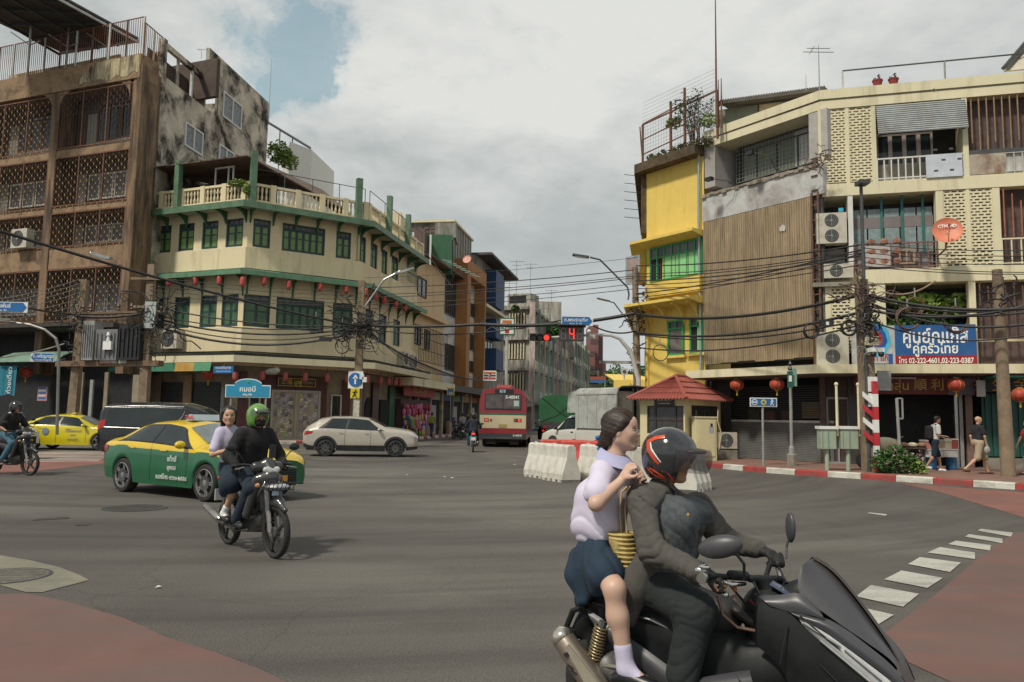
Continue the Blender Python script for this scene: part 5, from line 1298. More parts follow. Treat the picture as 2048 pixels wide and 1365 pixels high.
ledge([YA+dS*9,YA,Vector(RA)+dY*.03],0,1.0,zk-.25,zk+.12,'lower_ledge',YELLOWP,yb_,zk-.1,zk+.02)
for u in(.3,1.2,2.2,FY.len-.3):
 bracket(FY,u,zk-.12,.8,1.0,yb_,YELLOWP,.12)
for(xl,xr,yt,yb,kk)in((1336,1368,641,711,0),(1380,1409,635,706,1)):
 u0,u1,z0,z1=FY.rect(xl,xr,yt,yb,.05);zt=z0+(z1-z0)*.76
 m_=FY.mb();framebars(m_,u0,u1,z0,z1,.01,.1,.08,vs=(),hs=(zt,));m_.box((u0+u1)/2-.03,(u0+u1)/2+.03,.02,.09,zt,z1);w_=m_.build('window',KGREEN,yb_)
 for s_ in(0,1):
  a,b=(u0+.08,(u0+u1)/2-.03)if s_==0 else((u0+u1)/2+.03,u1-.08)
  FY.mb().box(a,b,.012,.03,zt+.04,z1-.08).build('pane',mat('old patterned pane',(.075,.06,.06)),w_)
 if kk==0:FY.mb().box(u0+.08,u1-.08,.012,.03,z0+.08,zt-.04).build('pane',mat('curtained pane',(.16,.14,.13),rough=.4,var=.3),w_)
 else:
  FY.mb().box(u0+.08,(u0+u1)/2,.012,.03,z0+.08,zt-.04).build('opening',VOID,w_);FY.mb().box((u0+u1)/2,u1-.08,.02,.05,z0+.08,zt-.04).build('shutter_leaf',LIME,w_)
 FY.mb().box(u0-.1,u1+.1,.0,.16,z0-.12,z0).build('window_sill',YELLOWP,yb_)
FYs.mb().box(FYs.len-4.2,FYs.len-.3,0,.1,FY.uz(1320,745)[1],FY.uz(1320,694)[1]).build('side_shutters',mat('mid green shutter',(.06,.28,.04),rough=.6,var=.15),yb_)
FY.mb().box(.0,.18,.0,.1,.2,zk-.3).build('corner_trim',YELLOWP,yb_)
cg=thing('roof_cage','rusty wire mesh cage with a small tree and pots on the yellow building roof','cage',(YA.x,YA.y,zy1))
zq=zy1+.28;zc2=FY.uz(1316,238,.3)[1]
mb=FY.mb();H1=zc2;
def cagepost(u,n,z0,z1,parent):FY.mb().box(u-.04,u+.04,n-.04,n+.04,z0,z1).build('post',RUST,parent)
zR_=R1.uz(1430,190)[1]
for u,z1_ in((.05,zc2),(1.75,zc2+.55),(2.55,zc2+.9),(4.3,zR_)):
 cagepost(u,.3,zq,z1_,cg);
FY.mb().bar((.05,.3,zc2),(4.3,.3,zR_),.06).build('rail',RUST,cg)
for k,zz_ in enumerate((.45,1.15,1.9)):FY.mb().bar((.05,.3,zq+zz_),(3.4,.3,zq+zz_+.3),.04).build('rail',RUST,cg)
FYs.mb().bar((FYs.len-6,.3,zc2),(FYs.len,.3,zc2),.05).build('rail',RUST,cg)
me_=FY.mb()
for k in range(26):u=.05+4.2*k/26;me_.box(u,u+.008,.3,.308,zq,zc2+(zR_-zc2)*k/26)
for k in range(18):me_.bar((.05,.3,zq+k*.17),(4.25,.3,zq+k*.17+(zR_-zc2)*.6),.008)
stuff(me_.build('wire_mesh',STEEL,cg))
c=FY.P(2.9,.0,zq+1.4)
tr=thing('roof_tree','small bare twigged tree with a few leaves growing on the yellow building roof','tree',FY.P(2.9,0,zq))
r5=random.Random(8);tb=MB();tips=[]
for k in range(16):
 a_=r5.random()*6.28;l_=.5+r5.random()*.6;p0_=FY.P(2.9+r5.uniform(-.3,.3),0,zq);p1_=p0_+Vector((math.cos(a_)*.25,math.sin(a_)*.25,.9+r5.random()*.5));p2_=p1_+Vector((math.cos(a_)*.35,math.sin(a_)*.35,l_));tb.tube([p0_,p1_,p2_],[.03,.02,.008],4);tips+=[p1_,p2_]
 for q2 in range(3):p3=p1_.lerp(p2_,.4+.2*q2);p4=p3+Vector((r5.uniform(-.3,.3),r5.uniform(-.3,.3),.3));tb.tube([p3,p4],[.01,.004],3);tips.append(p4)
tb.build('branches',mat('grey brown bark',(.12,.09,.07),rough=.9,var=.2),tr)
stuff(leaves([(t,.28)for t in tips[::2]],620,.06,LEAF3,'crown',tr,5));stuff(leaves([(FY.P(1.75,.1,zq+1.5),.38,(1,1,.7)),(FY.P(3.7,.1,zq+1.0),.35)],260,.1,LEAF2,'shrub_foliage',tr,9))
stuff(leaves([(FY.P(.5+.35*k,.2,zq+.1),.25)for k in range(10)],800,.09,mat('dry roof weeds',(.13,.13,.06),rough=.9,var=.4),'roof_weeds',cg,12))
for k in range(6):
 z=FY.uz(1290,350+k*17)[1];FYs.mb().tube([(FYs.len-.3,.2,z),(FYs.len+.1,1.0,z)],.015,4).build('side_bracket',DSTEEL,yb_)
 # --- police style kiosk
PC_=Vector((6.43,29.0));aL=Vector((-.74,.67));aR=Vector((.67,.74))
KL=PC_+aL*1.95;KR=PC_+aR*2.77;KB=KL+aR*2.77
kio=thing('guard_booth','small cream guard booth with red ribbed hip roof and dark framed windows','booth',(PC_.x,PC_.y,.15))
KC=mat('pale yellow booth paint',(.62,.55,.33),rough=.7,var=.06,dirt=(.3,.25,.15),damt=.4)
FKL,FKR=Face(KL,PC_),Face(PC_,KR);zk1=at(1375,797,29).z
def kw(F,hole,parent):
 mb=F.mb();pierced(mb,0,F.len,.15,zk1,[hole],.12);mb.build('wall',KC,parent)
hl=FKL.rect(1294,1367,812,868);hr=FKR.rect(1383,1436,812,871)
kw(FKL,tuple(hl),kio);kw(FKR,tuple(hr),kio)
MB().poly([(KL.x,KL.y,.15),(KL.x,KL.y,zk1),(KB.x,KB.y,zk1),(KB.x,KB.y,.15)]).poly([(KR.x,KR.y,.15),(KR.x,KR.y,zk1),(KB.x,KB.y,zk1),(KB.x,KB.y,.15)]).build('rear_wall',KC,kio)
MB().poly([(p.x,p.y,.3)for p in(KL,PC_,KR,KB)]).build('floor_slab',VOID,kio)
BRF=mat('dark brown window frame',(.05,.032,.028),rough=.5,var=.2);SMK=mat('smoked booth glass',(.05,.05,.05),rough=.08,var=.3)
for F,(a,b,c,d),vv in((FKL,hl,(.22,.78)),(FKR,hr,(.5,))):
 m_=F.mb();framebars(m_,a,b,c,d,-.1,-.03,.05,vs=[a+(b-a)*v for v in vv],hs=(c+(d-c)*.5,));w_=m_.build('window',BRF,kio)
 es=[a]+[a+(b-a)*v for v in vv]+[b]
 for x0,x1 in zip(es,es[1:]):F.mb().box(x0+.03,x1-.03,-.075,-.068,c+.04,d-.04).build('pane',SMK,w_)
F=FKL;F.mb().box(.0,F.len,.0,.05,zk1-.2,zk1-.05).build('fascia_board',KC,kio)
r_=FKL.rect(1309,1349,798,812,.06);sgk=FKL.mb().box(r_[0],r_[1],.05,.08,r_[2],r_[3]).build('nameplate',mat('black plate',(.012,.012,.012),rough=.3),kio)
text('ตู้ยามตำรวจจราจร',.085,'lettering',SIGNW,sgk,FKL.T((r_[0]+r_[1])/2,.081,r_[2]+.2));text('สน.พลับพลาไชย',.075,'lettering',SIGNW,sgk,FKL.T((r_[0]+r_[1])/2,.081,r_[2]+.09))
ov=.38;ce=[KL,PC_,KR,KB];cc=(KL+KR)/2
ev=[c+((c-cc).normalized()*ov*1.45)for c in ce];ze=zk1-.05;zap=at(1350,753,30).z
ax0=(KL+PC_)/2*.5+cc*.5;rg0=cc+(((KL+PC_)/2)-cc)*.28;rg1=cc+(((KR+KB)/2)-cc)*.28
TILE=mat('red brown ribbed roof sheet',(.33,.085,.065),rough=.65,var=.12,scale=2,dirt=(.1,.04,.035),damt=.4,dscale=2)
def ribbed(a,b,ta,tb,name,parent,nrib=16):
 a,b,ta,tb=Vector((*a,ze)),Vector((*b,ze)),Vector((*ta,zap)),Vector((*tb,zap));nrm=(b-a).cross(ta-a).normalized()
 if nrm.z<0:nrm=-nrm
 mb=MB();k=nrib*4;vs=[]
 rows=5
 for j in range(rows+1):
  t=j/rows
  for i in range(k+1):
   s=i/k;p=a.lerp(b,s).lerp(ta.lerp(tb,s),t);h=(.0,.045,.05,.005)[i%4];
   vs.append(tuple(p+nrm*(h+(.02 if False else 0))))
 fs=[(j*(k+1)+i,j*(k+1)+i+1,(j+1)*(k+1)+i+1,(j+1)*(k+1)+i)for j in range(rows)for i in range(k)]
 mb.add(vs,fs);o=mb.build(name,TILE,parent)
 for j in range(1,4):MB().bar(tuple(a.lerp(ta,j/4)+nrm*.055),tuple(b.lerp(tb,j/4)+nrm*.055),.05,.02).build('sheet_lap',TILE,parent)
 return o
ribbed(ev[0],ev[1],rg0,rg0,'roof_sheet',kio,18);ribbed(ev[1],ev[2],rg0,rg1,'roof_sheet',kio,22)
ribbed(ev[2],ev[3],rg1,rg1,'roof_sheet',kio,16);ribbed(ev[3],ev[0],rg1,rg0,'roof_sheet',kio,20)
for a,b in((ev[0],rg0),(ev[1],rg0),(ev[2],rg1),(ev[3],rg1)):MB().tube([(*a,ze+.05),(*b,zap+.05)],.06,6).build('hip_cap',TILE,kio)
MB().tube([(*rg0,zap+.05),(*rg1,zap+.05)],.07,6).build('ridge_cap',TILE,kio)
MB().poly([(e.x,e.y,ze)for e in ev]).build('soffit',KC,kio)
cb=thing('electrical_cabinet','tall cream electrical cabinet with a notice sticker beside the booth','cabinet',(*(PC_+aR*.9+Vector((.35,-.5))),.15))
o_=PC_+aR*.25;FC_=Face(o_+Vector((.2,-.45)),o_+Vector((.2,-.45))+Vector((.97,.24))*.80)
zc9=at(1397,836,28.8).z
FC_.mb().box(0,FC_.len,-.4,0,.15,zc9).box(-.03,FC_.len+.03,-.43,.03,zc9,zc9+.05).build('cabinet_body',KC,cb)
FC_.mb().box(.06,FC_.len-.06,.002,.02,.3,zc9-.1).build('door',KC,cb)
FC_.mb().box(.48,.68,.02,.025,zc9-.55,zc9-.3).build('sticker',mat('grey sticker',(.33,.36,.38),rough=.5),cb)
FC_.mb().box(.54,.62,.026,.03,zc9-.32,zc9-.2).build('sticker_mark',BLACKP,cb)
A2=Face(PC_+aR*1.75+Vector((.35,-.2)),PC_+aR*1.75+Vector((.35,-.2))+Vector((.99,.12))*.8)
ac_unit('ac',A2,0,-.3,.55,.74,.62,.3,label='small air conditioner on a stand behind the electrical cabinet by the booth')
A2.mb().box(0,.74,-.3,0,.15,.5).build('plinth',CONC,[o for o in COL.objects if o.name.startswith('air_conditioner')][-1])
A2.mb().tube([(0,.02,.5),(.1,.03,1.1),(-.05,.03,1.6),(-.02,.02,2.0)],.025,5).build('hose',KC,cb)
# --- shophouses down the street, left side
C3=Vector(GC[3]);dF=Vector((.187,.982)).normalized()
FX=Face(C3,C3+dF*46)
def ux(x,y=600,n=0):return FX.uz(x,y,n)[0]
def rowhouse(name,label,x0,x1,ztop,m,cat='building',deep=9,n=0.0):
 u0,u1=ux(x0),ux(x1);t_=thing(name,label,cat,FX.P(u0,0,0))
 FX.mb().box(u0+.01,u1-.01,-deep,n,.15,ztop).build('wall',m,t_);return t_,u0,u1
def fwin(F,parent,u0,u1,z0,z1,m=None,n=.0,vs=1,pane=None,name='window'):
 mb=F.mb();framebars(mb,u0,u1,z0,z1,n,n+.08,.07,vs=[u0+(u1-u0)*k/(vs+1)for k in range(1,vs+1)]);w_=mb.build(name,m or DSTEEL,parent)
 F.mb().box(u0+.07,u1-.07,n,n+.02,z0+.07,z1-.07).build('pane',pane or DARKGLASS,w_);return w_
PEACH=mat('peach cream plaster',(.58,.43,.25),rough=.85,var=.06,dirt=(.25,.18,.1),damt=.5,streak=True,dcon=(.5,.75))
zt1_=FX.uz(860,522)[1]
h1,u0,u1=rowhouse('shophouse','peach cream shophouse joined to the far end of the cream corner building',827,888,zt1_-.2,PEACH)
for(xl,xr,yt,yb)in((834,852,556,594),(829,841,650,690),(848,858,660,700)):
 r_=FX.rect(xl,xr,yt,yb);fwin(FX,h1,*r_,m=BRP)
zc_a=FX.uz(860,640)[1];FX.mb().box(u0,u1,0,.5,zc_a,zc_a+.35).build('canopy',PEACH,h1)
g_=FX.mb();z0_,z1_=FX.uz(850,728)[1],FX.uz(850,660)[1]
for k in range(20):u=u0+(u1-u0)*k/20;g_.box(u,u+.03,.5,.53,z0_,z1_)
for k in range(4):g_.box(u0,u1,.5,.54,z0_+(z1_-z0_)*k/3,z0_+(z1_-z0_)*k/3+.05)
stuff(g_.build('window_bars',mat('dark brown bars',(.05,.035,.03)),h1))
h2,u0,u1=rowhouse('shophouse','narrow dark windowed shophouse with rusty lean-to roof and white spandrels',888,911,FX.uz(905,560)[1],WHITEW)
for yt,yb in((552,632),(690,742)):r_=FX.rect(889.5,910,yt,yb);fwin(FX,h2,*r_,vs=4,n=.02)
FX.mb().box(ux(840),u1+.3,-6,.8,zt1_-.05,zt1_+.08).build('lean_to_roof',RSH,h2)
ORG=mat('orange brown render',(.36,.17,.06),rough=.85,var=.12,dirt=(.15,.07,.03),damt=.5)
zt3=FX.uz(930,532)[1]
h3,u0,u1=rowhouse('shophouse','shophouse with tall orange brown fin, white panels and grey slatted top storey',911,951,zt3,WHITEW)
FX.mb().box(u0,u0+1.3,-.5,1.1,3.5,zt3+.05).build('fin',ORG,h3);FX.mb().box(u0+1.3,u1,-.5,1.1,zt3-1.4,zt3+.05).build('lintel_band',ORG,h3);FX.mb().box(u1-.5,u1,-.5,1.1,3.5,zt3-1.4).build('fin',ORG,h3)
for yt,yb in((605,632),(668,700),(722,745)):r_=FX.rect(931,948,yt,yb);fwin(FX,h3,*r_,vs=3,n=.02)
zt3b=FX.uz(925,452)[1]
FX.mb().box(u0+.5,u1,-8,-.6,zt3,zt3b).build('top_storey',GREYC,h3)
for k in range(8):u=u0+.6+(u1-u0-.8)*k/7;FX.mb().box(u-.06,u+.06,-.58,-.5,zt3,zt3b).build('slat',STEEL,h3)
fc_=FX.P(u0+.5,-.6,0);Ft=Face(fc_-Vector((9,-1.5,0)),fc_)
Ft.mb().box(0,Ft.len,-.1,0,zt3-1,zt3b-2.6).build('green_panel_wall',mat('leaf green sheet',(.06,.17,.05),rough=.7,var=.15),h3)
b_=Ft.mb()
for i in range(14):
 for j in range(6):b_.box(i*.64,i*.64+.5,-.02,.04,zt3b-2.4+j*.36,zt3b-2.2+j*.36)
stuff(b_.build('brick_lattice',mat('dull brown lattice',(.14,.10,.09),rough=.9),h3));Ft.mb().box(-3,Ft.len+.3,-8,.3,zt3b,zt3b+.18).build('roof_slab',CREAM2,h3)
d_=at(934,519,62);dd_=thing('satellite_dish','small pink round satellite dish on the ledge of the orange framed shophouse','satellite dish',d_)
q_=Vector((-.3,-.9,.35)).normalized().to_track_quat('Z','Y').to_matrix().to_4x4();mb=MB(Matrix.Translation(d_)@q_);mb.lathe([(.001,-.06),(.25,-.04),(.36,0),(.36,.02),(.25,-.02),(.001,-.04)],seg=18);mb.build('dish',mat('pink dish',(.6,.27,.22),rough=.5),dd_)
MB().tube([d_,d_+Vector((.1,.3,-.6))],.03,5).build('mount',STEEL,dd_)
tt=thing('terrace_frames','jumble of rusty rooftop frames, posts and cream walls behind the corner building','roof structure',at(840,520,60))
for(xl,xr,yt,yb,m_,Y)in((760,802,425,480,CREAM,56),(800,850,458,520,mat('dull brown lattice',(.14,.10,.09)),64),(850,905,470,545,DGREEN,66),(870,912,446,475,GREYC,68),(822,828,465,530,WHITEP,57),(858,863,470,530,WHITEP,60)):
 a,b=at(xl,yb,Y),at(xr,yt,Y);MB().box(a.x,b.x,Y,Y+(.2 if xr-xl<10 else 3),a.z,b.z).build('panel' if xr-xl>10 else 'post',m_,tt)
for k in range(7):a,b=at(885+k*9,520+k*5,62+k),at(905+k*9,524+k*5,62+k);MB().bar(a,b,.12,.06).build('step_bar',mat('pale teal bar',(.28,.36,.34),rough=.6),tt)
for(x0,y0,x1,y1)in((800,440,905,575),(822,447,822,520),(905,480,905,560)):MB().bar(at(x0,y0,58),at(x1,y1,60),.07).build('rail',DSTEEL,tt)
zt4=FX.uz(975,530)[1]
h4,u0,u1=rowhouse('shophouse','grey shophouse with dark overhanging roof and tall deep blue side panels',951,1009,zt4,GREYC)
FX.mb().box(u0,u1+.4,-8,1.6,zt4,zt4+.25).build('roof_slab',mat('dark roof slab',(.08,.075,.07),rough=.9,var=.3),h4)  # slab much darker than the grey wall below it
BLU=mat('deep blue panel',(.015,.05,.13),rough=.6,var=.2)
for a,b in((546,618),(642,680),(700,742)):
 r_=FX.rect(992,1007,a,b,1.2);FX.mb().box(r_[0],r_[1],0,1.2,r_[2],r_[3]).build('blue_panel',BLU,h4)
for y in(612,660,700):r_=FX.rect(956,985,y-20,y+6);fwin(FX,h4,*r_,vs=4,n=.02)
z_=FX.uz(975,628)[1];FX.mb().box(u0,u1,0,1.2,z_,z_+.3).build('floor_ledge',CREAM2,h4)
zs0=3.7
cn=[(827,848,CREAM2),(849,911,CREAM2),(911,966,mat('dark shop canopy',(.10,.09,.08),rough=.9)),(966,1008,GREYC)]
for h_,(a,b,m_)in zip((h1,h2,h3,h4),cn):
 ua,ub=ux(a,740,1.6),ux(b,740,1.6);FX.mb().box(ua+.05,ub-.05,0,1.6,zs0,zs0+.55).build('street_canopy',m_,h_)
FX.mb().box(0,46,.0,.06,.16,zs0).build('shop_interior',VOID,h2)
r10=random.Random(12)
for i in range(13):
 u=.6+i*3.4;h_=(h1,h2,h3,h4)[min(3,int(i/3.2))]
 FX.mb().box(u,u+.35,.05,.3,.16,zs0).build('shop_pier',(BEIGE,GREYC,CREAMD)[i%3],h_)
 FX.mb().box(u+.4,u+3.2,.1,.16,zs0-.75,zs0-.1).build('fascia_sign',mat('small shop sign %d'%(i%5),[(.25,.03,.03),(.35,.3,.2),(.03,.08,.2),(.1,.2,.1),(.3,.2,.08)][i%5],rough=.6,var=.35,scale=6),h_)
 if i%2:FX.mb().box(u+.5,u+2.2,.08,.12,.16,2.5).build('rolling_shutter',STEEL,h_)
 else:
  for k in range(5):FX.mb().box(u+.6+k*.45,u+.9+k*.45,.3+.3*r10.random(),.8,.16,.6+r10.random()).build('street_goods',mat('goods %d'%r10.randrange(6),(r10.uniform(.05,.4),r10.uniform(.05,.3),r10.uniform(.03,.25)),rough=.8),h_)
 FX.mb().box(u+1,u+2.0,.9,1.5,zs0+.0,zs0+.05).build('awning_flap',GREYC,h_)
sgn=thing('toy_shop_sign','red shop sign with dull gold lettering over the pink toy display','shop sign',FX.P(ux(835,785,.6),.6,3));r_=FX.rect(805,868,771,795,.3)
zz1=3.6
FR2=Face(FR.P(FR.len-3.4,.35,0).xy,FX.P(4.8,.6,0).xy)
r_=FR2.rect(806,868,772,794);FR2.mb().box(r_[0],r_[1],0,.08,r_[2],r_[3]).build('board',REDP,sgn);text('KOONG JEE',(r_[3]-r_[2])*.55,'lettering',GOLD,sgn,FR2.T((r_[0]+r_[1])/2,.085,(r_[2]+r_[3])/2),xs=1.25)
toy=thing('toy_display','shelves of pink and multicoloured toys and clothes outside the shop with the red sign','goods display',FR2.P(r_[0],.1,.15))
r_b=FR2.rect(804,858,800,872);FR2.mb().box(r_b[0],r_b[1],-.5,-.1,.16,r_b[3]).build('shelf_back',mat('dark mauve shelf',(.10,.05,.06),rough=.8),toy)
TC=[mat('toy colour %d'%i,c,rough=.6,var=.2)for i,c in enumerate([(.5,.07,.2),(.55,.15,.3),(.35,.04,.06),(.5,.38,.08),(.1,.25,.45),(.45,.3,.35),(.2,.4,.1),(.55,.5,.5)])]
r6=random.Random(4)
for i in range(11):
 for j in range(6):
  u=r_b[0]+.2+i*(r_b[1]-r_b[0]-.3)/11;z=.35+j*(r_b[3]-.5)/6;s_=.12+r6.random()*.09
  FR2.mb().ball((u,.05+r6.random()*.15,z),(s_,s_*.7,s_*(1+r6.random())),7,5).build('toy',r6.choice(TC[:3]if j>3 else TC),toy)
for k,c in enumerate((4,3,6,0,3,1)):
 u=r_b[0]+.3+k*.35;FR2.mb().tube([(u-.3,.4,1.7-k*.06),(u,.5,1.35),(u+.3,.5,.75)],.09,5).build('hanging_cloth',TC[c],toy)
sg8=thing('pedestrian_sign','yellow edged blue square pedestrian crossing sign by the dark shops','road sign',at(902,782,55));a,b=at(894,791,55),at(909,776,55)
MB().box(a.x,b.x,55,55.05,a.z,b.z).build('yellow_border',mat('sign yellow',(.62,.50,.02),rough=.5),sg8);MB().box(a.x+.07,b.x-.07,54.96,55,a.z+.07,b.z-.07).build('blue_face',SIGNBLUE,sg8)
MB().prism([(a.x+.12,54.95,a.z+.1),(b.x-.12,54.95,a.z+.1),((a.x+b.x)/2,54.95,b.z-.1)],(0,.01,0)).build('white_triangle',SIGNW,sg8);MB().ball(((a.x+b.x)/2,54.93,(a.z+b.z)/2),(.05,.01,.12),6,4).build('walking_figure',BLACKP,sg8)
MB().tube([((a.x+b.x)/2,55.06,.15),((a.x+b.x)/2,55.06,b.z)],.03,5).build('post',STEEL,sg8)
def store_sign(x0,x1,y0,y1,Y,label,tall=True):
 a,b=at(x0,y1,Y),at(x1,y0,Y);t_=thing('store_sign',label,'shop sign',(a.x,Y,a.z));w,h=b.x-a.x,b.z-a.z
 MB().box(a.x,b.x,Y,Y+.3,a.z,b.z).build('box',mat('sign green',(.02,.13,.07),rough=.5)if tall else SIGNW,t_)
 OR,RD,GN=mat('sign orange',(.55,.16,.03),rough=.5),mat('sign red',(.45,.03,.025),rough=.5),mat('sign green',(.02,.13,.07))
 if tall:
  MB().box(a.x+w*.08,b.x-w*.08,Y-.02,Y,a.z+h*.06,b.z-h*.06).build('face',SIGNW,t_)
  cx=(a.x+b.x)/2;T=lambda dx,z:Matrix.Translation((cx+dx,Y-.04,z))@Matrix.Rotation(PI/2,4,'X')
  MB().box(cx-w*.3,cx+w*.3,Y-.035,Y-.02,b.z-h*.3,b.z-h*.13).box(cx-w*.02,cx+w*.28,Y-.036,Y-.021,b.z-h*.48,b.z-h*.3).build('numeral_top',OR,t_)
  MB().box(cx-w*.12,cx+w*.14,Y-.036,Y-.02,a.z+h*.1,a.z+h*.3).build('numeral_foot',RD,t_)
  text('ELEVEn',h*.24,'lettering',GN,t_,T(0,a.z+h*.42),bold=.01)
 else:
  for i,c in enumerate((OR,GN,RD)):
   for s_ in((.06,.42),(.58,.94)):MB().box(a.x+w*s_[0],a.x+w*s_[1],Y-.02,Y,b.z-h*(.28+.27*i),b.z-h*(.12+.27*i)).build('stripe',c,t_)
  MB().prism([(a.x+w*q,Y-.03,a.z+h*p)for q,p in((.42,.85),(.6,.85),(.6,.7),(.54,.4),(.54,.12),(.46,.12),(.46,.4),(.52,.7),(.42,.7))],(0,.02,0)).build('numeral',RD,t_)
 return t_,a,b
t_,a,b=store_sign(998,1030,637,670,70,'tall green framed convenience store sign on a pole with white face')
MB().tube([((a.x+b.x)/2,70.2,.15),((a.x+b.x)/2,70.2,a.z)],.14,8).build('pole',mat('pale grey pole',(.5,.5,.48),rough=.5),t_)
for s_ in(0,1):MB().bar((a.x-1.6,70.2,a.z+.1+1.2*s_),(a.x,70.2,a.z+1.2-.8*s_),.06).build('side_strut',STEEL,t_)
store_sign(966,993,742,762,62,'small striped convenience store lightbox under the dark canopy',False)
# --- far block beyond the side street
P0,P1=Vector((-1.3,101)),Vector((2.2,99.4));dR=Vector((.2,.98)).normalized()
GREY2=mat('grey weathered corner render',(.40,.39,.34),rough=.95,var=.12,dirt=(.10,.09,.075),damt=.9,dscale=.5,streak=True,dcon=(.42,.62))
fbk=thing('far_corner_block','weathered grey four storey corner block with barred windows beyond the bus','building',(P1.x,P1.y,0))
FD1,FD2=Face(P0,P1),Face(P1,P1+dR*72)
zfl=[FD1.uz(1035,y)[1]for y in(778,738,718,684,668,628,612)]
zF=zfl[-1]
pts=[P0,P1,P1+dR*72,P1+dR*72+Vector((-10,2)),P0+Vector((-6,10))]
MB().prism([(p.x,p.y,.1)for p in pts],(0,0,zF)).build('wall',GREY2,fbk)
PAL=[(.42,.40,.32),(.30,.36,.30),(.45,.36,.33),(.28,.30,.30),(.48,.46,.40),(.36,.38,.22),(.22,.3,.26),(.5,.44,.3)]
PALM=[mat('far facade paint %d'%i,tuple(q*1.25 for q in c),rough=.9,var=.15,dirt=(.09,.08,.07),damt=.8,dscale=.6,streak=True)for i,c in enumerate(PAL)]
fh=(zF-4.2)/3
for F in(FD1,FD2):
 for k in range(4):
  z=4.0+fh*k;F.mb().box(-.1,F.len,.0,.5,z-.35,z).build('floor_slab',GREY2 if F is FD1 else CONC,fbk)
for k in range(3):
 z=4.0+fh*k;FD1.mb().box(.2,FD1.len,.0,.35,z,z+1.0).build('balcony_front',GREY2,fbk)
 a,b=.9,FD1.len-.5;w_=fwin(FD1,fbk,a,b,z+1.15,z+fh-.7,m=DSTEEL,n=.02)
 for q in range(6):u=a+(b-a)*(q+.5)/6;FD1.mb().box(u-.1,u+.1,.1,.16,z+1.15,z+fh-.7).build('window_bar',mat('cream upright',(.5,.45,.3),rough=.8),w_)
r7=random.Random(21);nb_=17;bw=FD2.len/nb_
for i in range(nb_):
 a=bw*i;FD2.mb().box(a-.15,a+.15,.0,.75,.15,zF+(.4 if i%3==0 else 0)).build('party_wall',PALM[r7.randrange(8)],fbk)
 for k in range(3):
  z=4.0+fh*k;FD2.mb().box(a+.15,a+bw-.15,.3,.5,z,z+1.0+.3*r7.random()).build('balcony_front',PALM[r7.randrange(8)],fbk)
  fwin(FD2,fbk,a+.3,a+bw-.3,z+1.2,z+fh-.5,m=PALM[r7.randrange(8)],n=.02,vs=2)
  if r7.random()<.3:FD2.mb().box(a+1,a+1.8,.5,.95,z+.1,z+.7).build('air_conditioner_box',WHITEW,fbk)
 FD2.mb().box(a,a+bw-.1,.0,1.7,3.2,3.6).build('shop_awning',PALM[r7.randrange(8)],fbk)
 FD2.mb().box(a+.2,a+bw-.2,.02,.06,.15,3.1).build('shop_opening',VOID,fbk)
FD1.mb().box(-.2,FD1.len+.2,.0,1.0,3.0,3.5).build('shop_awning',GREY2,fbk);FD1.mb().box(.4,FD1.len-.2,.01,.06,.15,2.9).build('shop_opening',VOID,fbk)
FD1.mb().box(.6,FD1.len,-3,-.2,zF,zF+1.6).build('roof_room',GREY2,fbk);FD1.mb().box(.9,FD1.len-.6,-.2,-.15,zF+.4,zF+1.3).build('roof_window',VOID,fbk)
a,b=at(1070,690,122),at(1123,604,122);MB().box(a.x,b.x,122,134,12,b.z).build('rear_wing',GREY2,fbk)
for(xl,xr,yt,Y,m_)in((1123,1150,650,135,GREYC),(1135,1168,668,158,CONC)):
 a,b=at(xl,715,Y),at(xr,yt,Y);MB().box(a.x,b.x,Y,Y+8,a.z,b.z).build('roof_room',m_,fbk)
stuff(leaves([(at(1108,660,104),1.1),(at(1125,668,108),.9),(at(1030,618,99),.5)],700,.28,LEAF1,'roof_plants',fbk,14))
for i in range(9):
 x=1018+i*14;p=at(x,618+i*6,100+i*4);h_=(3.5,7,2,8,3,2.5,6,2,3)[i]
 t_=thing('antenna','thin rooftop aerial on the weathered far block, number of steps from its corner: '+['nearest','next','third','fourth','fifth','sixth','seventh','eighth','last'][i],'antenna',p)
 t_['label']='thin rooftop aerial on the far grey block, '+['nearest the corner','tall second','short third','tallest fourth','fifth, above the plants','sixth','tall seventh','eighth','farthest'][i]+' in the row'
 t_['group']='aerials on the far block'
 MB().tube([p,p+Vector((0,0,h_))],.035,4).build('mast',STEEL,t_);MB().bar(p+Vector((-1,0,h_-.2)),p+Vector((1,0,h_-.15)),.04).bar(p+Vector((-.6,0,h_-.7)),p+Vector((.6,0,h_-.7)),.04).build('antenna_element',DSTEEL,t_)
MAR=mat('maroon tower cladding',(.20,.095,.085),rough=.8,var=.1)
tw=thing('office_tower','maroon stepped office tower far down the street','building',(13,172,0))
for(xl,xr,yt,Y)in((1172,1190,690,172),(1180,1197,650,176),(1190,1206,672,180)):
 a,b=at(xl,760,Y),at(xr,yt,Y);MB().box(a.x,b.x,Y,Y+10,.1,b.z).build('tower_wing',MAR,tw)
 k=0;z=6
 while z<b.z-1.5:MB().box(a.x+.15,b.x-.15,Y-.06,Y,z,z+1.1).build('window_band',mat('dim tower glass',(.09,.06,.06),rough=.3),tw);z+=3.1
hs=thing('far_shophouse','small brown and pink houses at the end of the street','building',(22,185,0))
for(xl,xr,yt,Y,m_)in((1196,1212,722,182,mat('pinkish far wall',(.36,.2,.17),rough=.9)),(1160,1198,742,168,CONC),(1210,1218,742,190,GREYC)):
 a,b=at(xl,780,Y),at(xr,yt,Y);MB().box(a.x,b.x,Y,Y+9,.1,b.z).build('wall',m_,hs)
 for k in range(3):fwin(Face((a.x,Y),(b.x,Y)),hs,.3,(b.x-a.x)*.9,3+k*3,5+k*3)
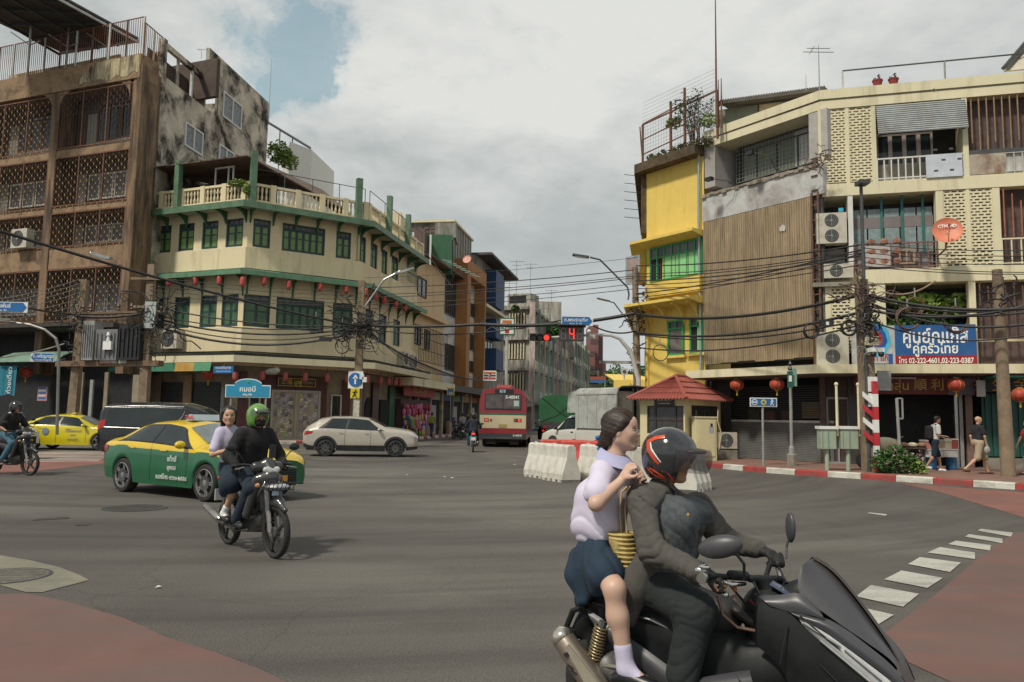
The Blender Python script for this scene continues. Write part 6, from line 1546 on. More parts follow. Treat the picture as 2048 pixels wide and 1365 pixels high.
bsg=thing('street_advert','small red and blue advertising board hung over the far end of the street','sign',at(1195,760,120));a,b=at(1180,766,120),at(1210,754,120)
MB().box(a.x,b.x,120,120.3,(a.z+b.z)/2,b.z).build('red_panel',mat('dull red panel',(.35,.08,.06)),bsg);MB().box(a.x,b.x,120,120.3,a.z,(a.z+b.z)/2-.02).build('blue_panel',mat('dull blue panel',(.05,.13,.28)),bsg);MB().tube([(b.x,120.1,.1),(b.x,120.1,b.z)],.1,5).build('pole',STEEL,bsg)
BARK=mat('bark',(.10,.075,.055),rough=.95,var=.2,bump=.4)
for i,(x,y,Y,s)in enumerate(((1226,765,150,4.2),(1250,772,130,3.2),(1272,768,120,3.0))):
 p=at(x,y,Y);t_=thing('street_tree',['dark round tree at the very end of the street','mid green tree above the yellow awning far away','leafy tree behind the utility pole far away'][i],'tree',(p.x,Y,0))
 MB().tube([(p.x,Y,0),(p.x+.2,Y,p.z-s*.3),(p.x-.3,Y,p.z+s*.3)],[.35,.25,.1],6).tube([(p.x+.1,Y,p.z-s*.5),(p.x+s*.5,Y-.3,p.z+.3)],[.15,.05],5).build('trunk',BARK,t_)
 stuff(leaves([((p.x+dx*s,Y+dy,p.z+dz*s),s*q)for dx,dy,dz,q in((0,0,.1,.55),(-.45,1,-.2,.45),(.45,-1,-.15,.45),(.15,0,.45,.4),(-.2,0,-.5,.5))],1100,.32,LEAF1,'crown',t_,30+i))
ya=thing('yellow_awning','yellow shop awning low between the pickup truck and the yellow building','awning',at(1255,770,60));a,b=at(1228,779,60),at(1300,764,60)
MB().prism([(a.x,60,a.z),(b.x,58,a.z),(b.x,58,b.z),(a.x,60,b.z)],(0,.4,0)).build('fascia',YELLOWP,ya);MB().box(a.x+.2,b.x,60.5,66,.1,a.z).build('shop_wall',CONC,ya)
MB().prism([(a.x,60,b.z),(b.x,58,b.z),(b.x,66,b.z+.8),(a.x,66,b.z+.8)],(0,0,.08)).build('sheet',YELLOWP,ya)
gs=thing('green_street_plate','small teal street plate at the corner of the yellow building','road sign',at(1287,738,36));a,b=at(1281,742,36),at(1294,732,36);MB().box(a.x,b.x,36,36.04,a.z,b.z).build('plate',mat('teal plate',(.02,.16,.17),rough=.5),gs);MB().box(a.x+.03,b.x-.03,35.98,36,a.z+.08,a.z+.14).build('text_row',SIGNW,gs)
for i,(x0,x1,h_,Y)in enumerate(((-240,-120,14,210),(-120,-60,18,170),(-60,-8,17,150),(30,80,15,220),(80,170,13,190),(170,300,14,230))):
 t_=thing('distant_building','plain distant block number %s of the hazy backdrop'%'abcdef'[i],'building',((x0+x1)/2,Y,0));t_['label']='plain pale distant block '+['far left behind the brown block','left behind the caged balconies','behind the cream corner building','behind the guard booth','behind the cream modernist building','beyond the right edge'][i];t_['group']='distant blocks behind the street'
 MB().box(x0,x1,Y,Y+20,0,h_).build('wall',GREYC,t_)
 # --- utility poles, cables, signs
def pole(x,ytop,ybase,Y,r0,r1,label,name='utility_pole',m=POST,square=False):
 a,b=at(x if isinstance(x,(int,float))else x[1],ybase,Y),at(x if isinstance(x,(int,float))else x[0],ytop,Y)
 z0=.15;t_=thing(name,label,'pole',(b.x,Y,z0));x0=a.x if not isinstance(x,(int,float))else b.x
 if square:MB().add([(c[0]+i*r,Y+j*r,c[1])for c,r in(((x0,z0),r1),((b.x,b.z),r0))for i,j in((-1,-1),(1,-1),(1,1),(-1,1))],[(0,3,2,1),(4,5,6,7),(0,1,5,4),(1,2,6,5),(2,3,7,6),(3,0,4,7)]).build('shaft',m,t_)
 else:MB().tube([(x0,Y,z0),(b.x,Y,b.z)],[r1,r0],10).build('shaft',m,t_,smooth=True,angle=40)
 return t_,Vector((b.x,Y,b.z)),Vector((x0,Y,z0))
pA,tA,bA=pole((305,283),530,870,38.2,.16,.22,'concrete utility pole with square top left of the cream building corner',square=True)
pB,tB,bB=pole((170,142),560,870,39.5,.15,.22,'concrete utility pole carrying insulators in front of the brown block',square=True)
pCc,tC,bC=pole((724,712),562,884,38.6,.14,.20,'concrete utility pole with cable tangle by the arrow sign',square=True)
pD,tD,bD=pole((1270,1277),535,905,34.6,.13,.19,'concrete utility pole beside the yellow building at the far corner')
pE,tE,bE=pole((1722,1744),560,947,23.9,.15,.22,'big square concrete utility pole with red and white painted steel guard',square=True)
pF,tF,bF=pole((1994,2017),540,962,22.6,.14,.20,'round concrete utility pole near the right edge')
pG,tG,bG=pole((1722,1728),372,560,23.7,.05,.06,'slim steel lamp mast above the big square utility pole','lamp_mast',DSTEEL)
bb_=MB();bb_.box(tG.x-.16,tG.x+.16,tG.y-.3,tG.y+.1,tG.z,tG.z+.12);bb_.build('lamp_head',DSTEEL,pG)
for(z_,w_)in((tA.z-.8,.9),(tA.z-2.2,.7)):MB().box(tA.x-w_,tA.x+w_,tA.y-.28,tA.y-.18,z_,z_+.12).build('crossarm',POST,pA)
MB().box(tA.x-.02,tA.x+.5,tA.y-.45,tA.y-.2,tA.z-3.2,tA.z-1.9).build('control_box',mat('pale box',(.42,.46,.45),rough=.5),pA)
INS=mat('brown insulator',(.10,.05,.03),rough=.3);
for k in range(5):
 z_=tB.z-.4-k*.45;MB().lathe([(.05,z_),(.09,z_+.05),(.05,z_+.1),(.08,z_+.15),(.04,z_+.2)],(tB.x-.3,tB.y-.25,0),seg=8).build('insulator',INS,pB)
 MB().bar((tB.x,tB.y,z_+.08),(tB.x-.3,tB.y-.25,z_+.08),.04).build('bracket',DSTEEL,pB)
 z_=tD.z-.9-k*.42;MB().lathe([(.04,z_),(.08,z_+.05),(.04,z_+.1),(.07,z_+.15),(.03,z_+.2)],(tD.x+.35,tD.y-.2,0),seg=8).build('insulator',INS,pD)
 MB().bar((tD.x,tD.y,z_+.08),(tD.x+.35,tD.y-.2,z_+.08),.035).build('bracket',DSTEEL,pD)
MB().bar((tD.x-1.6,tD.y-.2,tD.z-4.3),(tD.x+.2,tD.y-.2,tD.z-4.3),.12).build('crossarm',GREYC,pD)
gx=at(1747,890,23.6).x+.08;zg_=[.17+k*.40 for k in range(8)]
for k in range(7):
 m_=(KRED,KWHT)[k%2];z0,z1=.17+k*.385,.17+(k+1)*.385;MB().box(gx-.09,gx+.06,23.5,23.62,z0,z1-.005).build('guard_section',mat('guard red',(.45,.03,.04),rough=.5)if k%2==0 else SIGNW,pE)
 if k in(2,3,4,5):MB().prism([(gx-.09,23.55,z0+.05),(gx-.09,23.55,z0+.22),(gx-.38,23.55,z0+.46),(gx-.38,23.55,z0+.30)],(0,.04,0)).build('chevron_arm',mat('guard red',(.45,.03,.04))if k%2==0 else SIGNW,pE)
for(z0,z1,x_)in((2.55,3.0,-.05),(2.1,2.5,-.05)):MB().box(bE.x-.17,bE.x+.12,23.62,23.68,z0,z1).build('notice',SIGNW,pE)
MB().box(bE.x+.2,bE.x+.62,23.8,23.84,2.6,3.2).build('grey_plate',STEEL,pE)
MB().box(bE.x-.25,bE.x+.1,23.4,23.6,3.95,4.2).build('meter_box',CREAM2,pE)
for dx in(-.15,.08):
 MB().box(bE.x+dx-.08,bE.x+dx+.08,23.2,23.55,3.72,3.85).build('camera_housing',SIGNW,pE);MB().ball((bE.x+dx,23.25,3.66),.09,10,6).build('camera_dome',BLACKP,pE)
Ys=33.9;base=at(1279,880,Ys);ts=thing('traffic_signal','grey signal mast with curved arm carrying a red light and the countdown digit 4','traffic light',(base.x,Ys,.15))
a1,a2,a3,a4=at(1277,760,Ys),at(1262,705,Ys),at(1240,678,Ys),at(1190,670,Ys)
LGP=mat('light grey signal paint',(.45,.45,.43),rough=.5,var=.08)
pts=[(base.x,Ys,.15),tuple(a1)]+[tuple(a1.lerp(a2,t))for t in(.5,1)]+[tuple(a3),tuple(at(1222,671,Ys)),tuple(a4),tuple(at(1060,678,Ys))]
MB().tube(pts,[.14,.11,.10,.09,.08,.07,.06,.045],10).build('arm',LGP,ts,smooth=True)
c0,c1=at(1059,682,Ys),at(1101,669,Ys)
hd=MB().box(c0.x,c1.x,Ys-.25,Ys-.02,c0.z,c1.z).build('signal_head',BLACKP,ts)
RLAMP=mat('lit red lamp',(.9,.03,.02),rough=.4,emit=1.6,var=0.02);
for k,(x,m_)in enumerate(((1067,mat('unlit lens',(.04,.04,.04),rough=.3)),(1080,mat('unlit lens',(.04,.04,.04))),(1093,RLAMP))):
 p=at(x,676-.15*k,Ys-.3);MB().lathe([(.12,0),(.12,.04)],p,'y',14).build('lens',m_,hd)
 mb=MB();mb.lathe([(.145,-.12),(.145,.06),(.13,.06),(.13,-.12)],p,'y',14,False);mb.build('visor',BLACKP,hd)
c0,c1=at(1118,683,Ys),at(1167,656,Ys)
cd=MB().box(c0.x,c1.x,Ys-.25,Ys-.02,c0.z,c1.z).build('countdown_display',mat('display face',(.05,.045,.045),rough=.5),ts)
MB().prism([(c0.x-.1,Ys-.05,c1.z),(c1.x+.1,Ys-.05,c1.z),(c1.x+.05,Ys-.45,c1.z+.06),(c0.x-.05,Ys-.45,c1.z+.06)],(0,0,.04)).build('sunshade',DSTEEL,cd)
def seg7(cx,cz,w,h,on,parent):
 t=w*.17;S={'a':(-w/2+t,w/2-t,h/2-t,h/2),'d':(-w/2+t,w/2-t,-h/2,-h/2+t),'g':(-w/2+t,w/2-t,-t/2,t/2),'f':(-w/2,-w/2+t,t/2,h/2-t/3),'b':(w/2-t,w/2,t/2,h/2-t/3),'e':(-w/2,-w/2+t,-h/2+t/3,-t/2),'c':(w/2-t,w/2,-h/2+t/3,-t/2)}
 for k,(x0,x1,z0,z1)in S.items():
  MB().box(cx+x0,cx+x1,Ys-.27,Ys-.25,cz+z0,cz+z1).build('segment',RLAMP if k in on else mat('unlit segment',(.16,.13,.125),rough=.5),parent)
w=(c1.x-c0.x)/3
for i,on in enumerate(('','fgbc','')):seg7(c0.x+w*(i+.5),(c0.z+c1.z)/2,w*.62,(c1.z-c0.z)*.8,on,cd)
cm=at(1178,663,Ys-.3);MB().ball(cm,(.1,.1,.08),10,6).build('camera',SIGNW,ts);MB().box(c1.x+.2,c1.x+.5,Ys-.1,Ys+.1,at(1185,678,Ys).z,at(1185,668,Ys).z).build('junction_box',LGP,ts)
ant_=at(1249,744,60);sf=thing('small_square_sign','tiny square pole sign against the sky beside the signal mast','sign',ant_);MB().box(ant_.x-.25,ant_.x+.25,60,60.1,ant_.z-.25,ant_.z+.25).build('plate',LGP,sf);MB().tube([(ant_.x,60.1,.1),(ant_.x,60.1,ant_.z)],.05,5).build('post',STEEL,sf);MB().lathe([(.14,-.02),(.14,0)],(ant_.x,60,ant_.z),'y',12).build('ring_mark',DSTEEL,sf)
def arrow_plate(F,R,label,txt,sub,right=True,n=.04):
 u0,u1,z0,z1=R;h=z1-z0;t_=thing('street_name_sign',label,'street sign',F.P((u0+u1)/2,0,z0))
 tip=h*.42
 P_=lambda k:[(u0+k,z0+k),(u1-tip,z0+k),(u1-k,(z0+z1)/2),(u1-tip,z1-k),(u0+k,z1-k)]if right else[(u1-k,z0+k),(u1-k,z1-k),(u0+tip,z1-k),(u0+k,(z0+z1)/2),(u0+tip,z0+k)]
 F.mb().box(u0,u1,-.03,0,z0,z1).build('backplate',SIGNW,t_)
 F.mb().prism([(a,.0,b)for a,b in P_(h*.06)],(0,.012,0)).build('arrow_face',SIGNBLUE,t_)
 c=(u0+u1)/2+(-tip*.3 if right else tip*.3)
 text(txt,h*.50,'lettering',SIGNW,t_,F.T(c,.015,z0+h*.60),bold=h*.008);text(sub,h*.24,'lettering',SIGNW,t_,F.T(c,.015,z0+h*.20),bold=h*.004)
 return t_
FP=Face((-30,33.6),(30,33.6));arrow_plate(FP,FP.rect(1123,1186,633,652),'blue arrow street plate pointing right above the countdown signal','ถ.พระรามที่๔','Rama  IV  Rd.')
FP=Face((-30,25.0),(30,25.3));s1=arrow_plate(FP,FP.rect(-52,55,604,625),'blue arrow street plate pointing right at the left edge of the picture','ถ.มิตรพันธ์','Mittraphan  Rd.')
FP2=Face((-30,33),(30,33.2));arrow_plate(FP2,FP2.rect(61,108,706,724),'small blue street plate pointing left below the curved lamp arm','ถ.เจริญกรุง','Charoen Krung Rd.',False)
p=FP2.P(FP2.uz(80,700)[0],.06,0);
R_=FM.rect(427,467,733,747,1.55);F_=FL;R_=F_.rect(427,467,733,747,1.62)
t_=thing('street_name_plate','blue rectangular street plate at the end of the striped awning','street sign',F_.P(R_[0],1.62,R_[2]));F_.mb().box(R_[0],R_[1],1.6,1.64,R_[2],R_[3]).build('plate',SIGNBLUE,t_)
text('ถนนเจริญกรุง',.19,'lettering',SIGNW,t_,F_.T((R_[0]+R_[1])/2,1.645,R_[2]+.3));text('Thanon Charoen Krung',.10,'lettering',SIGNW,t_,F_.T((R_[0]+R_[1])/2,1.645,R_[2]+.1))
F_.mb().bar(((R_[0]+R_[1])/2,1.6,R_[3]),((R_[0]+R_[1])/2,1.45,R_[3]+.3),.03).build('hanger',DSTEEL,t_)
Yb=27.0;FPb=Face((-30,Yb),(30,Yb));u0,u1,z0,z1=FPb.rect(451,540,771,795)
bs=thing('district_name_board','light blue name board with raised curved crest on two grey legs','street sign',FPb.P((u0+u1)/2,0,.0))
BB=mat('board blue',(.02,.25,.42),rough=.45,var=.05)
def crest(k):
 c=(u0+u1)/2;w=(u1-u0);q=[(u0+k,z0+k),(u1-k,z0+k),(u1-k,z1-k),(c+w*.30,z1-k),(c+w*.30,z1+.08-k)]
 return q+[(c+w*.26*math.cos(a),z1+.10-k+.12*math.sin(a))for a in(.3,.8,1.2,PI/2,1.94,2.34,2.84)]+[(c-w*.30,z1+.08-k),(c-w*.30,z1-k),(u0+k,z1-k)]
FPb.mb().prism([(a,-.04,b)for a,b in crest(-.012)],(0,.03,0)).build('white_edge',SIGNW,bs);FPb.mb().prism([(a,-.005,b)for a,b in crest(.02)],(0,.012,0)).build('board',BB,bs)
FPb.mb().lathe([(.05,.01),(.05,.02)],((u0+u1)/2,0,z1+.12),'y',12).build('crest_emblem',mat('emblem green',(.05,.3,.15),rough=.5),bs)
text('หมอมี',.24,'lettering',SIGNW,bs,FPb.T((u0+u1)/2,.012,z0+.27),bold=.006);text('Mo Mi',.12,'lettering',SIGNW,bs,FPb.T((u0+u1)/2,.012,z0+.08),bold=.003)
for x in(459,529):u=FPb.uz(x,830)[0];FPb.mb().tube([(u,-.07,.0),(u,-.07,z1+(.0))],.035,8).build('leg',STEEL,bs)
rs_=thing('arrow_sign','round blue sign with white upward arrow on the utility pole','road sign',at(711,760,38.2));c=at(711,760,38.25);r=.34
MB().box(c.x-.36,c.x+.36,38.27,38.3,c.z-.42,c.z+.42).build('plate',SIGNW,rs_);MB().lathe([(r,-.0),(r,.03)],(c.x,38.23,c.z),'y',24).build('disc',SIGNBLUE,rs_)
MB().box(c.x-.04,c.x+.04,38.2,38.23,c.z-.22,c.z+.1).prism([(c.x-.14,38.2,c.z+.05),(c.x+.14,38.2,c.z+.05),(c.x,38.2,c.z+.26)],(0,.03,0)).build('arrow',SIGNW,rs_)
ys=thing('crossing_sign','yellow square sign with black walking figure below the round arrow sign','road sign',at(710,787,38.2));c=at(710,787,38.25)
MB().box(c.x-.22,c.x+.22,38.24,38.27,c.z-.24,c.z+.24).build('plate',mat('sign yellow',(.62,.50,.02)),ys)
MB().ball((c.x+.03,38.23,c.z+.15),(.04,.01,.04),8,5).bar((c.x,38.23,c.z+.1),(c.x-.02,38.23,c.z-.05),.07).bar((c.x-.02,38.23,c.z-.05),(c.x+.09,38.23,c.z-.2),.04).bar((c.x-.02,38.23,c.z-.05),(c.x-.12,38.23,c.z-.18),.04).bar((c.x-.12,38.23,c.z+.04),(c.x+.12,38.23,c.z+.08),.03).build('walking_figure',BLACKP,ys)
MB().box(tC.x-.14,tC.x+.14,38.3,38.42,1.0,2.4).build('posted_bills',mat('torn white bills',(.5,.47,.4),rough=.8,var=.35,scale=7),pCc)
for dx in(.22,.36):MB().box(c.x+dx,c.x+dx+.2,38.1,38.3,c.z+.9-dx,c.z+1.15-dx).build('camera_housing',SIGNW,pCc)
Yr=26.3;Fr=Face((-30,Yr),(30,Yr));u0,u1,z0,z1=Fr.rect(1500,1554,796,814)
t_=thing('pedestrian_direction_sign','blue sign with station symbol, arrow and walking figure on a grey post','road sign',Fr.P((u0+u1)/2,0,.15));Fr.mb().box(u0,u1,-.03,0,z0,z1).build('plate',SIGNW,t_);Fr.mb().box(u0+.03,u1-.03,.0,.01,z0+.03,z1-.03).build('blue_face',SIGNBLUE,t_)
cz=(z0+z1)/2;Fr.mb().lathe([(.10,.01),(.10,.02)],(u0+.15,0,cz),'y',16).build('ring',SIGNW,t_);Fr.mb().lathe([(.075,.02),(.075,.025)],(u0+.15,0,cz),'y',14).build('ring_core',SIGNBLUE,t_);Fr.mb().box(u0+.09,u0+.21,.025,.03,cz-.02,cz+.02).build('station_mark',SIGNW,t_)
Fr.mb().lathe([(.095,.01),(.095,.02)],((u0+u1)/2,0,cz),'y',16).build('yellow_disc',mat('sign yellow',(.62,.5,.02)),t_);Fr.mb().prism([((u0+u1)/2-.07,.022,cz),((u0+u1)/2+.03,.022,cz+.06),((u0+u1)/2+.03,.022,cz-.06)],(0,.004,0)).build('arrow',SIGNBLUE,t_)
x_=u1-.17;Fr.mb().ball((x_,.015,cz+.08),(.025,.008,.025),6,4).bar((x_,.015,cz+.06),(x_,.015,cz-.01),.045).bar((x_,.015,cz-.01),(x_+.05,.015,cz-.1),.025).bar((x_,.015,cz-.01),(x_-.05,.015,cz-.1),.025).bar((x_-.06,.015,cz),(x_+.06,.015,cz+.04),.02).build('walking_figure',SIGNW,t_)
u=Fr.uz(1527,860)[0];Fr.mb().tube([(u,-.06,.15),(u,-.06,z0+.1)],.04,8).build('post',STEEL,t_)
Yo=26.6;p=at(1582,830,Yo);t_=thing('ornamental_post','grey ornamental street post with green plates and spire top on a concrete base','post',(p.x,Yo,.15))
MB().lathe([(.16,.15),(.17,.5),(.13,.55)],(p.x,Yo,0),seg=8).build('base',CONC,t_);MB().lathe([(.10,.55),(.09,.75),(.055,.8),(.05,3.35)],(p.x,Yo,0),seg=10).build('shaft',STEEL,t_);MB().lathe([(.05,3.35),(.09,3.4),(.03,3.5),(.08,3.56),(.02,3.66),(.001,3.78)],(p.x,Yo,0),seg=8).build('finial',BLACKP,t_)
SG=mat('dark green plate',(.02,.10,.07),rough=.5);MB().box(p.x-.2,p.x-.02,Yo-.3,Yo-.26,2.75,3.3).build('plate',SG,t_);MB().box(p.x+.0,p.x+.15,Yo-.2,Yo-.16,2.8,3.4).build('plate',mat('pale green plate',(.2,.34,.28),rough=.5),t_);MB().box(p.x-.16,p.x-.06,Yo-.31,Yo-.3,2.95,3.15).build('plate_text',SIGNW,t_)
for i,(xl,xr)in enumerate(((1642,1672),(1683,1716))):
 Ym=24.0;a,b=at(xl,898,Ym),at(xr,855,Ym);t_=thing('utility_box','pale green lidded utility box on a single leg, '+('nearer the grey shutter' if i==0 else 'nearer the painted pole'),'utility box',((a.x+b.x)/2,Ym,.15),'pale green utility boxes')
 PG=mat('pale green enamel',(.33,.40,.31),rough=.5,var=.06,dirt=(.2,.2,.15),damt=.4)
 MB().box(a.x,b.x,Ym,Ym+.3,a.z,b.z-.06).build('box',PG,t_);MB().box(a.x-.04,b.x+.04,Ym-.04,Ym+.34,b.z-.06,b.z+.03).build('lid',SIGNW,t_);c=(a.x+b.x)/2
 MB().box(c-.02,c+.02,Ym-.01,Ym+.0,a.z+.03,b.z-.1).box(a.x+.05,a.x+.07,Ym-.01,Ym,a.z+.03,b.z-.1).build('door_seam',mat('seam grey green',(.2,.25,.2)),t_);MB().tube([(c,Ym+.15,.15),(c,Ym+.15,a.z)],.065,10).build('leg',PG,t_)
 q=b.x+.08;MB().tube([(q,Ym+.1,1.2),(q,Ym+.1,2.75)],.04,8).ball((q,Ym+.1,2.78),.065,8,6).build('conduit',CREAM2,t_)
t_=thing('bus_stop_frame','slim bent steel sign frame standing behind the flowering bush','sign',at(1800,940,23.3));p=at(1800,880,23.3)
MB().tube([(p.x,23.3,.15),(p.x-.06,23.3,2.35)],.045,8).build('post',STEEL,t_);m_=MB();m_.bar((p.x-.06,23.3,2.35),(p.x+.1,23.3,2.35),.04).bar((p.x+.1,23.3,2.35),(p.x+.1,23.3,1.75),.04).bar((p.x+.1,23.3,1.75),(p.x-.04,23.3,1.75),.04).build('frame',STEEL,t_)
c=at(1793,925,23.2);c.z=.45;fb=thing('flowering_bush','green bush dotted with small pink flowers beside the painted pole','bush',(c.x,c.y,.15));stuff(leaves([(c,.5,(1.2,.7,.8)),(c+Vector((.45,0,-.05)),.36),(c+Vector((-.4,0,.05)),.35),(c+Vector((0,0,.25)),.3)],2300,.055,LEAF1,'foliage',fb,40))
stuff(leaves([(c+Vector((.1,-.25,.1)),.5,(1.3,.4,.8))],70,.045,mat('pink blossom',(.55,.28,.33),rough=.7),'blossom',fb,41));stuff(leaves([(c+Vector((.5,-.2,-.15)),.3)],160,.05,LEAF2,'foliage',fb,42));MB().lathe([(.2,.15),(.25,.4)],(c.x,c.y+.1,0),seg=12).build('planter',DSTEEL,fb)
def lampster(pts,head,Y,label,r=.04,m=STEEL):
 P_=[at(x,y,Y)for x,y in pts];t_=thing('street_lamp',label,'street lamp',P_[0]);MB().tube([tuple(p)for p in P_],r,6).build('arm',m,t_)
 h=[at(x,y,Y-.2)for x,y in head];d=(h[1]-h[0]).normalized();MB().bar(h[0],h[1],.22,.09).build('lamp_head',m,t_);MB().bar(h[0].lerp(h[1],.2)-Vector((0,0,.06)),h[0].lerp(h[1],.8)-Vector((0,0,.06)),.16,.03).build('lens',SIGNW,t_);return t_
lampster([(1256,600),(1258,590),(1255,575),(1200,520),(1180,515)],[(1145,510),(1178,515)],34.3,'long armed street lamp reaching left over the junction from the pole by the yellow building',.04,DSTEEL)
lampster([(1262,650),(1240,622),(1228,606),(1220,604)],[(1194,597),(1220,603)],60,'smaller distant street lamp below the long armed one',.05,DSTEEL)
lampster([(730,614),(768,560),(800,543)],[(790,548),(828,537)],38,'grey street lamp angled up right from the tangle pole',.05,ALU)
lampster([(114,870),(118,700),(112,678),(90,660),(60,650),(20,645)],[(-15,638),(24,640)],30,'tall steel lamp post with curved arm at the far left',.055,mat('galvanised steel',(.2,.2,.19),rough=.5,metal=.4,var=.1))
lampster([(225,518),(180,505)],[(185,508),(222,518)],24,'slim pale lamp head hung on the thick overhead cable',.015,ALU)
F_=Face((bB.x,39.2),(bA.x,38.0));L_=F_.len;za,zb_=F_.uz(230,733)[1],F_.uz(230,722)[1]
tr_=thing('transformer_rack','grey transformers and switch boxes on a beam between two utility poles','transformer',F_.P(L_/2,0,za))
F_.mb().box(-1.0,L_+.9,-.3,.1,za,zb_).box(-.9,L_+.8,-.25,.05,zb_+2.35,zb_+2.45).build('beam',mat('timber brown beam',(.17,.11,.07),rough=.9,var=.2),tr_)
TRG=mat('transformer grey',(.30,.31,.31),rough=.5,var=.12,dirt=(.15,.13,.11),damt=.5,dscale=3)
for(xl,xr,yt,m_)in((171,193,643,TRG),(197,240,660,mat('transformer fins grey',(.16,.16,.17),rough=.6)),(243,285,650,BLACKP)):
 u0,u1,z0,z1=F_.rect(xl,xr,yt,718,.1);F_.mb().box(u0,u1,-.3,.3,zb_+.02,z1).build('tank',m_,tr_)
 for k in range(5):F_.mb().box(u0+(u1-u0)*(k+.3)/5,u0+(u1-u0)*(k+.5)/5,.3,.36,zb_+.15,z1-.2).build('fin',m_,tr_)
u0,u1,z0,z1=F_.rect(209,225,675,700,.4);F_.mb().box(u0,u1,.36,.5,z0,z1-.2).lathe([(.1,z1-.2),(.06,z1),(.1,z1+.1),(.06,z1+.25)],((u0+u1)/2,.43,0),seg=8).build('switch_box',SIGNW,tr_)
for x in(165,180,236,262,290):u=F_.uz(x,640)[0];F_.mb().lathe([(.05,zb_+2.5),(.1,zb_+2.55),(.05,zb_+2.62),(.1,zb_+2.7),(.04,zb_+2.85)],(u,0,0),seg=8).build('insulator',INS,tr_)
for(xl,xr,lab)in((200,233,'pink lettered'),(236,253,'plain cream')):u0,u1,z0,z1=F_.rect(xl,xr,715,727,.15);F_.mb().box(u0,u1,.11,.15,z0,z1).build('banner_strip',WHITEW,tr_)
text('บริการรถ',.22,'lettering',REDL,tr_,F_.T(F_.uz(216,721)[0],.155,za+.18))
# --- cables
r8=random.Random(77)
def sagline(a,b,sag,n=14):
 a,b=Vector(a),Vector(b);return[a.lerp(b,t)-Vector((0,0,sag*4*t*(1-t)))for t in(i/n for i in range(n+1))]
def cable(a,b,sag,r,label,group=None,m=CABLE,n=14,name='overhead_cable'):
 pts=sagline(a,b,sag,n);o=MB().tube(pts,r,5).build(name,m);setorg(o,pts[0]);tag(o,label,'cable',group);return o
W3=lambda x,y,Y:at(x,y,Y)
cable(W3(-120,425,20),W3(730,655,38.2),.25,.05,'thick black cable slanting down across the left buildings',None)
cable(W3(-60,590,26),W3(150,630,38.5),.1,.045,'second thick black cable falling to the left transformer pole')
cable(W3(150,632,38.8),W3(300,625,38),.15,.07,'short thick cable bundle between the two left poles')
cable(W3(-60,720,30),W3(128,688,33),.15,.03,'pale grey cable drooping at the far left',None,STEEL)
for i,(y0,y1,r)in enumerate(((612,652,.035),(628,650,.03),(634,655,.05),(642,660,.03),(648,664,.06))):
 cable(W3(300,y0,38),W3(716,y1,38.4),.35+.12*i,r,ORD[i]+' black cable of the bundle crossing the cream building','cables between the left pole and the tangle pole')
for i,(y0,y1)in enumerate(((563,583),(570,592),(580,600),(588,608),(598,612))):
 cable(W3(300,y0-8,38),W3(722,y1,38.4),.12,.014,ORD[i]+' thin wire in front of the red lantern row','thin wires along the lantern row')
for i,(y0,y1)in enumerate(((590,563),(597,572),(606,580),(615,590),(622,602),(630,614))):
 cable(W3(-60,y0+16,30),W3(158,y1-4,39.3),.15,.016,ORD[i]+' thin pale wire fanning left from the insulator pole','thin wires at the far left',STEEL)
for i,(y0,y1,r)in enumerate(((576,540,.022),(590,552,.018),(596,556,.018),(610,568,.016),(618,578,.016),(556,516,.01))):
 cable(W3(728,y0,38.4),W3(1270,y1,34.5),.15,r,ORD[i if i<5 else 7].replace('lowest','faintest high')+' thin power line over the street against the sky','power lines across the street')
cable(W3(718,650,38.4),W3(960,649,36),.1,.07,'thick tarred cable bundle crossing the street, left half');cable(W3(960,649,36),W3(1272,627,34.5),.25,.085,'thick tarred cable bundle crossing the street under the street plate')
cable(W3(718,655,38.4),W3(1125,640,35.2),.5,.03,'second cable hanging just under the thick street bundle');cable(W3(1186,652,33.6),W3(1272,662,34.5),.2,.035,'short black cable from the street plate to the pole')
for i in range(7):
 cable(W3(720,640+i*4,38.4),FX.P(8+i*4,.6,5.2+i*.1),.9,.025,ORD[6-i]+' service cable running down the street from the tangle pole','cables running down the street')
for i,(y0,y1)in enumerate(((532,490),(548,502),(554,506),(562,512),(570,520),(578,530),(588,500),(596,508))):
 cable(W3(1272,y0,34.4),W3(1722,y1,24),.18,.018 if i%3 else.026,ORD[i]+' thin power line in front of the tan cladding','power lines before the tan cladding')
for i,(y0,y1,r)in enumerate(((628,590,.05),(630,592,.03),(665,625,.05),(668,640,.03),(695,650,.03))):
 cable(W3(1272,y0,34.4),W3(1722,y1,24),.42,r,ORD[i]+' thick sagging cable in front of the tan cladding','sagging cables before the tan cladding')
for i,(y0,y1)in enumerate(((488,500),(496,512),(505,520),(515,528),(525,545),(532,548))):
 cable(W3(1724,y0,24),W3(2100,y1,21.5),.1,.014,ORD[i]+' thin wire running right from the lamp mast','thin wires at the upper right')
for i,(y0,y1,r)in enumerate(((588,612,.05),(592,605,.03),(600,640,.035),(610,618,.03),(618,598,.045),(636,660,.025))):
 cable(W3(1726,y0,23.8),W3(2100,y1,21.5),.28+.1*(i%3),r,ORD[i]+' thick black cable running right past the gas banner','thick cables at the lower right')
cable(W3(1770,586,23.5),W3(1870,562,24),.2,.03,'pale tan cable looping over the balcony plants',None,mat('tan cable',(.30,.22,.14),rough=.7))
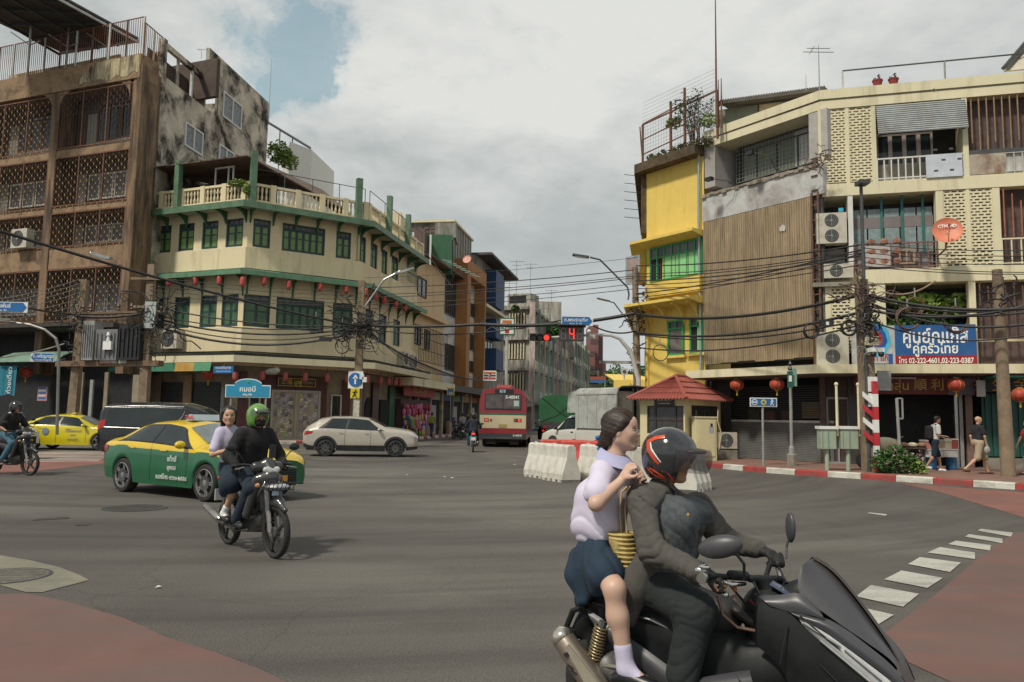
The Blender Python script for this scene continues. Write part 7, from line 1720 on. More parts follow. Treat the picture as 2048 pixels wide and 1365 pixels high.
def coil(x,y,Y,r,label,m=None,turns=5):
 c=at(x,y,Y);mb=MB();pts=[]
 for k in range(turns*22+1):
  a=2*PI*k/22;rr=r*(1+.07*math.sin(k*.37+x));pts.append((c.x+rr*math.cos(a),c.y+.06*math.sin(k*.21),c.z+rr*math.sin(a)*(1.05+.04*math.sin(k*.11))))
 o=mb.tube(pts,.018,4).build('cable_coil',m or CABLE);setorg(o,c);tag(o,label,'cable coil','spare cable coils');MB().bar((0,0,r),(0,.0,r+.3),.03).build('tie',STEEL,o,rel=False)
BRC=mat('brown cable',(.12,.075,.06),rough=.6,var=.2)
coil(1815,638,23.2,.32,'brown coil of spare cable overlapping the top of the blue banner',BRC);coil(1912,640,23,.36,'large brown coil of spare cable at the banner right corner',BRC);coil(1698,656,23.8,.22,'coil of spare cable left of the big utility pole');coil(1622,662,24.5,.22,'small black coil at the bottom right of the tan cladding')
coil(1830,612,23.4,.25,'thin reddish cable loop before the balcony plants',mat('reddish cable',(.2,.08,.06),rough=.6),2);coil(631,650,38.2,.36,'small loop of cable hanging before the wide green window',None,3);coil(684,665,38.1,.42,'black cable loop left of the tangle pole',None,3);coil(684,693,38.1,.34,'lower cable loop hanging below the others at the tangle pole',None,2)
coil(327,642,37.8,.4,'black cable loop beside the left transformer pole',None,3);coil(1320,706,32,.3,'thin cable loop before the yellow building',None,1)
def tangle(x,y,Y,rx,rz,n,parent,seed,m=CABLE,r=.022):
 q=random.Random(seed);c=at(x,y,Y);mb=MB()
 for _ in range(n):
  p=[c+Vector((q.gauss(0,rx*.6),q.gauss(0,.18),q.gauss(0,rz*.6)))]
  d=Vector((q.gauss(0,1),q.gauss(0,.3),q.gauss(0,.7)))
  for k in range(6):d=(d+Vector((q.gauss(0,.9),q.gauss(0,.3),q.gauss(0,.8)))).normalized();p.append(p[-1]+d*rx*.33)
  mb.tube(p,r*q.uniform(.6,1.4),4)
 stuff(mb.build('cable_tangle',m,parent))
tangle(724,650,38.1,.9,.7,46,pCc,1);tangle(715,672,38.1,.6,.5,20,pCc,2);tangle(305,628,37.8,.9,.8,44,pA,3);tangle(300,690,37.8,.4,1.6,26,pA,4);tangle(150,640,39.0,.7,.9,20,pB,5);tangle(150,700,39,.35,1.6,16,pB,6)
tangle(1728,592,23.6,.5,.2,26,pE,7,BRC,.018);tangle(1735,640,23.5,.35,.5,34,pE,8);tangle(1735,690,23.4,.2,.5,14,pE,9,STEEL,.014);tangle(1275,640,34.4,.3,1.0,26,pD,10);tangle(1268,740,34.3,.15,1.2,14,pD,11);tangle(2000,600,22.3,.3,.3,14,pF,12);tangle(1640,328,27.2,.25,.3,18,rb_,13,BRC,.018)
for k in range(3):MB().box(tC.x-1.9+k*.1,tC.x-1.3+k*.1,38.1,38.3,tC.z-3.1-.0,tC.z-2.9).build('splice_box',BLACKP,pCc)if k==0 else None
c=at(1652,648,23.8);sp_=thing('splice_box','black cable splice box hanging from the wires above the twin fan unit','splice box',c);MB().box(c.x-.2,c.x+.2,23.7,23.85,c.z-.09,c.z+.11).build('casing',BLACKP,sp_);MB().box(c.x-.04,c.x+.05,23.69,23.7,c.z-.05,c.z+.05).build('label',SIGNW,sp_);MB().tube([(c.x-.15,23.8,c.z+.1),(c.x-.15,23.8,c.z+.3)],.01,4).build('hanger',CABLE,sp_)
def barrier(m,label,loc,rz,group='plastic road barriers',name='road_barrier',L_=1.5):
 t_=thing(name,label,'barrier',(0,0,0),group);H_=.93;w0,w1=.28,.12;mb=MB();prof=[(-w0,.06),(-w0,.20),(-w1-.02,.62),(-w1,H_-.05),(-w1+.04,H_),(w1-.04,H_),(w1,H_-.05),(w1+.02,.62),(w0,.20),(w0,.06)]
 xs=[-L_/2,-L_*.44,-L_*.36,-L_*.28,-L_*.2,-L_*.12,-L_*.04,L_*.04,L_*.12,L_*.2,L_*.28,L_*.36,L_*.44,L_/2];vs=[]
 for i,x in enumerate(xs):
  k=.87 if i in(2,3,6,7,10,11)else 1.0
  e=.96 if i in(0,13)else 1
  vs+=[(x,y*k*e,z*(1 if 0<i<13 else.985))for y,z in prof]
 n=len(prof);fs=[(i*n+j,i*n+(j+1)%n,(i+1)*n+(j+1)%n,(i+1)*n+j)for i in range(len(xs)-1)for j in range(n)]+[tuple(reversed(range(n))),tuple(range((len(xs)-1)*n,len(xs)*n))]
 mb.add(vs,fs);o=mb.build('shell',m,t_);
 for x in(-.37,-.12,.12,.37):MB().box(L_*x-.07,L_*x+.07,-w0-.01,w0+.01,0,.07).build('foot',m,t_)
 MB().lathe([(.05,H_),(.05,H_+.03)],(.3,0,0),seg=10).build('filler_cap',m,t_);MB().box(L_/2-.02,L_/2+.08,-.05,.05,.35,.5).box(L_/2-.02,L_/2+.08,-.05,.05,.62,.75).build('coupling',m,t_)
 t_.location=loc;t_.rotation_euler=(0,0,rz);return t_
BW=mat('dirty white barrier plastic',(.60,.58,.52),rough=.6,var=.06,dirt=(.3,.27,.22),damt=.6,dscale=2.5);BR=mat('faded red barrier plastic',(.50,.045,.035),rough=.55,var=.1,dirt=(.3,.08,.06),damt=.4,dscale=2.5)
def bar_at(xa,ya,xb,yb,m,label,keep=None):
 a,b=gp(xa,ya),gp(xb,yb);return barrier(m,label,(a+b)/2,math.atan2(b.y-a.y,b.x-a.x))
for x,y,rz,lab in((1083,955,118,'white plastic barrier, leftmost of the row'),(1121,962,118,'white plastic barrier, second from the left'),(1190,962,120,'white plastic barrier just left of the seated woman'),(1262,968,100,'white plastic barrier between the woman and the helmeted rider'),(1312,972,60,'white plastic barrier beside the back of the helmet'),(1386,982,58,'white plastic barrier seen below the raised visor')):barrier(BW,lab,gp(x,y),math.radians(rz),L_=1.05)
for x,y,lab,rz in((1128,939,'red plastic barrier behind the leftmost white ones',-.1),(1172,943,'red plastic barrier, second of the red row',-.2),(1212,950,'red plastic barrier beside the hair of the seated woman',-.9)):barrier(BR,lab,gp(x,y),rz)
for i,(xl,xr,yt,yb,c_,cat_)in enumerate(((1849,1872,915,937,(.03,.14,.30),'drum'),(1893,1912,912,940,(.03,.17,.38),'drum'))):
 a,b=at(xl,yb,25.6),at(xr,yt,25.6);c=(a+b)/2;r=(b.x-a.x)/2;t_=thing('blue_drum','blue plastic drum at the open shop, '+('behind the student' if i==0 else 'nearer the steel pillar'),'drum',(c.x,25.6,.15),'blue drums')
 MB().lathe([(r*.92,.15),(r,.2),(r,.4),(r*1.04,.43),(r,.46),(r*.96,.72)],(c.x,25.6,0),seg=16).build('barrel',mat('drum blue',c_,rough=.5,var=.1),t_);MB().lathe([(r*1.02,.70),(r*1.02,.75)],(c.x,25.6,0),seg=16).build('lid',mat('drum blue dark',(.02,.1,.22),rough=.5),t_)
for i,(xl,xr,yt,yb,c_)in enumerate(((1845,1880,898,914,(.5,.5,.47)),(1880,1908,897,914,(.5,.48,.45)),(1846,1864,880,897,(.5,.2,.18)),(1884,1896,880,897,(.45,.38,.28)),(1897,1909,877,898,(.32,.06,.04)))):
 a,b=at(xl,yb,25.5),at(xr,yt,25.5);t_=thing('vendor_box',['white vendor box under the bags beside the student','white vendor box right of the student','red and white bag on the left vendor box','tan parcel in front of the student','red plastic canister on the right vendor box'][i],'box',(a.x,25.5,a.z));MB().box(a.x,b.x,25.3,25.7,a.z,b.z).build('body',mat('vendor %d'%i,c_,rough=.7,var=.15),t_);MB().box(a.x-.01,b.x+.01,25.28,25.72,b.z-.05,b.z-.01).build('rim',WHITEW,t_)
tb=thing('vendor_table','dark low vendor table behind the flowering bush','table',at(1830,925,25.6));a,b=at(1785,900,25.6),at(1842,895,25.6);MB().box(a.x,b.x,25.2,26,b.z-.05,b.z).build('tabletop',BRP,tb)
for x in(a.x+.05,b.x-.05):MB().box(x-.03,x+.03,25.3,25.36,.15,b.z-.05).build('leg',DSTEEL,tb)
for k in range(3):MB().ball((a.x+.25+k*.3,25.4,b.z+.08),(.16,.15,.08),8,5).build('bundle',(mat('tan cloth bundle',(.3,.2,.12),rough=.9),CREAM2,mat('tan cloth bundle',(.3,.2,.12)))[k],tb)
pb_=thing('parked_motorbike','motorbike with pale cover parked in the shade behind the painted pole','motorcycle',at(1765,925,25.2));p=at(1765,925,25.2);p.z=.15
for dx in(-.55,.6):MB().lathe([(.27,-.05),(.30,-.03),(.30,.03),(.27,.05)],(p.x+dx,p.y,.45),'y',18).build('wheel',RUBBER,pb_)
MB().ball((p.x+.05,p.y-.05,.95),(.5,.22,.22),12,8).build('cover',CREAM2,pb_,smooth=True);MB().box(p.x-.4,p.x+.4,p.y-.12,p.y+.12,.4,.8).build('engine_body',BLACKP,pb_);MB().tube([(p.x+.55,p.y-.3,1.2),(p.x+.45,p.y,1.1),(p.x+.55,p.y+.3,1.2)],.02,5).build('handlebar',CHROME,pb_)
# --- vehicles: lofted bodies
def paint(name,col,rough=.25,metal=0.0,var=.04):return mat(name,col,rough=rough,metal=metal,var=var,coat=.6,dirt=tuple(c*.6+.03 for c in col),damt=.12,dscale=1.5)
class Loft:
 def __init__(s,st,arches=()):
  s.st=np.array(st,float);s.ar=arches;s.x0,s.x1=s.st[0,0],s.st[-1,0]
 def lin(s,x):
  return[np.interp(x,s.st[:,0],s.st[:,k])for k in range(1,9)]
 def ctrl(s,x):
  w=.07;q=[s.lin(min(s.x1,max(s.x0,x+d)))for d in(-w,-w/2,0,w/2,w)];q=np.mean(q,0)
  zb,z1,w1,z2,w2,z3,w3,z4=q
  for xa,r,zc in s.ar:
   if abs(x-xa)<r:
    h=zc+math.sqrt(r*r-(x-xa)**2)
    if h>zb:zb=h;z1=max(z1,h+.05)
  return[(w1*.955,zb),(w1,z1),(w2,z2),(w3,z3),(0.0,z4)]
 def S(s,x,t,side=1,off=0.0):
  c=s.ctrl(x);P_=lambda t:(lambda i,f:(c[i][0]*(1-f)+c[i+1][0]*f,c[i][1]*(1-f)+c[i+1][1]*f))(min(3,int(t)),t-min(3,int(t)))
  d=.16;ts=[max(0,t-d),max(0,t-d/2),t,min(4,t+d/2),min(4,t+d)];y=sum(P_(q)[0]for q in ts)/5;z=sum(P_(q)[1]for q in ts)/5
  if t>3:z+=.02*math.sin((t-3)*PI/2)
  if t>=4-1e-6:y=0
  p=Vector((x,y,z))
  if off:
   e=.02;a=s.S(min(s.x1,x+e),t)-s.S(max(s.x0,x-e),t);b=s.S(x,min(4,t+e))-s.S(x,max(0,t-e));n=a.cross(b)
   if n.length>1e-9:
    n.normalize()
    if n.y<0 and t<3.2 or(t>=3.2 and n.z<0):n=-n
    p=p+n*off
  p.y*=side;return p
 def body(s,name,mats,parent,split=None,dx=.05):
  xs=list(np.arange(s.x0,s.x1,dx))+[s.x1]
  for xa,r,zc in s.ar:xs+=[xa-r,xa-r+.01,xa+r-.01,xa+r]
  xs=sorted(xs);ts=[0,.15,.35,.6,.85,1,1.15,1.35,1.6,1.85,2,2.1,2.3,2.5,2.7,2.85,2.95,3.05,3.15,3.3,3.5,3.75,4]
  mb=MB();nT=len(ts);ring=2*nT-1
  for x in xs:
   L_=[s.S(x,t)for t in ts];mb.v+=[tuple(p)for p in L_]+[(p.x,-p.y,p.z)for p in reversed(L_[:-1])]
  for i in range(len(xs)-1):
   for j in range(ring-1):
    t=ts[j]if j<nT-1 else ts[ring-2-j]
    mb.f.append((i*ring+j,i*ring+j+1,(i+1)*ring+j+1,(i+1)*ring+j));mb.mi.append(0 if split is None or t>=split else 1)
  mb.f.append(tuple(range(ring)));mb.mi.append(0 if split is None else 1);b=(len(xs)-1)*ring;mb.f.append(tuple(reversed(range(b,b+ring))));mb.mi.append(0 if split is None else 1)
  return mb.build(name,mats if isinstance(mats,list)else[mats],parent,smooth=True,angle=38)
 def patch(s,name,m,parent,cs,off=.006,n=10,k=6,sides=(1,-1)):
  out=[]
  for side in sides:
   mb=MB()
   for i in range(n+1):
    for j in range(k+1):
     a,b=i/n,j/k
     x=(cs[0][0]*(1-a)+cs[1][0]*a)*(1-b)+(cs[3][0]*(1-a)+cs[2][0]*a)*b;t=(cs[0][1]*(1-a)+cs[1][1]*a)*(1-b)+(cs[3][1]*(1-a)+cs[2][1]*a)*b
     mb.v.append(tuple(s.S(x,t,side,off)))
   mb.f=[(i*(k+1)+j,i*(k+1)+j+1,(i+1)*(k+1)+j+1,(i+1)*(k+1)+j)for i in range(n)for j in range(k)];mb.mi=[0]*len(mb.f)
   out.append(mb.build(name,m,parent,smooth=True))
  return out
 def screen(s,name,m,parent,xa,xb,t0=3.1,off=.008,xa2=None,xb2=None,n=10):
  """glass that spans both sides: from xa..xb at the edge to xa2..xb2 on the centre line"""
  mb=MB();k=12;xa2=xa if xa2 is None else xa2;xb2=xb if xb2 is None else xb2
  for i in range(n+1):
   for j in range(-k,k+1):
    a=i/n;b=1-abs(j)/k;t=t0+(4-t0)*b;x=(xa*(1-a)+xb*a)*(1-b)+(xa2*(1-a)+xb2*a)*b
    p=s.S(x,t,1 if j>=0 else-1,0);p.z+=off;p.x+=off*(1 if xa>0 or xb>.4 else-1);mb.v.append(tuple(p))
  w=2*k+1;mb.f=[(i*w+j,i*w+j+1,(i+1)*w+j+1,(i+1)*w+j)for i in range(n)for j in range(w-1)];mb.mi=[0]*len(mb.f)
  return mb.build(name,m,parent,smooth=True)
def wheel(parent,x,y,r,w,rimm,spokes=10,side=1,z=None,double=True):
 z=r if z is None else z;o=MB().lathe([(.04,y-side*w*.1),(r*.4,y-side*w*.05),(r*.4,y-side*w*.3),(.04,y-side*w*.35)],(x,0,z),'y',16).build('wheel',DSTEEL,parent)
 a,b=y-side*w,y
 MB().lathe([(r*.74,b-side*.02),(r*.78,b),(r*.93,b),(r,b-side*.03),(r,a+side*.03),(r*.93,a),(r*.74,a)],(x,0,z),'y',28,False).build('tyre',RUBBER,o,smooth=True,angle=40)
 rb=MB();rb.lathe([(r*.755,b-side*.005),(r*.72,b-side*.0),(r*.69,b-side*.03),(r*.68,a),(r*.75,a)],(x,0,z),'y',28,False)
 for k in range(spokes):
  for dd in((-.06,.06)if double else(0,)):
   t=2*PI*k/spokes;p0=Vector((x+r*.12*math.cos(t),b-side*.03,z+r*.12*math.sin(t)));p1=Vector((x+r*.71*math.cos(t+dd*2),b-side*.02,z+r*.71*math.sin(t+dd*2)));rb.bar(p0,p1,r*.075,.02,up=(0,1,0))
 rb.lathe([(r*.17,b-side*.06),(r*.17,b-side*.015),(.001,b-side*.01)],(x,0,z),'y',12);rb.build('rim',rimm,o)
 return o
def place(t_,x,y,rz,z=0.0):t_.location=(x,y,z);t_.rotation_euler=(0,0,rz);return t_
def wells(t_,xs,w,zt,r):
 for x in xs:MB().box(x-r*.98,x+r*.98,-w,w,.22,zt).build('wheel_well',VOID,t_)
RIMS=mat('silver alloy',(.42,.42,.42),rough=.3,metal=.8,var=.1);RIMD=mat('dark alloy',(.10,.10,.10),rough=.35,metal=.6,var=.15)
TAILR=mat('tail lamp red',(.35,.02,.02),rough=.15,var=.2);HEADL=mat('headlamp glass',(.45,.46,.46),rough=.12,var=.2,spec=.8);PLATE=mat('white number plate',(.6,.6,.58),rough=.5)
def mirrors(t_,x,y,z,m):
 for s_ in(1,-1):
  MB().ball((x,s_*(y+.12),z),(.07,.11,.075),12,8).build('side_mirror',m,t_,smooth=True);MB().bar((x+.02,s_*y,z-.06),(x,s_*(y+.1),z-.04),.04).build('mirror_arm',BLACKP,t_)
  # --- champagne crossover
t_=thing('parked_car','champagne coloured crossover car with black cladding crossing before the poster door','car')
A_=[(-1.33,.37,.34),(1.33,.37,.34)]
st=[(-2.2,.44,.60,.60,.84,.60,.93,.48,.95),(-2.13,.32,.56,.78,.92,.76,1.05,.60,1.08),(-1.95,.28,.5,.87,.99,.85,1.20,.62,1.24),(-1.6,.25,.5,.90,1.02,.875,1.40,.60,1.44),(-1.1,.22,.5,.90,1.02,.88,1.49,.59,1.53),(-.3,.2,.5,.90,1.0,.88,1.50,.59,1.54),(.3,.2,.5,.90,.99,.88,1.44,.58,1.49),(.62,.2,.5,.90,1.0,.88,1.30,.61,1.35),(1.0,.2,.5,.90,1.0,.875,1.10,.66,1.14),(1.35,.22,.5,.895,.98,.86,1.06,.64,1.10),(1.8,.25,.5,.88,.92,.85,1.00,.62,1.04),(2.05,.28,.5,.83,.84,.80,.92,.58,.95),(2.15,.30,.48,.74,.76,.72,.84,.52,.86),(2.2,.33,.48,.64,.7,.62,.76,.46,.78)]
Lo=Loft(st,A_);CH=paint('champagne paint',(.44,.40,.34),.28,.2);Lo.body('body',CH,t_)
wells(t_,(-1.33,1.33),.74,.72,.37)
Lo.patch('lower_cladding',BLACKP,t_,[(-.93,.0),(.93,.0),(.93,.8),(-.93,.8)],.012,16,4);Lo.patch('lower_cladding',BLACKP,t_,[(-2.18,.0),(-1.74,.0),(-1.74,.6),(-2.16,.75)],.012,8,4);Lo.patch('lower_cladding',BLACKP,t_,[(1.74,.0),(2.18,.0),(2.18,.6),(1.74,.6)],.012,8,4)
for xa in(-1.33,1.33):
 for s_ in(1,-1):
  pts=[];
  for k in range(15):a=PI*k/14;x=xa+.41*math.cos(a);z=.34+.41*math.sin(a);pts.append((x,s_*.905,z))
  mb=MB();n=len(pts)
  for k,(x,y,z)in enumerate(pts):a=PI*k/14;dx,dz=math.cos(a)*.045,math.sin(a)*.045;mb.v+=[(x-dx,y*.955,z-dz),(x-dx,y+s_*.008,z-dz),(x+dx,y+s_*.004,z+dz),(x+dx,y*.97,z+dz)]
  mb.f=[(4*k+j,4*k+(j+1)%4,4*k+4+(j+1)%4,4*k+4+j)for k in range(n-1)for j in range(4)];mb.mi=[0]*len(mb.f);mb.build('arch_trim',BLACKP,t_)
  wheel(t_,xa,s_*.89,.345,.22,RIMD,10,s_)
Lo.patch('window_trim',BLACKP,t_,[(-1.62,2.12),(.92,2.04),(.28,2.95),(-1.15,2.97)],.004,16,6)
Lo.patch('window',DARKGLASS,t_,[(-1.40,2.16),(-.62,2.1),(-.52,2.9),(-1.1,2.9)],.012);Lo.patch('window',DARKGLASS,t_,[(-.52,2.1),(.80,2.08),(.26,2.9),(-.42,2.9)],.012)
Lo.screen('windscreen',DARKGLASS,t_,.92,.30,3.08,.012,1.02,.28);Lo.screen('rear_window',DARKGLASS,t_,-2.0,-1.68,3.08,.012,-2.04,-1.66)
Lo.patch('headlight',HEADL,t_,[(1.90,1.75),(2.12,1.8),(2.10,2.05),(1.80,2.2)],.01,5,3);Lo.patch('tail_light',TAILR,t_,[(-2.14,1.7),(-1.85,1.75),(-1.80,1.9),(-2.13,2.15)],.012,5,3)
for x in(-.62,.36):Lo.patch('door_seam',BLACKP,t_,[(x,.6),(x+.012,.6),(x+.03,2.05),(x+.018,2.05)],.003,1,8);Lo.patch('door_handle',CH,t_,[(x-.32+.1,1.78),(x-.1+.05,1.78),(x-.1+.05,1.86),(x-.32+.1,1.86)],.03,2,1)
mirrors(t_,.70,.86,1.05,CH);MB().box(-2.235,-2.19,-.26,.26,.62,.76).build('number_plate',PLATE,t_);MB().tube([(-1.7,-.3,.25),(-2.1,-.5,.26)],.03,6).build('exhaust',ALU,t_)
c0,c1=gp(652,913),gp(796,911);place(t_,-5.9,31.3,math.radians(8))
# --- sedans
def sedan(name,label,top,low,split,rims,L_=4.6,h=1.45):
 t_=thing(name,label,'taxi' if 'taxi' in name else 'car');A_=[(-1.30,.36,.33),(1.40,.36,.33)];k=h/1.45
 st=[(-2.3,.42,.58,.58,.80,.60,.90,.50,.92),(-2.22,.32,.55,.76,.90,.76,1.00,.60,1.02),(-2.0,.26,.5,.86,.97,.83,1.05,.64,1.08),(-1.65,.24,.5,.885,.98,.86,1.10,.64,1.14),(-1.2,.22,.5,.885,.97,.87,1.30,.58,1.34),(-.8,.2,.5,.885,.96,.87,1.38,.565,1.42),(-.2,.2,.5,.885,.95,.87,1.40,.56,1.45),(.3,.2,.5,.885,.94,.87,1.35,.565,1.40),(.75,.2,.5,.885,.93,.865,1.15,.62,1.20),(1.15,.2,.5,.885,.92,.86,.98,.67,1.02),(1.5,.22,.5,.88,.90,.85,.97,.66,1.01),(1.95,.24,.48,.86,.84,.82,.91,.62,.95),(2.18,.26,.45,.80,.76,.76,.84,.56,.87),(2.27,.28,.44,.72,.69,.68,.77,.50,.79),(2.31,.31,.44,.62,.62,.58,.69,.44,.71)]
 Lo=Loft(st,A_);Lo.body('body',[top,low],t_,split);wells(t_,(-1.30,1.40),.72,.70,.36)
 for xa in(-1.30,1.40):
  for s_ in(1,-1):wheel(t_,xa,s_*.875,.335,.21,rims,5,s_)
 Lo.patch('window_trim',BLACKP,t_,[(-1.62,2.15),(1.02,2.04),(.42,2.94),(-.95,2.96)],.004,16,6);Lo.patch('window',DARKGLASS,t_,[(-1.40,2.2),(-.34,2.12),(-.28,2.88),(-.92,2.88)],.012);Lo.patch('window',DARKGLASS,t_,[(-.24,2.12),(.90,2.09),(.40,2.87),(-.18,2.88)],.012)
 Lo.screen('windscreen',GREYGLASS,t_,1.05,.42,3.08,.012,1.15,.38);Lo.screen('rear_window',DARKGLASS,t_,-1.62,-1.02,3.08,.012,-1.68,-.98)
 Lo.patch('headlight',HEADL,t_,[(1.98,1.55),(2.24,1.7),(2.20,2.1),(1.86,2.15)],.01,6,4);Lo.patch('tail_light',TAILR,t_,[(-2.24,1.55),(-1.92,1.65),(-1.88,1.88),(-2.24,2.0)],.01,6,3)
 for x in(-.32,.86):Lo.patch('door_seam',BLACKP,t_,[(x-.02,.3),(x-.01,.3),(x+.012,2.05),(x,2.05)],.003,1,8)
 for x in(-1.08,.02):Lo.patch('door_handle',top,t_,[(x,1.82),(x+.2,1.82),(x+.2,1.9),(x,1.9)],.03,2,1)
 mirrors(t_,.78,.86,1.0,top);MB().box(2.285,2.33,-.24,.24,.36,.47).build('number_plate',mat('orange number plate',(.65,.30,.03),rough=.5),t_)
 g_=MB()
 for i in range(6):g_.box(2.26,2.318,-.42,.42,.30+i*.045,.315+i*.045)
 g_.build('grille',BLACKP,t_);MB().box(2.2,2.312,-.46,.46,.28,.58).build('grille_backing',VOID,t_)
 return t_,Lo
YEL=paint('taxi yellow',(.66,.46,.015),.25);GRN=paint('taxi green',(.008,.108,.045),.22)
t1,Lo=sedan('taxi','yellow and green taxi with white roof sign passing behind the green helmeted rider',YEL,GRN,1.72,RIMS)
MB().prism([(-.12,-.3,1.44),(.12,-.3,1.44),(.06,-.27,1.56),(-.06,-.27,1.56)],(0,.6,0)).build('roof_sign',mat('roof sign',(.42,.50,.56),rough=.4),t1)
for s_ in(-1,):text('TAXI',.12,'lettering',mat('sign letter red',(.5,.1,.1)),t1,Matrix.Translation((0,-.31,1.50))@Matrix.Rotation(PI/2,4,'X'),bold=.003)
def sidetext(t_,Lo,items,m):
 for s,x,z,sz in items:text(s,sz,'lettering',m,t_,Matrix.Translation((x,-.895,z))@Matrix.Rotation(math.radians(-84)+PI,4,'X')@Matrix.Rotation(PI,4,'Z')@Matrix.Rotation(PI,4,'Y')@Matrix.Rotation(PI,4,'Y')if False else Matrix.Translation((x,-.90,z))@Matrix.Rotation(PI/2,4,'X'),depth=.003)
sidetext(t1,Lo,[('แท็กซี่',.42,.72,.13),('บุคคล',.42,.56,.12),('เบอร์โทร ๑๖๖๑-๒๕๕๔',.42,.38,.12)],SIGNW)
rear,front=gp(253,985),gp(402,1003);dd=(front-rear);a_=math.atan2(dd.y,dd.x);nrm=Vector((math.sin(a_),-math.cos(a_),0));cen=(rear+front)/2-nrm*.82;place(t1,cen.x-.05*math.cos(a_),cen.y-.05*math.sin(a_),a_)
t2,Lo2=sedan('taxi','all yellow taxi waiting at the left behind the black van',paint('taxi yellow lemon',(.66,.55,.015),.25),YEL,None,RIMS)
MB().prism([(-.1,-.25,1.44),(.1,-.25,1.44),(.05,-.22,1.53),(-.05,-.22,1.53)],(0,.5,0)).build('roof_sign',mat('dim amber sign',(.40,.26,.04),rough=.4),t2)
sidetext(t2,Lo2,[('แท็กซี่สหกรณ์',.35,.78,.12),('๑๒๓๕',.35,.62,.1),('สุวรรณภูมิ',.35,.45,.1)],mat('grey blue letters',(.2,.25,.3),rough=.6));MB().ball((-.75,-.90,.75),(.14,.01,.16),12,6).build('emblem',mat('grey blue letters',(.2,.25,.3)),t2)
place(t2,-18.1,32.8,math.radians(2))
t3,_=sedan('parked_car','white car cut off by the left edge of the picture behind a rider',paint('white car paint',(.60,.61,.62),.3),YEL,None,RIMS)
place(t3,-20.9,30.6,math.radians(-4))
# --- black van
t_=thing('van','black minivan with chrome window line facing right behind the green taxi','van');A_=[(-1.5,.38,.35),(1.45,.38,.35)]
st=[(-2.45,.40,.6,.80,1.0,.82,1.6,.68,1.64),(-2.38,.28,.55,.88,1.05,.88,1.76,.70,1.82),(-2.2,.24,.5,.92,1.05,.91,1.82,.72,1.88),(-1,.22,.5,.92,1.03,.91,1.86,.72,1.92),(.3,.2,.5,.92,1.02,.91,1.84,.70,1.90),(.9,.2,.5,.92,1.02,.91,1.66,.70,1.74),(1.5,.22,.5,.92,1.0,.89,1.24,.70,1.30),(1.8,.24,.5,.91,.96,.87,1.08,.68,1.12),(2.2,.26,.48,.86,.85,.80,.96,.60,.98),(2.4,.28,.45,.74,.70,.68,.8,.5,.82),(2.45,.34,.45,.6,.6,.56,.7,.4,.7)]
Lo=Loft(st,A_);BK_=paint('black car paint',(.010,.011,.013),.18);Lo.body('body',BK_,t_);wells(t_,(-1.5,1.45),.76,.72,.38)
for xa in(-1.5,1.45):
 for s_ in(1,-1):wheel(t_,xa,s_*.91,.35,.22,RIMD,7,s_)
Lo.patch('window',DARKGLASS,t_,[(-2.2,2.1),(.30,2.08),(.30,2.85),(-2.15,2.85)],.01,14,6);Lo.patch('window',DARKGLASS,t_,[(.42,2.06),(1.4,2.04),(.82,2.82),(.42,2.85)],.01);Lo.screen('windscreen',DARKGLASS,t_,1.55,.95,3.08,.012,1.65,.9)
for s_ in(1,-1):
 q=[Lo.S(x,t,s_,.02)for x,t in((-2.2,2.02),(-1,2.0),(-.3,2.02),(.1,2.2),(.3,2.5),(.36,2.75))];MB().tube(q,.016,5).build('chrome_strip',CHROME,t_)
 q=[Lo.S(x,2.93,s_,.02)for x in(-2.3,-1.5,-.6,.3)];MB().tube(q,.014,5).build('chrome_strip',CHROME,t_)
Lo.patch('tail_light',TAILR,t_,[(-2.44,1.9),(-2.2,2.0),(-2.2,2.35),(-2.44,2.35)],.012,5,4);Lo.patch('headlight',HEADL,t_,[(2.1,1.6),(2.35,1.6),(2.3,2.1),(2.0,2.1)],.01,5,4);mirrors(t_,1.35,.9,1.12,BK_)
place(t_,-11.25,27.0,math.radians(1))
# --- bus from behind
t_=thing('bus','red and cream city bus number 53 seen from behind in the street','bus');BRD=paint('bus red',(.24,.014,.02),.4);BCR=paint('bus cream',(.55,.47,.30),.45)
W_=1.26;prof=[(-W_,.42),(-W_,2.3),(-W_+.04,2.75),(-W_+.22,3.05),(-W_+.5,3.15),(0,3.2)];prof+=[(-a,b)for a,b in reversed(prof[:-1])]
MB().prism([(-5.4,y,z)for y,z in prof],(10.8,0,0)).build('body',BRD,t_)
X=-5.4
def bx(name,y0,y1,z0,z1,m,d=.02,base=0.0,parent=None):return MB().box(X-base-d,X-base,y0,y1,z0,z1).build(name,m,parent or t_)
bx('cream_band',-W_+.02,W_-.02,1.02,1.72,BCR);bx('green_stripe',-W_+.02,W_-.02,1.73,1.83,mat('bus green stripe',(.03,.12,.07),rough=.5));bx('skirt',-W_+.02,W_-.02,.44,.72,mat('bus dark skirt',(.035,.04,.045),rough=.6))
rw=bx('window_frame',-.98,.98,2.02,2.86,BLACKP,.03)
BG=mat('bus rear glass',(.10,.085,.085),rough=.15,var=.4,scale=1.5)
for s_ in(-1,1):bx('pane',*((-.93,-.02)if s_<0 else(.02,.93)),2.07,2.81,BG,.01,.03,rw)
dsp=bx('route_display',-.55,.45,2.90,3.10,BLACKP,.03);TB=lambda y,z:Matrix.Translation((X-.05,y,z))@Matrix(((0,0,-1,0),(-1,0,0,0),(0,1,0,0),(0,0,0,1)))
bx('number_panel',-.12,.18,2.92,3.08,mat('pale blue number panel',(.4,.5,.6),rough=.4),.01,.03,dsp);text('53',.17,'lettering',SIGNBLUE,dsp,TB(.03,3.0),bold=.004);text('5-40541',.22,'lettering',SIGNW,t_,TB(-.5,2.68),bold=.008);text('5-40541',.15,'lettering',SIGNW,t_,TB(-.8,.64),bold=.004)
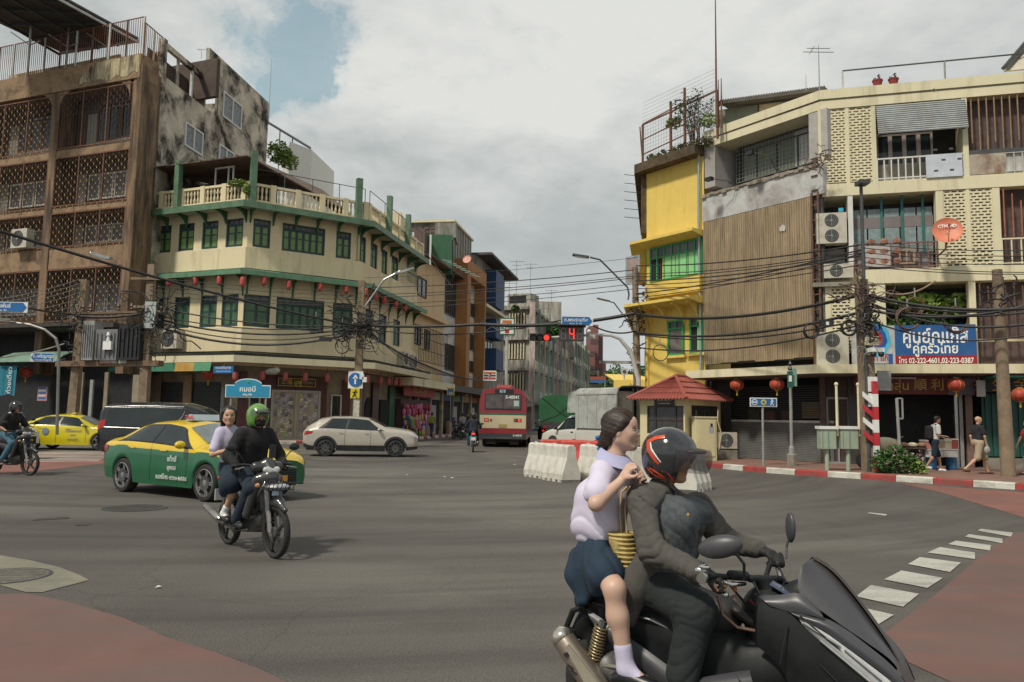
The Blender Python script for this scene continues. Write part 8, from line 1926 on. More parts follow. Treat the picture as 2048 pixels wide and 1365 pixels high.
bx('sticker',-.86,-.58,2.2,2.5,mat('white green sticker',(.4,.5,.48),rough=.5),.01,.045)
BRK=mat('lit brake lamp',(.8,.05,.03),rough=.3,emit=.7,var=.05);OLE=mat('amber lamp',(.30,.10,.04),rough=.3)
for s_ in(1,-1):
 h_=bx('lamp_cluster',s_*.98-.22 if s_>0 else-1.0,1.0 if s_>0 else-.78+.2,1.36,1.54,BLACKP,.03);y=.88 if s_>0 else-.88;bx('brake_lamp',y-.07,y+.07,1.39,1.51,BRK,.015,.03,h_);bx('turn_lamp',y-s_*.24-.06,y-s_*.24+.06,1.39,1.51,OLE,.015,.03,h_)
 MB().box(X-.3,X+.6,s_*W_-s_*.32,s_*W_-s_*.04,.1,.5).build('mud_flap',RUBBER,t_)if False else None
 for xw in(-3.4,3.3):wheel(t_,xw,s_*(W_-.02),.48,.3 if xw>0 else.55,STEEL,8,s_,double=False)
bx('number_plate',-.22,.22,1.06,1.24,mat('ochre plate',(.35,.28,.12),rough=.6),.02,.02);MB().box(-4.6,-2.2,-.4,.4,3.18,3.38).build('roof_unit',mat('faded red roof unit',(.42,.10,.09),rough=.6),t_);bx('red_band',-W_+.02,W_-.02,.73,1.01,BRD,.015)
for k in range(6):MB().box(-4.9+k*1.6,-3.7+k*1.6,-W_-.012,W_+.012,1.9,2.65).build('side_window',DARKGLASS,t_)
bx('bumper',-1.1,1.1,.46,.56,DSTEEL,.08,.02);MB().box(-5.2,4.8,-1.0,1.0,.28,.5).build('chassis',VOID,t_)
for s_ in(-1,1):MB().box(-5.35,-5.3,s_*.62-.25,s_*.62+.25,.18,.45).build('mud_flap',RUBBER,t_)
place(t_,-.14,47.6,math.radians(90-3))
# --- green tarpaulin truck
t_=thing('truck','lorry with dark green tied tarpaulin over its load in the middle of the street','truck');TG=mat('green tarpaulin',(.018,.11,.045),rough=.6,var=.2,scale=1.5,bump=.5,bscale=5)
mb=MB();r9=random.Random(9);k=14;pr=[(-1.15,1.35),(-1.2,2.0),(-1.15,2.75),(-.9,2.95),(0,3.02),(.9,2.95),(1.15,2.75),(1.2,2.0),(1.15,1.35)]
for i in range(k+1):
 x=-2.6+5.2*i/k;mb.v+=[(x,y+r9.uniform(-.03,.03),z+r9.uniform(-.05,.03))for y,z in pr]
n=len(pr);mb.f=[(i*n+j,i*n+j+1,(i+1)*n+j+1,(i+1)*n+j)for i in range(k)for j in range(n-1)]+[tuple(range(n)),tuple(reversed(range(k*n,k*n+n)))];mb.mi=[0]*len(mb.f);mb.build('tarpaulin',TG,t_,smooth=True,angle=35)
MB().box(-2.62,2.6,-1.1,1.1,.95,1.36).build('load_bed',mat('dark load bed',(.05,.05,.055),rough=.8,var=.3),t_);MB().box(-2.5,4.2,-.45,.45,.6,.95).build('chassis',VOID,t_);MB().box(2.9,4.6,-1.05,1.05,.7,2.6).build('cab',mat('white cab',(.5,.5,.48),rough=.4),t_);MB().box(4.58,4.62,-.9,.9,1.6,2.4).build('windscreen',DARKGLASS,t_)
MB().tube([(-2.63,-1.1,1.4),(-2.68,0,2.0),(-2.63,1.0,2.8)],.015,4).build('rope',CABLE,t_);MB().tube([(-2.63,1.1,1.4),(-2.68,0,1.95),(-2.63,-1.0,2.8)],.015,4).build('rope',CABLE,t_)
for xw in(-1.6,3.7):
 for s_ in(1,-1):wheel(t_,xw,s_*1.1,.45,.4,STEEL,6,s_,double=False)
for s_ in(1,-1):MB().box(-2.66,-2.62,s_*.8-.1,s_*.8+.1,1.0,1.12).build('tail_light',TAILR,t_)
place(t_,3.1,49.5,math.radians(85))
# --- white pickup with grey canopy
t_=thing('pickup_truck','dirty white pickup with tall grey canopy box turning behind the barriers','pickup');A_=[(-1.45,.38,.36),(1.65,.38,.36)]
st=[(-2.5,.5,.62,.84,1.0,.86,1.08,.84,1.08),(-2.42,.42,.6,.87,1.0,.88,1.1,.86,1.1),(0.02,.36,.55,.88,1.0,.88,1.1,.86,1.1),(.06,.34,.55,.88,1.02,.88,1.55,.64,1.60),(.4,.34,.55,.88,1.02,.88,1.64,.62,1.68),(.9,.34,.55,.88,1.0,.88,1.62,.62,1.66),(1.25,.34,.55,.88,.99,.87,1.35,.66,1.4),(1.6,.36,.55,.88,.97,.86,1.1,.68,1.14),(2.1,.38,.55,.87,.93,.84,1.02,.66,1.06),(2.45,.4,.55,.83,.84,.78,.92,.6,.95),(2.6,.42,.52,.72,.72,.68,.8,.5,.82),(2.65,.45,.52,.6,.65,.56,.72,.4,.74)]
Lo=Loft(st,A_);PW=paint('dirty white paint',(.55,.54,.48),.4);Lo.body('body',PW,t_);wells(t_,(-1.45,1.65),.70,.74,.38)
for xa in(-1.45,1.65):
 for s_ in(1,-1):wheel(t_,xa,s_*.87,.36,.23,STEEL,6,s_,double=False)
Lo.patch('window',DARKGLASS,t_,[(.22,2.1),(1.42,2.06),(1.05,2.85),(.25,2.88)],.01);Lo.screen('windscreen',DARKGLASS,t_,1.62,1.02,3.08,.012,1.7,.98);mirrors(t_,1.3,.88,1.1,BLACKP);Lo.patch('door_handle',BLACKP,t_,[(.3,1.8),(.46,1.8),(.46,1.88),(.3,1.88)],.02,2,1)
for x in(.14,1.42):Lo.patch('door_seam',BLACKP,t_,[(x,.4),(x+.012,.4),(x+.012,2.05),(x,2.05)],.003,1,6)
GB=mat('grey canopy sheet',(.38,.39,.37),rough=.7,var=.1,scale=1.5,dirt=(.16,.15,.13),damt=.6,dscale=2.5,bump=.3,bscale=6);pr=[(-.93,1.12),(-.93,2.52),(-.88,2.68),(-.7,2.76),(0,2.8),(.7,2.76),(.88,2.68),(.93,2.52),(.93,1.12)]
mb=MB();n=len(pr);
for x in(-2.35,-2.3,-.0,.12):mb.v+=[(x,y,z)for y,z in pr]
mb.f=[(i*n+j,i*n+j+1,(i+1)*n+j+1,(i+1)*n+j)for i in range(3)for j in range(n-1)]+[tuple(reversed(range(3*n,4*n)))];mb.mi=[0]*len(mb.f);mb.build('canopy_box',GB,t_)
MB().prism([(.12,y,z)for y,z in((-.9,1.75),(-.86,2.6),(0,2.78),(.86,2.6),(.9,1.75))],(.55,0,-.0)).build('cab_fairing',GB,t_)
for s in(-1,1):
 for x in(-2.25,-1.7,-1.15,-.6,-.05):MB().box(x-.02,x+.02,s*.93,s*.95,1.15,2.5).build('side_rib',GB,t_)
 MB().box(-2.35,.1,s*.935,s*.955,2.48,2.54).build('side_rib',GB,t_)
fr=MB();pr2=[(y*1.02,z+.02)for y,z in pr];fr.tube([(-2.36,y,z)for y,z in pr2],.035,6);fr.build('rear_hoop',DSTEEL,t_)
for y in(-.12,.12):MB().bar((-2.36,y,1.15),(-2.36,y,2.74),.05).build('rear_post',DSTEEL,t_)
for y0,y1 in((-.88,-.14),(.14,.88)):MB().box(-2.34,-2.30,y0,y1,1.15,2.6).build('rear_door',mat('dull grey door',(.24,.24,.22),rough=.6,var=.1),t_)
for x in(-2.2,-1.6,-1.0,-.4,.05):MB().bar((x,-.94,1.13),(x,-.94,1.2),.05).build('bracket',DSTEEL,t_)
MB().bar((-2.4,-.94,1.12),(.1,-.94,1.12),.05).build('side_rail',DSTEEL,t_);MB().box(-2.53,-2.5,.6,.84,.8,1.0).build('tail_light',TAILR,t_);MB().box(-2.53,-2.5,-.84,-.6,.8,1.0).build('tail_light',TAILR,t_)
place(t_,3.7,34.9,math.radians(126));t_.scale=(1.08,1.06,1.06)
# --- people
SKIN=mat('light skin',(.50,.30,.20),rough=.5,var=.06,scale=6);SKIN2=mat('tan skin',(.34,.19,.12),rough=.5,var=.08,scale=6)
HAIR=mat('dark brown hair',(.032,.02,.015),rough=.5,var=.4,scale=20,bump=.6,bscale=60);BHAIR=mat('black hair',(.012,.011,.012),rough=.45,var=.4,scale=15)
EYEW=mat('eye white',(.55,.52,.48),rough=.3);EYED=mat('dark iris',(.015,.01,.008),rough=.2);LIPM=mat('lips',(.36,.12,.10),rough=.45)
def cloth(name,col,var=.12,sc=12,r=.9,b=.35):return mat(name,col,rough=r,var=var,scale=sc,bump=b,bscale=90)
def frame3(f,u=(0,0,1)):
 f=Vector(f).normalized();l=Vector(u).cross(f).normalized();u=f.cross(l);return Matrix(((f.x,l.x,u.x),(f.y,l.y,u.y),(f.z,l.z,u.z)))
def headprims(c,Rm,s=1.0):
 c=Vector(c);R_=[list(r)for r in Rm];p=lambda x,y,z:c+Rm@Vector((x,y,z))*s
 e=lambda q,r,k=.02,op='+':El(p(*q),tuple(a*s for a in r),R_,k*s,op);cc=lambda a,b,ra,rb=None,k=.015:C(p(*a),p(*b),ra*s,(ra if rb is None else rb)*s,k*s)
 q=[e((-.014,0,.03),(.094,.076,.084)),e((.028,0,-.015),(.062,.062,.085),.03),cc((-.005,.052,-.05),(.052,.016,-.092),.022,.018,.03),cc((-.005,-.052,-.05),(.052,-.016,-.092),.022,.018,.03),e((.066,0,-.092),(.022,.022,.018),.02),e((.055,0,.045),(.038,.055,.04),.02),e((.056,.034,-.02),(.024,.024,.028),.025),e((.056,-.034,-.02),(.024,.024,.028),.025),e((.082,.031,.004),(.012,.017,.009),.012,'-'),e((.082,-.031,.004),(.012,.017,.009),.012,'-'),cc((.083,0,.012),(.1035,0,-.026),.0062,.0085,.010),cc((.093,.008,-.031),(.093,-.008,-.031),.0065,None,.007),cc((.082,-.03,.021),(.082,.03,.021),.006,None,.014),cc((.083,.013,-.056),(.083,-.013,-.056),.0065,None,.006),cc((.081,.011,-.067),(.081,-.011,-.067),.0068,None,.006),e((-.008,.076,-.008),(.018,.008,.03),.006),e((-.008,-.076,-.008),(.018,.008,.03),.006)]
 return q,p
def facebits(t_,p,Rm,s,hair=None,lips=LIPM):
 for y in(.030,-.030):
  MB().ball((0,0,0),(.0095*s,.0125*s,.0048*s),10,8).build('eye',EYEW,t_,smooth=True).matrix_local=Matrix.Translation(p(.0765,y,.003))@Rm.to_4x4()
  MB().ball((0,0,0),(.0045*s,.0052*s,.0046*s),8,6).build('iris',EYED,t_,smooth=True).matrix_local=Matrix.Translation(p(.0835,y,.003))@Rm.to_4x4()
  MB().tube([p(.083,y-.014,.005),p(.0885,y,.0105),p(.083,y+.014,.005)],.0016*s,4).build('eyelid',EYED,t_);MB().tube([p(.083,y-.016,.0215),p(.0895,y-.002,.0255),p(.081,y+.018,.0225)],.0016*s,5).build('eyebrow',hair or HAIR,t_)
 MB().tube([p(.0815,.016,-.0605),p(.0885,.006,-.0565),p(.0895,0,-.0575),p(.0885,-.006,-.0565),p(.0815,-.016,-.0605)],.0027*s,6).tube([p(.082,.012,-.0635),p(.0875,0,-.066),p(.082,-.012,-.0635)],.0034*s,6).build('lips',lips,t_,smooth=True)
def hand(w,d,pn,s=1.0,curl=1.0,thumb=1):
 """palm, four unequal bent fingers and a thumb off the side; d = towards fingers, pn = palm side"""
 d=Vector(d).normalized();pn=(Vector(pn)-d*Vector(pn).dot(d)).normalized();a=d.cross(pn);w=Vector(w);q=[C(w,w+d*.03*s,.024*s,.027*s,.012)]
 for k in(-1,0,1):q.append(C(w+d*.02*s+a*k*.018*s,w+d*.078*s+a*k*.024*s,.016*s,.014*s,.012))
 for i,(o_,l_)in enumerate(((-.034,.062),(-.0115,.075),(.0115,.080),(.034,.070))):
  b=w+d*.080*s+a*o_*s;th=.5*curl;d1=d*math.cos(th)+pn*math.sin(th);k1=b+d1*l_*.45*s;th=1.35*curl;d2=d*math.cos(th)+pn*math.sin(th);k2=k1+d2*l_*.35*s;th=2.2*curl;d3=d*math.cos(th)+pn*math.sin(th)
  q+=[C(b,k1,.0098*s,.0092*s,.004),C(k1,k2,.0092*s,.0085*s,.004),C(k2,k2+d3*l_*.25*s,.0085*s,.0075*s,.004)]
 b=w+d*.025*s+a*.03*s*thumb;k1=b+(d*.6+a*.55*thumb+pn*.5).normalized()*.04*s;q+=[C(b,k1,.014*s,.0115*s,.01),C(k1,k1+(d*.7+pn*.7-a*.15*thumb).normalized()*.034*s,.011*s,.009*s,.004)]
 return q
def person(label,J,f,vox=.014,skin=SKIN,top=None,sleeve=2.0,bottom=None,leg=2.0,skirt=None,shoe=None,sock=None,hair=HAIR,helmet=None,mask=None,hs=1.0,hf=None,gloves=None,curl=1.2,tg=.016,bg=.018,detail=True,fold=.003,group=None,extra=None,bun=False,handdir=None,name='person',grow=.9,cut=(),vis=None):
 t_=thing(name,label,'person',(0,0,0),group);J={k:Vector(v)for k,v in J.items()};hf=hf or f;Rm=frame3(hf);q,p=headprims(J['hd'],Rm,hs);g_=grow
 q+=[C(J['nk']-Vector((0,0,.03)),J['hd']+Rm@Vector((-.02,0,-.05))*hs,.052*g_,.047*hs,.03)]
 ch,pe=J['ch'],J['pe'];sd=(J['sr']-J['sl']).normalized();T=[C(J['sl']*.8+ch*.2,J['sr']*.8+ch*.2,.062*g_,None,.05),C(ch+sd*.07,pe+sd*.07,.095*g_,.10*g_,.05),C(ch-sd*.07,pe-sd*.07,.095*g_,.10*g_,.05),C(J['nk'],ch,.06*g_,.10*g_,.05)]
 q+=[C(c[1],c[2],c[3]*.8,c[4]*.8,c[5])for c in T];sl_,lg_=[],[]
 for k in 'lr':
  s,e,h=J['s'+k],J['e'+k],J['h'+k];q+=[C(s,e,.050*g_,.040*g_,.02),C(e,h,.040*g_,.026*g_,.02)]
  hd_=(h-e).normalized()if not handdir else Vector(handdir[k][0]);pn=Vector((0,0,-1))if not handdir else Vector(handdir[k][1]);q+=hand(h,hd_,pn,.98*g_,curl,1 if k=='l' else-1)
  hp,kn,an=J['p'+k],J['k'+k],J['a'+k];q+=[C(hp,kn,.085*g_,.058*g_,.04),C(kn,kn.lerp(an,.35)-Vector(f)*.008,.054*g_,.056*g_,.03),C(kn.lerp(an,.35),an,.054*g_,.034*g_,.03)]
  q+=[C(an,an+Vector(f)*.10-Vector((0,0,.05)),.034,.026,.02)]
  r1=min(1,sleeve);sl_.append((s,e,h));lg_.append((hp,kn,an))
 body=sdf('body',q,vox,skin,t_)
 w=folds(fold,48,(.5,.3,1),len(label))if vox<.02 else None
 def creased(base,joints,amp):
  def g(X,Y,Z):
   r=base(X,Y,Z)
   for c,a,b,R0 in joints:
    d=(b-a).normalized();s_=(X-c.x)*d.x+(Y-c.y)*d.y+(Z-c.z)*d.z;q_=(X-c.x)**2+(Y-c.y)**2+(Z-c.z)**2
    r=r+amp*np.exp(-q_/(R0*R0))*((1-np.abs(np.sin(s_*75+1.6*np.sin(X*31+Z*17)+1.3*np.sin(Y*37))))**2*2-.6)
   return r
  return g
 wt=creased(w,[(J['e'+k],J['s'+k],J['h'+k],.11)for k in 'lr']+[(J['s'+k],J['ch'],J['e'+k],.08)for k in 'lr']+[(J['h'+k]*.8+J['e'+k]*.2,J['e'+k],J['h'+k],.07)for k in 'lr'],fold*1.2)if w else None
 if top:
  a=[C(c[1],c[2],c[3]+tg,c[4]+tg,c[5])for c in T]
  for s,e,h in sl_:
   m=s.lerp(e,min(1,sleeve));a.append(C(s,m,.056*g_+tg,.050*g_+tg*(1 if sleeve>=1 else 1.7),.04))
   if sleeve>1:a.append(C(e,e.lerp(h,min(1,sleeve-1)),.048*g_+tg*.8,.034*g_+tg*.7,.03))
  sdf('top',a+[El(J['ch']+Vector(c[0]),c[1],None,.02,'-')for c in cut],vox,top,t_,wr=wt,k=.04)
 if bottom:
  a=[C(pe+sd*.06,pe-sd*.06,.115*g_+bg,None,.05)]
  for hp,kn,an in lg_:
   a.append(C(hp,hp.lerp(kn,min(1,leg)),.092*g_+bg,.070*g_+bg,.05))
   if leg>1:a.append(C(kn,kn.lerp(an,min(1,leg-1)),.068*g_+bg,.050*g_+bg*1.2,.04))
  sdf('trousers' if leg>1.2 else 'shorts',a,vox,bottom,t_,wr=creased(folds(fold*.7,52,(.7,.5,-.8),5),[(J['k'+k],J['p'+k],J['a'+k],.13)for k in 'lr']+[(J['p'+k],J['ch'],J['k'+k],.12)for k in 'lr'],fold*.8)if w else None,k=.05)
 if skirt:sdf('skirt',skirt[1],vox,skirt[0],t_,wr=folds(.006,40,(1,.4,.2),3),k=.06)
 for k in 'lr':
  an=J['a'+k];kn=J['k'+k]
  if sock:sdf('sock',[C(an+(kn-an).normalized()*.10,an,.043,.040),C(an,an+Vector(f)*.08-Vector((0,0,.045)),.038,.03)],vox,sock,t_)
  if shoe:sdf('shoe',[C(an-Vector((0,0,.035)),an+Vector(f)*.13-Vector((0,0,.06)),.044,.034),C(an+Vector(f)*-.05-Vector((0,0,.055)),an+Vector(f)*.12-Vector((0,0,.068)),.03)],vox,shoe,t_)
  if gloves:sdf('glove',[C(c[1],c[2],c[3]+.005,c[4]+.005,c[5])for c in hand(J['h'+k]-(J['h'+k]-J['e'+k]).normalized()*.01,(J['h'+k]-J['e'+k])if not handdir else handdir[k][0],(0,0,-1)if not handdir else handdir[k][1],1.0*g_,curl,1 if k=='l' else-1)],min(vox,.009),gloves,t_)
 R_=[list(r)for r in Rm];P_=lambda x,y,z:p(x,y,z)
 if hair and not helmet:
  a=[El(P_(-.014,0,.045),tuple(v*hs for v in(.100,.085,.085)),R_,.02),C(P_(-.06,.035,.0),P_(-.07,.03,-.05),.04*hs,.035*hs),C(P_(-.06,-.035,.0),P_(-.07,-.03,-.05),.04*hs,.035*hs),El(P_(.096,0,-.036),tuple(v*hs for v in(.056,.060,.086)),R_,.012,'-')]
  if bun=='long':a+=[C(P_(-.07,s_*.055,.03),P_(-.055,s_*.062,-.16),.036*hs,.026*hs)for s_ in(1,-1)]+[C(P_(.02,s_*.072,.05),P_(-.02,s_*.078,-.09),.016*hs,.013*hs)for s_ in(1,-1)]
  elif bun:a+=[C(P_(-.09,0,-.03),P_(-.105,0,-.075),.03*hs,.026*hs),C(P_(-.105,0,-.075),P_(-.10,.0,-.14),.024*hs,.01*hs),C(P_(.03,.066,.055),P_(-.03,.078,-.02),.012*hs,.008*hs),C(P_(.03,-.066,.055),P_(-.03,-.078,-.02),.012*hs,.008*hs)]
  if bun is True:
   r_=random.Random(4);st_=MB()
   for i in range(70):
    an=-1.0+2.0*i/69;pts=[];off_=r_.uniform(.0,.004)
    for q_ in range(8):
     t=q_/7;el=.25+2.1*t;x=.101*math.cos(el)*(1-.15*abs(an));rr=math.sin(el)if el<2.6 else.5
     y=.087*math.sin(an*(1-.55*t))*min(1,.55+abs(math.sin(el))*.5);z=.045+.086*math.sin(el)*math.cos(an*.85);pts.append(p(-.014+x+off_*0,y*(1+off_*8),z+off_-.05*max(0,t-.75)*4*.4))
    st_.tube(pts,.0011,3,False)
   stuff(st_.build('hair_strands',mat('brown hair strand',(.05,.03,.022),rough=.45),t_,smooth=True))
  sdf('hair',a,min(vox,.008),hair,t_,wr=folds(.0025,160,(.2,.3,1),2)if vox<.01 else None)
 if detail and not helmet:facebits(t_,p,Rm,hs,hair)
 if helmet:
  hm,vm,kind=helmet;sh=sdf('helmet',[El(P_(-.012,0,.025),tuple(v*hs for v in(.143,.122,.135)),R_,.02),El(P_(-.02,0,-.045),tuple(v*hs for v in(.118,.108,.085)),R_,.03),El(P_(.13,0,-.05),tuple(v*hs for v in(.105,.082,.082)),R_,.02,'-'),El(P_(-.0,0,-.15),tuple(v*hs for v in(.10,.085,.07)),R_,.015,'-')],min(vox,.009),hm,t_)
  mb=MB();k,m=14,8;lo,hi=(-.30,.42)if kind=='down' else(.12,.62)if kind=='up' else(-.42,.36)
  for i in range(k+1):
   for j in range(m+1):
    a=-1.25+2.5*i/k;b=lo+(hi-lo)*j/m;rx,ry,rz=(.165,.132,.15)if kind!='out' else(.215,.128,.15);mb.v.append(tuple(P_(rx*math.cos(a)*math.cos(b)-.005,ry*math.sin(a)*math.cos(b)*1.0,rz*math.sin(b)+.012)))
  mb.f=[(i*(m+1)+j,i*(m+1)+j+1,(i+1)*(m+1)+j+1,(i+1)*(m+1)+j)for i in range(k)for j in range(m)];mb.mi=[0]*len(mb.f);mb.build('visor',vm,sh,smooth=True)
  sdf('helmet_peak',[El(P_(.115,0,.055),tuple(v*hs for v in(.065,.085,.014)),R_)],min(vox,.009),BLACKP,sh)
 if mask:sdf('face_mask',[El(P_(.052,0,-.055),tuple(v*hs for v in(.056,.064,.058)),R_)],min(vox,.01),mask,t_)
 if extra:extra(t_,p,J)
 return t_
 # --- underbone motorcycles
ENG=mat('engine grey metal',(.16,.16,.16),rough=.45,metal=.5,var=.3,scale=8);MUF=mat('brushed exhaust',(.40,.38,.35),rough=.3,metal=.9,var=.2)
def bike(label,bodym,lightm=HEADL,tail=False,r=.29,spoke=5,cat='motorcycle',fairing=None,rack=None,name='motorcycle'):
 t_=thing(name,label,cat);fx,rx=.63,-.60
 for x,n_ in((fx,'w'),(rx,'w')):
  o=MB().lathe([(.04,-.035),(.06,-.03),(.06,.03),(.04,.035)],(x,0,r),'y',12).build('wheel',ENG,t_)
  MB().lathe([(r*.84,-.02),(r*.88,-.035),(r*.96,-.035),(r,-.01),(r,.01),(r*.96,.035),(r*.88,.035),(r*.84,.02)],(x,0,r),'y',32,False).build('tyre',RUBBER,o,smooth=True)
  rb=MB();rb.lathe([(r*.80,-.022),(r*.85,-.024),(r*.85,.024),(r*.80,.022)],(x,0,r),'y',32,False)
  for k in range(spoke):a=2*PI*k/spoke+.3;rb.bar((x+.04*math.cos(a),0,r+.04*math.sin(a)),(x+r*.82*math.cos(a+.25),0,r+r*.82*math.sin(a+.25)),.03,.022,up=(0,1,0))
  rb.lathe([(r*.38,-.045),(r*.42,-.042),(r*.42,-.039),(r*.38,-.036)],(x,0,r),'y',20,False);rb.build('rim',mat('dark cast rim',(.05,.05,.05),rough=.35,metal=.5),o)
 for s in(-1,1):MB().tube([(fx,s*.075,r),(fx-.06,s*.075,.52)],[.024,.027],8).build('fork_leg',MUF,t_);MB().tube([(fx-.06,s*.075,.50),(fx-.14,s*.07,.80)],.03,8).build('fork_tube',ENG,t_);MB().tube([(rx,s*.1,r),(rx+.12,s*.12,.62)],.032,8).build('rear_shock',ENG,t_)
 sdf('front_mudguard',[C((fx-.28,0,.42),(fx-.16,0,.585),.05,.06,.04),C((fx-.16,0,.585),(fx+.05,0,.62),.06,.055,.04),C((fx+.05,0,.62),(fx+.20,0,.55),.055,.03,.04),C((fx,0,r),(fx,0,r+.001),r+.012,r+.012,.01)[:5]+(.01,'+')][:3],.012,bodym,t_)
 sdf('engine',[C((-.05,-.06,.33),(.1,.06,.33),.11),C((.1,0,.36),(.25,0,.40),.085),C((-.35,.03,.3),(-.05,.05,.3),.06,.07),C((-.62,.09,.29),(-.3,.07,.29),.04)],.014,ENG,t_)
 sdf('body',[C((-.70,0,.80),(-.1,0,.62),.075,.10,.06),C((-.1,0,.62),(.15,0,.50),.09,.09,.06),C((.12,0,.50),(.36,0,.84),.08,.12,.06),C((-.4,-.06,.62),(-.4,.06,.62),.10,.10,.06)],.012,bodym,t_)
 sdf('leg_shield',[C((.37,s*.13,.86),(.27,s*.19,.46),.055,.05,.08)for s in(-1,1)]+[C((.42,0,.88),(.34,0,.55),.11,.08,.08)],.012,fairing or bodym,t_)
 for s in(-1,1):MB().tube([(.47,s*.05,.90),(.475,s*.10,.80),(.43,s*.15,.68)],[.006,.012,.004],5).build('chrome_trim',CHROME,t_,smooth=True)
 sdf('seat',[C((-.72,0,.86),(-.3,0,.80),.075,.095,.05),C((-.3,0,.80),(-.02,0,.74),.095,.07,.05)],.013,BLACKP,t_)
 sdf('handlebar_cowl',[C((.33,-.13,1.0),(.33,.13,1.0),.065,None,.04),C((.36,0,1.02),(.42,0,.97),.09,.07,.04)],.011,bodym,t_)
 sdf('headlight',[C((.455,-.07,.975),(.455,.07,.975),.034),C((.465,-.035,.945),(.465,.035,.945),.032)],.008,lightm,t_)
 for s in(-1,1):
  MB().tube([(.30,s*.10,1.01),(.24,s*.24,1.03),(.20,s*.36,1.01)],.014,6).tube([(.225,s*.27,1.03),(.20,s*.37,1.01)],.019,8).build('grip',BLACKP,t_);MB().tube([(.30,s*.26,1.0),(.33,s*.38,.98)],.007,4).build('lever',ALU,t_)
  MB().tube([(.25,s*.22,1.03),(.26,s*.30,1.14),(.24,s*.36,1.19)],.007,5).build('mirror_stalk',BLACKP,t_);MB().ball((.235,s*.39,1.225),(.018,.07,.045),12,8).build('mirror',BLACKP,t_,smooth=True)
  MB().box(-.02,.12,s*.16,s*.26,.27,.30).build('footrest',RUBBER,t_);MB().box(-.42,-.34,s*.16,s*.25,.33,.35).build('footrest',RUBBER,t_);MB().ball((.40,s*.14,.80),(.05,.03,.03),8,6).build('turn_lamp',mat('clear orange lamp',(.5,.25,.12),rough=.2),t_)
 MB().tube([(.12,-.10,.27),(-.2,-.14,.24),(-.42,-.16,.30)],.02,6).tube([(-.38,-.16,.29),(-.52,-.18,.34),(-.86,-.20,.46)],[.035,.05,.045],10).build('exhaust',MUF,t_,smooth=True)
 MB().box(-.84,-.72,-.02,.02,.55,.72).build('rear_mudguard',BLACKP,t_);MB().box(-.86,-.845,-.1,.1,.52,.66).build('number_plate',PLATE,t_)
 MB().ball((-.82,0,.80),(.05,.09,.045),10,6).build('tail_light',BRK if tail else TAILR,t_);MB().box(.52,.535,-.10,.10,.70,.80).build('front_plate',BLACKP,t_)if rack is None else rack(t_)
 return t_
def rider(f=(1,0,0),x=-.12,z=.84,lean=.1,hands='bar',spread=.17,h=.70,dy=0):
 pe=Vector((x,dy,z+.10));ch=pe+Vector((lean,0,.34));nk=ch+Vector((lean*.4,0,.14));hd=nk+Vector((.035,0,.15));J=dict(pe=pe,ch=ch,nk=nk,hd=hd)
 for k,s in(('l',1),('r',-1)):
  J['s'+k]=ch+Vector((0,s*.17,.10))
  if hands=='bar':J['h'+k]=Vector((.155,s*.30,1.03));J['e'+k]=J['s'+k].lerp(J['h'+k],.5)+Vector((-.07,s*.09,-.09))
  else:J['h'+k]=Vector((x+.26,s*.07,z+.32));J['e'+k]=J['s'+k]+Vector((.0,s*.05,-.27))
  J['p'+k]=pe+Vector((.02,s*.09,0));J['k'+k]=Vector((x+.40,s*spread,z-.08));J['a'+k]=Vector((x+.14 if hands=='bar' else x+.16,s*(spread+.03),.38 if hands=='bar' else.42))
 return J
def onbike(ts,x,y,rz,s=1.0,z=0):
 for t_ in ts:place(t_,x,y,rz,z);t_.scale=(s,s,s)
 # --- the pair on the left
def basket(t_):
 mb=MB()
 for k in range(7):mb.tube([(.50,-.15+k*.05,.78),(.70,-.15+k*.05,.76),(.74,-.15+k*.05,.84)],.005,4)
 for x,z in((.5,.78),(.6,.77),(.70,.76),(.74,.84)):mb.tube([(x,-.17,z),(x,.17,z)],.006,4)
 mb.build('front_rack',BLACKP,t_);MB().ball((.60,.02,.79),(.10,.13,.04),10,6).build('rain_cape_roll',mat('silver grey roll',(.35,.37,.40),rough=.3,var=.3,scale=6),t_);MB().box(.655,.66,-.08,.0,.70,.76).build('sticker',mat('pale blue sticker',(.3,.42,.52),rough=.4),t_)
gun=paint('gunmetal paint',(.03,.032,.034),.3)
bk1=bike('dark grey underbone motorcycle with wire front rack ridden by the green helmeted man',gun,rack=basket,fairing=gun);MB().box(.33,.345,.02,.10,1.10,1.26).build('phone',BLACKP,bk1);MB().tube([(.33,.06,1.02),(.335,.06,1.14)],.01,5).build('phone_holder',BLACKP,bk1)
GH=paint('lime green helmet',(.12,.27,.05),.35);BLKC=cloth('black knit cloth',(.012,.012,.013));NAVYC=cloth('navy cloth',(.011,.022,.038));LIL=cloth('lilac white blouse',(.50,.47,.62),.06,8);SMV=mat('clear smoky visor',(.10,.10,.12),rough=.08,alpha=.45)
J=rider(lean=.08,x=-.10);d1=person('man in black with lime green helmet and black mask riding the dark grey motorcycle',J,(1,0,0),.013,SKIN2,BLKC,2.0,NAVYC,2.0,shoe=BLACKP,helmet=(GH,SMV,'up'),mask=BLKC,gloves=BLKC,hs=1.05,curl=1.25,tg=.022)
J=rider(x=-.42,z=.85,lean=.03,hands='lap',dy=-.05,spread=.2);J['hd']+=Vector((0,-.14,.0));J['nk']+=Vector((0,-.10,0));J['ch']+=Vector((0,-.08,0));J['sr']+=Vector((0,-.05,0));J['sl']+=Vector((0,-.10,0));J['hr']+=Vector((.02,-.10,.03));J['er']+=Vector((.05,-.10,0))
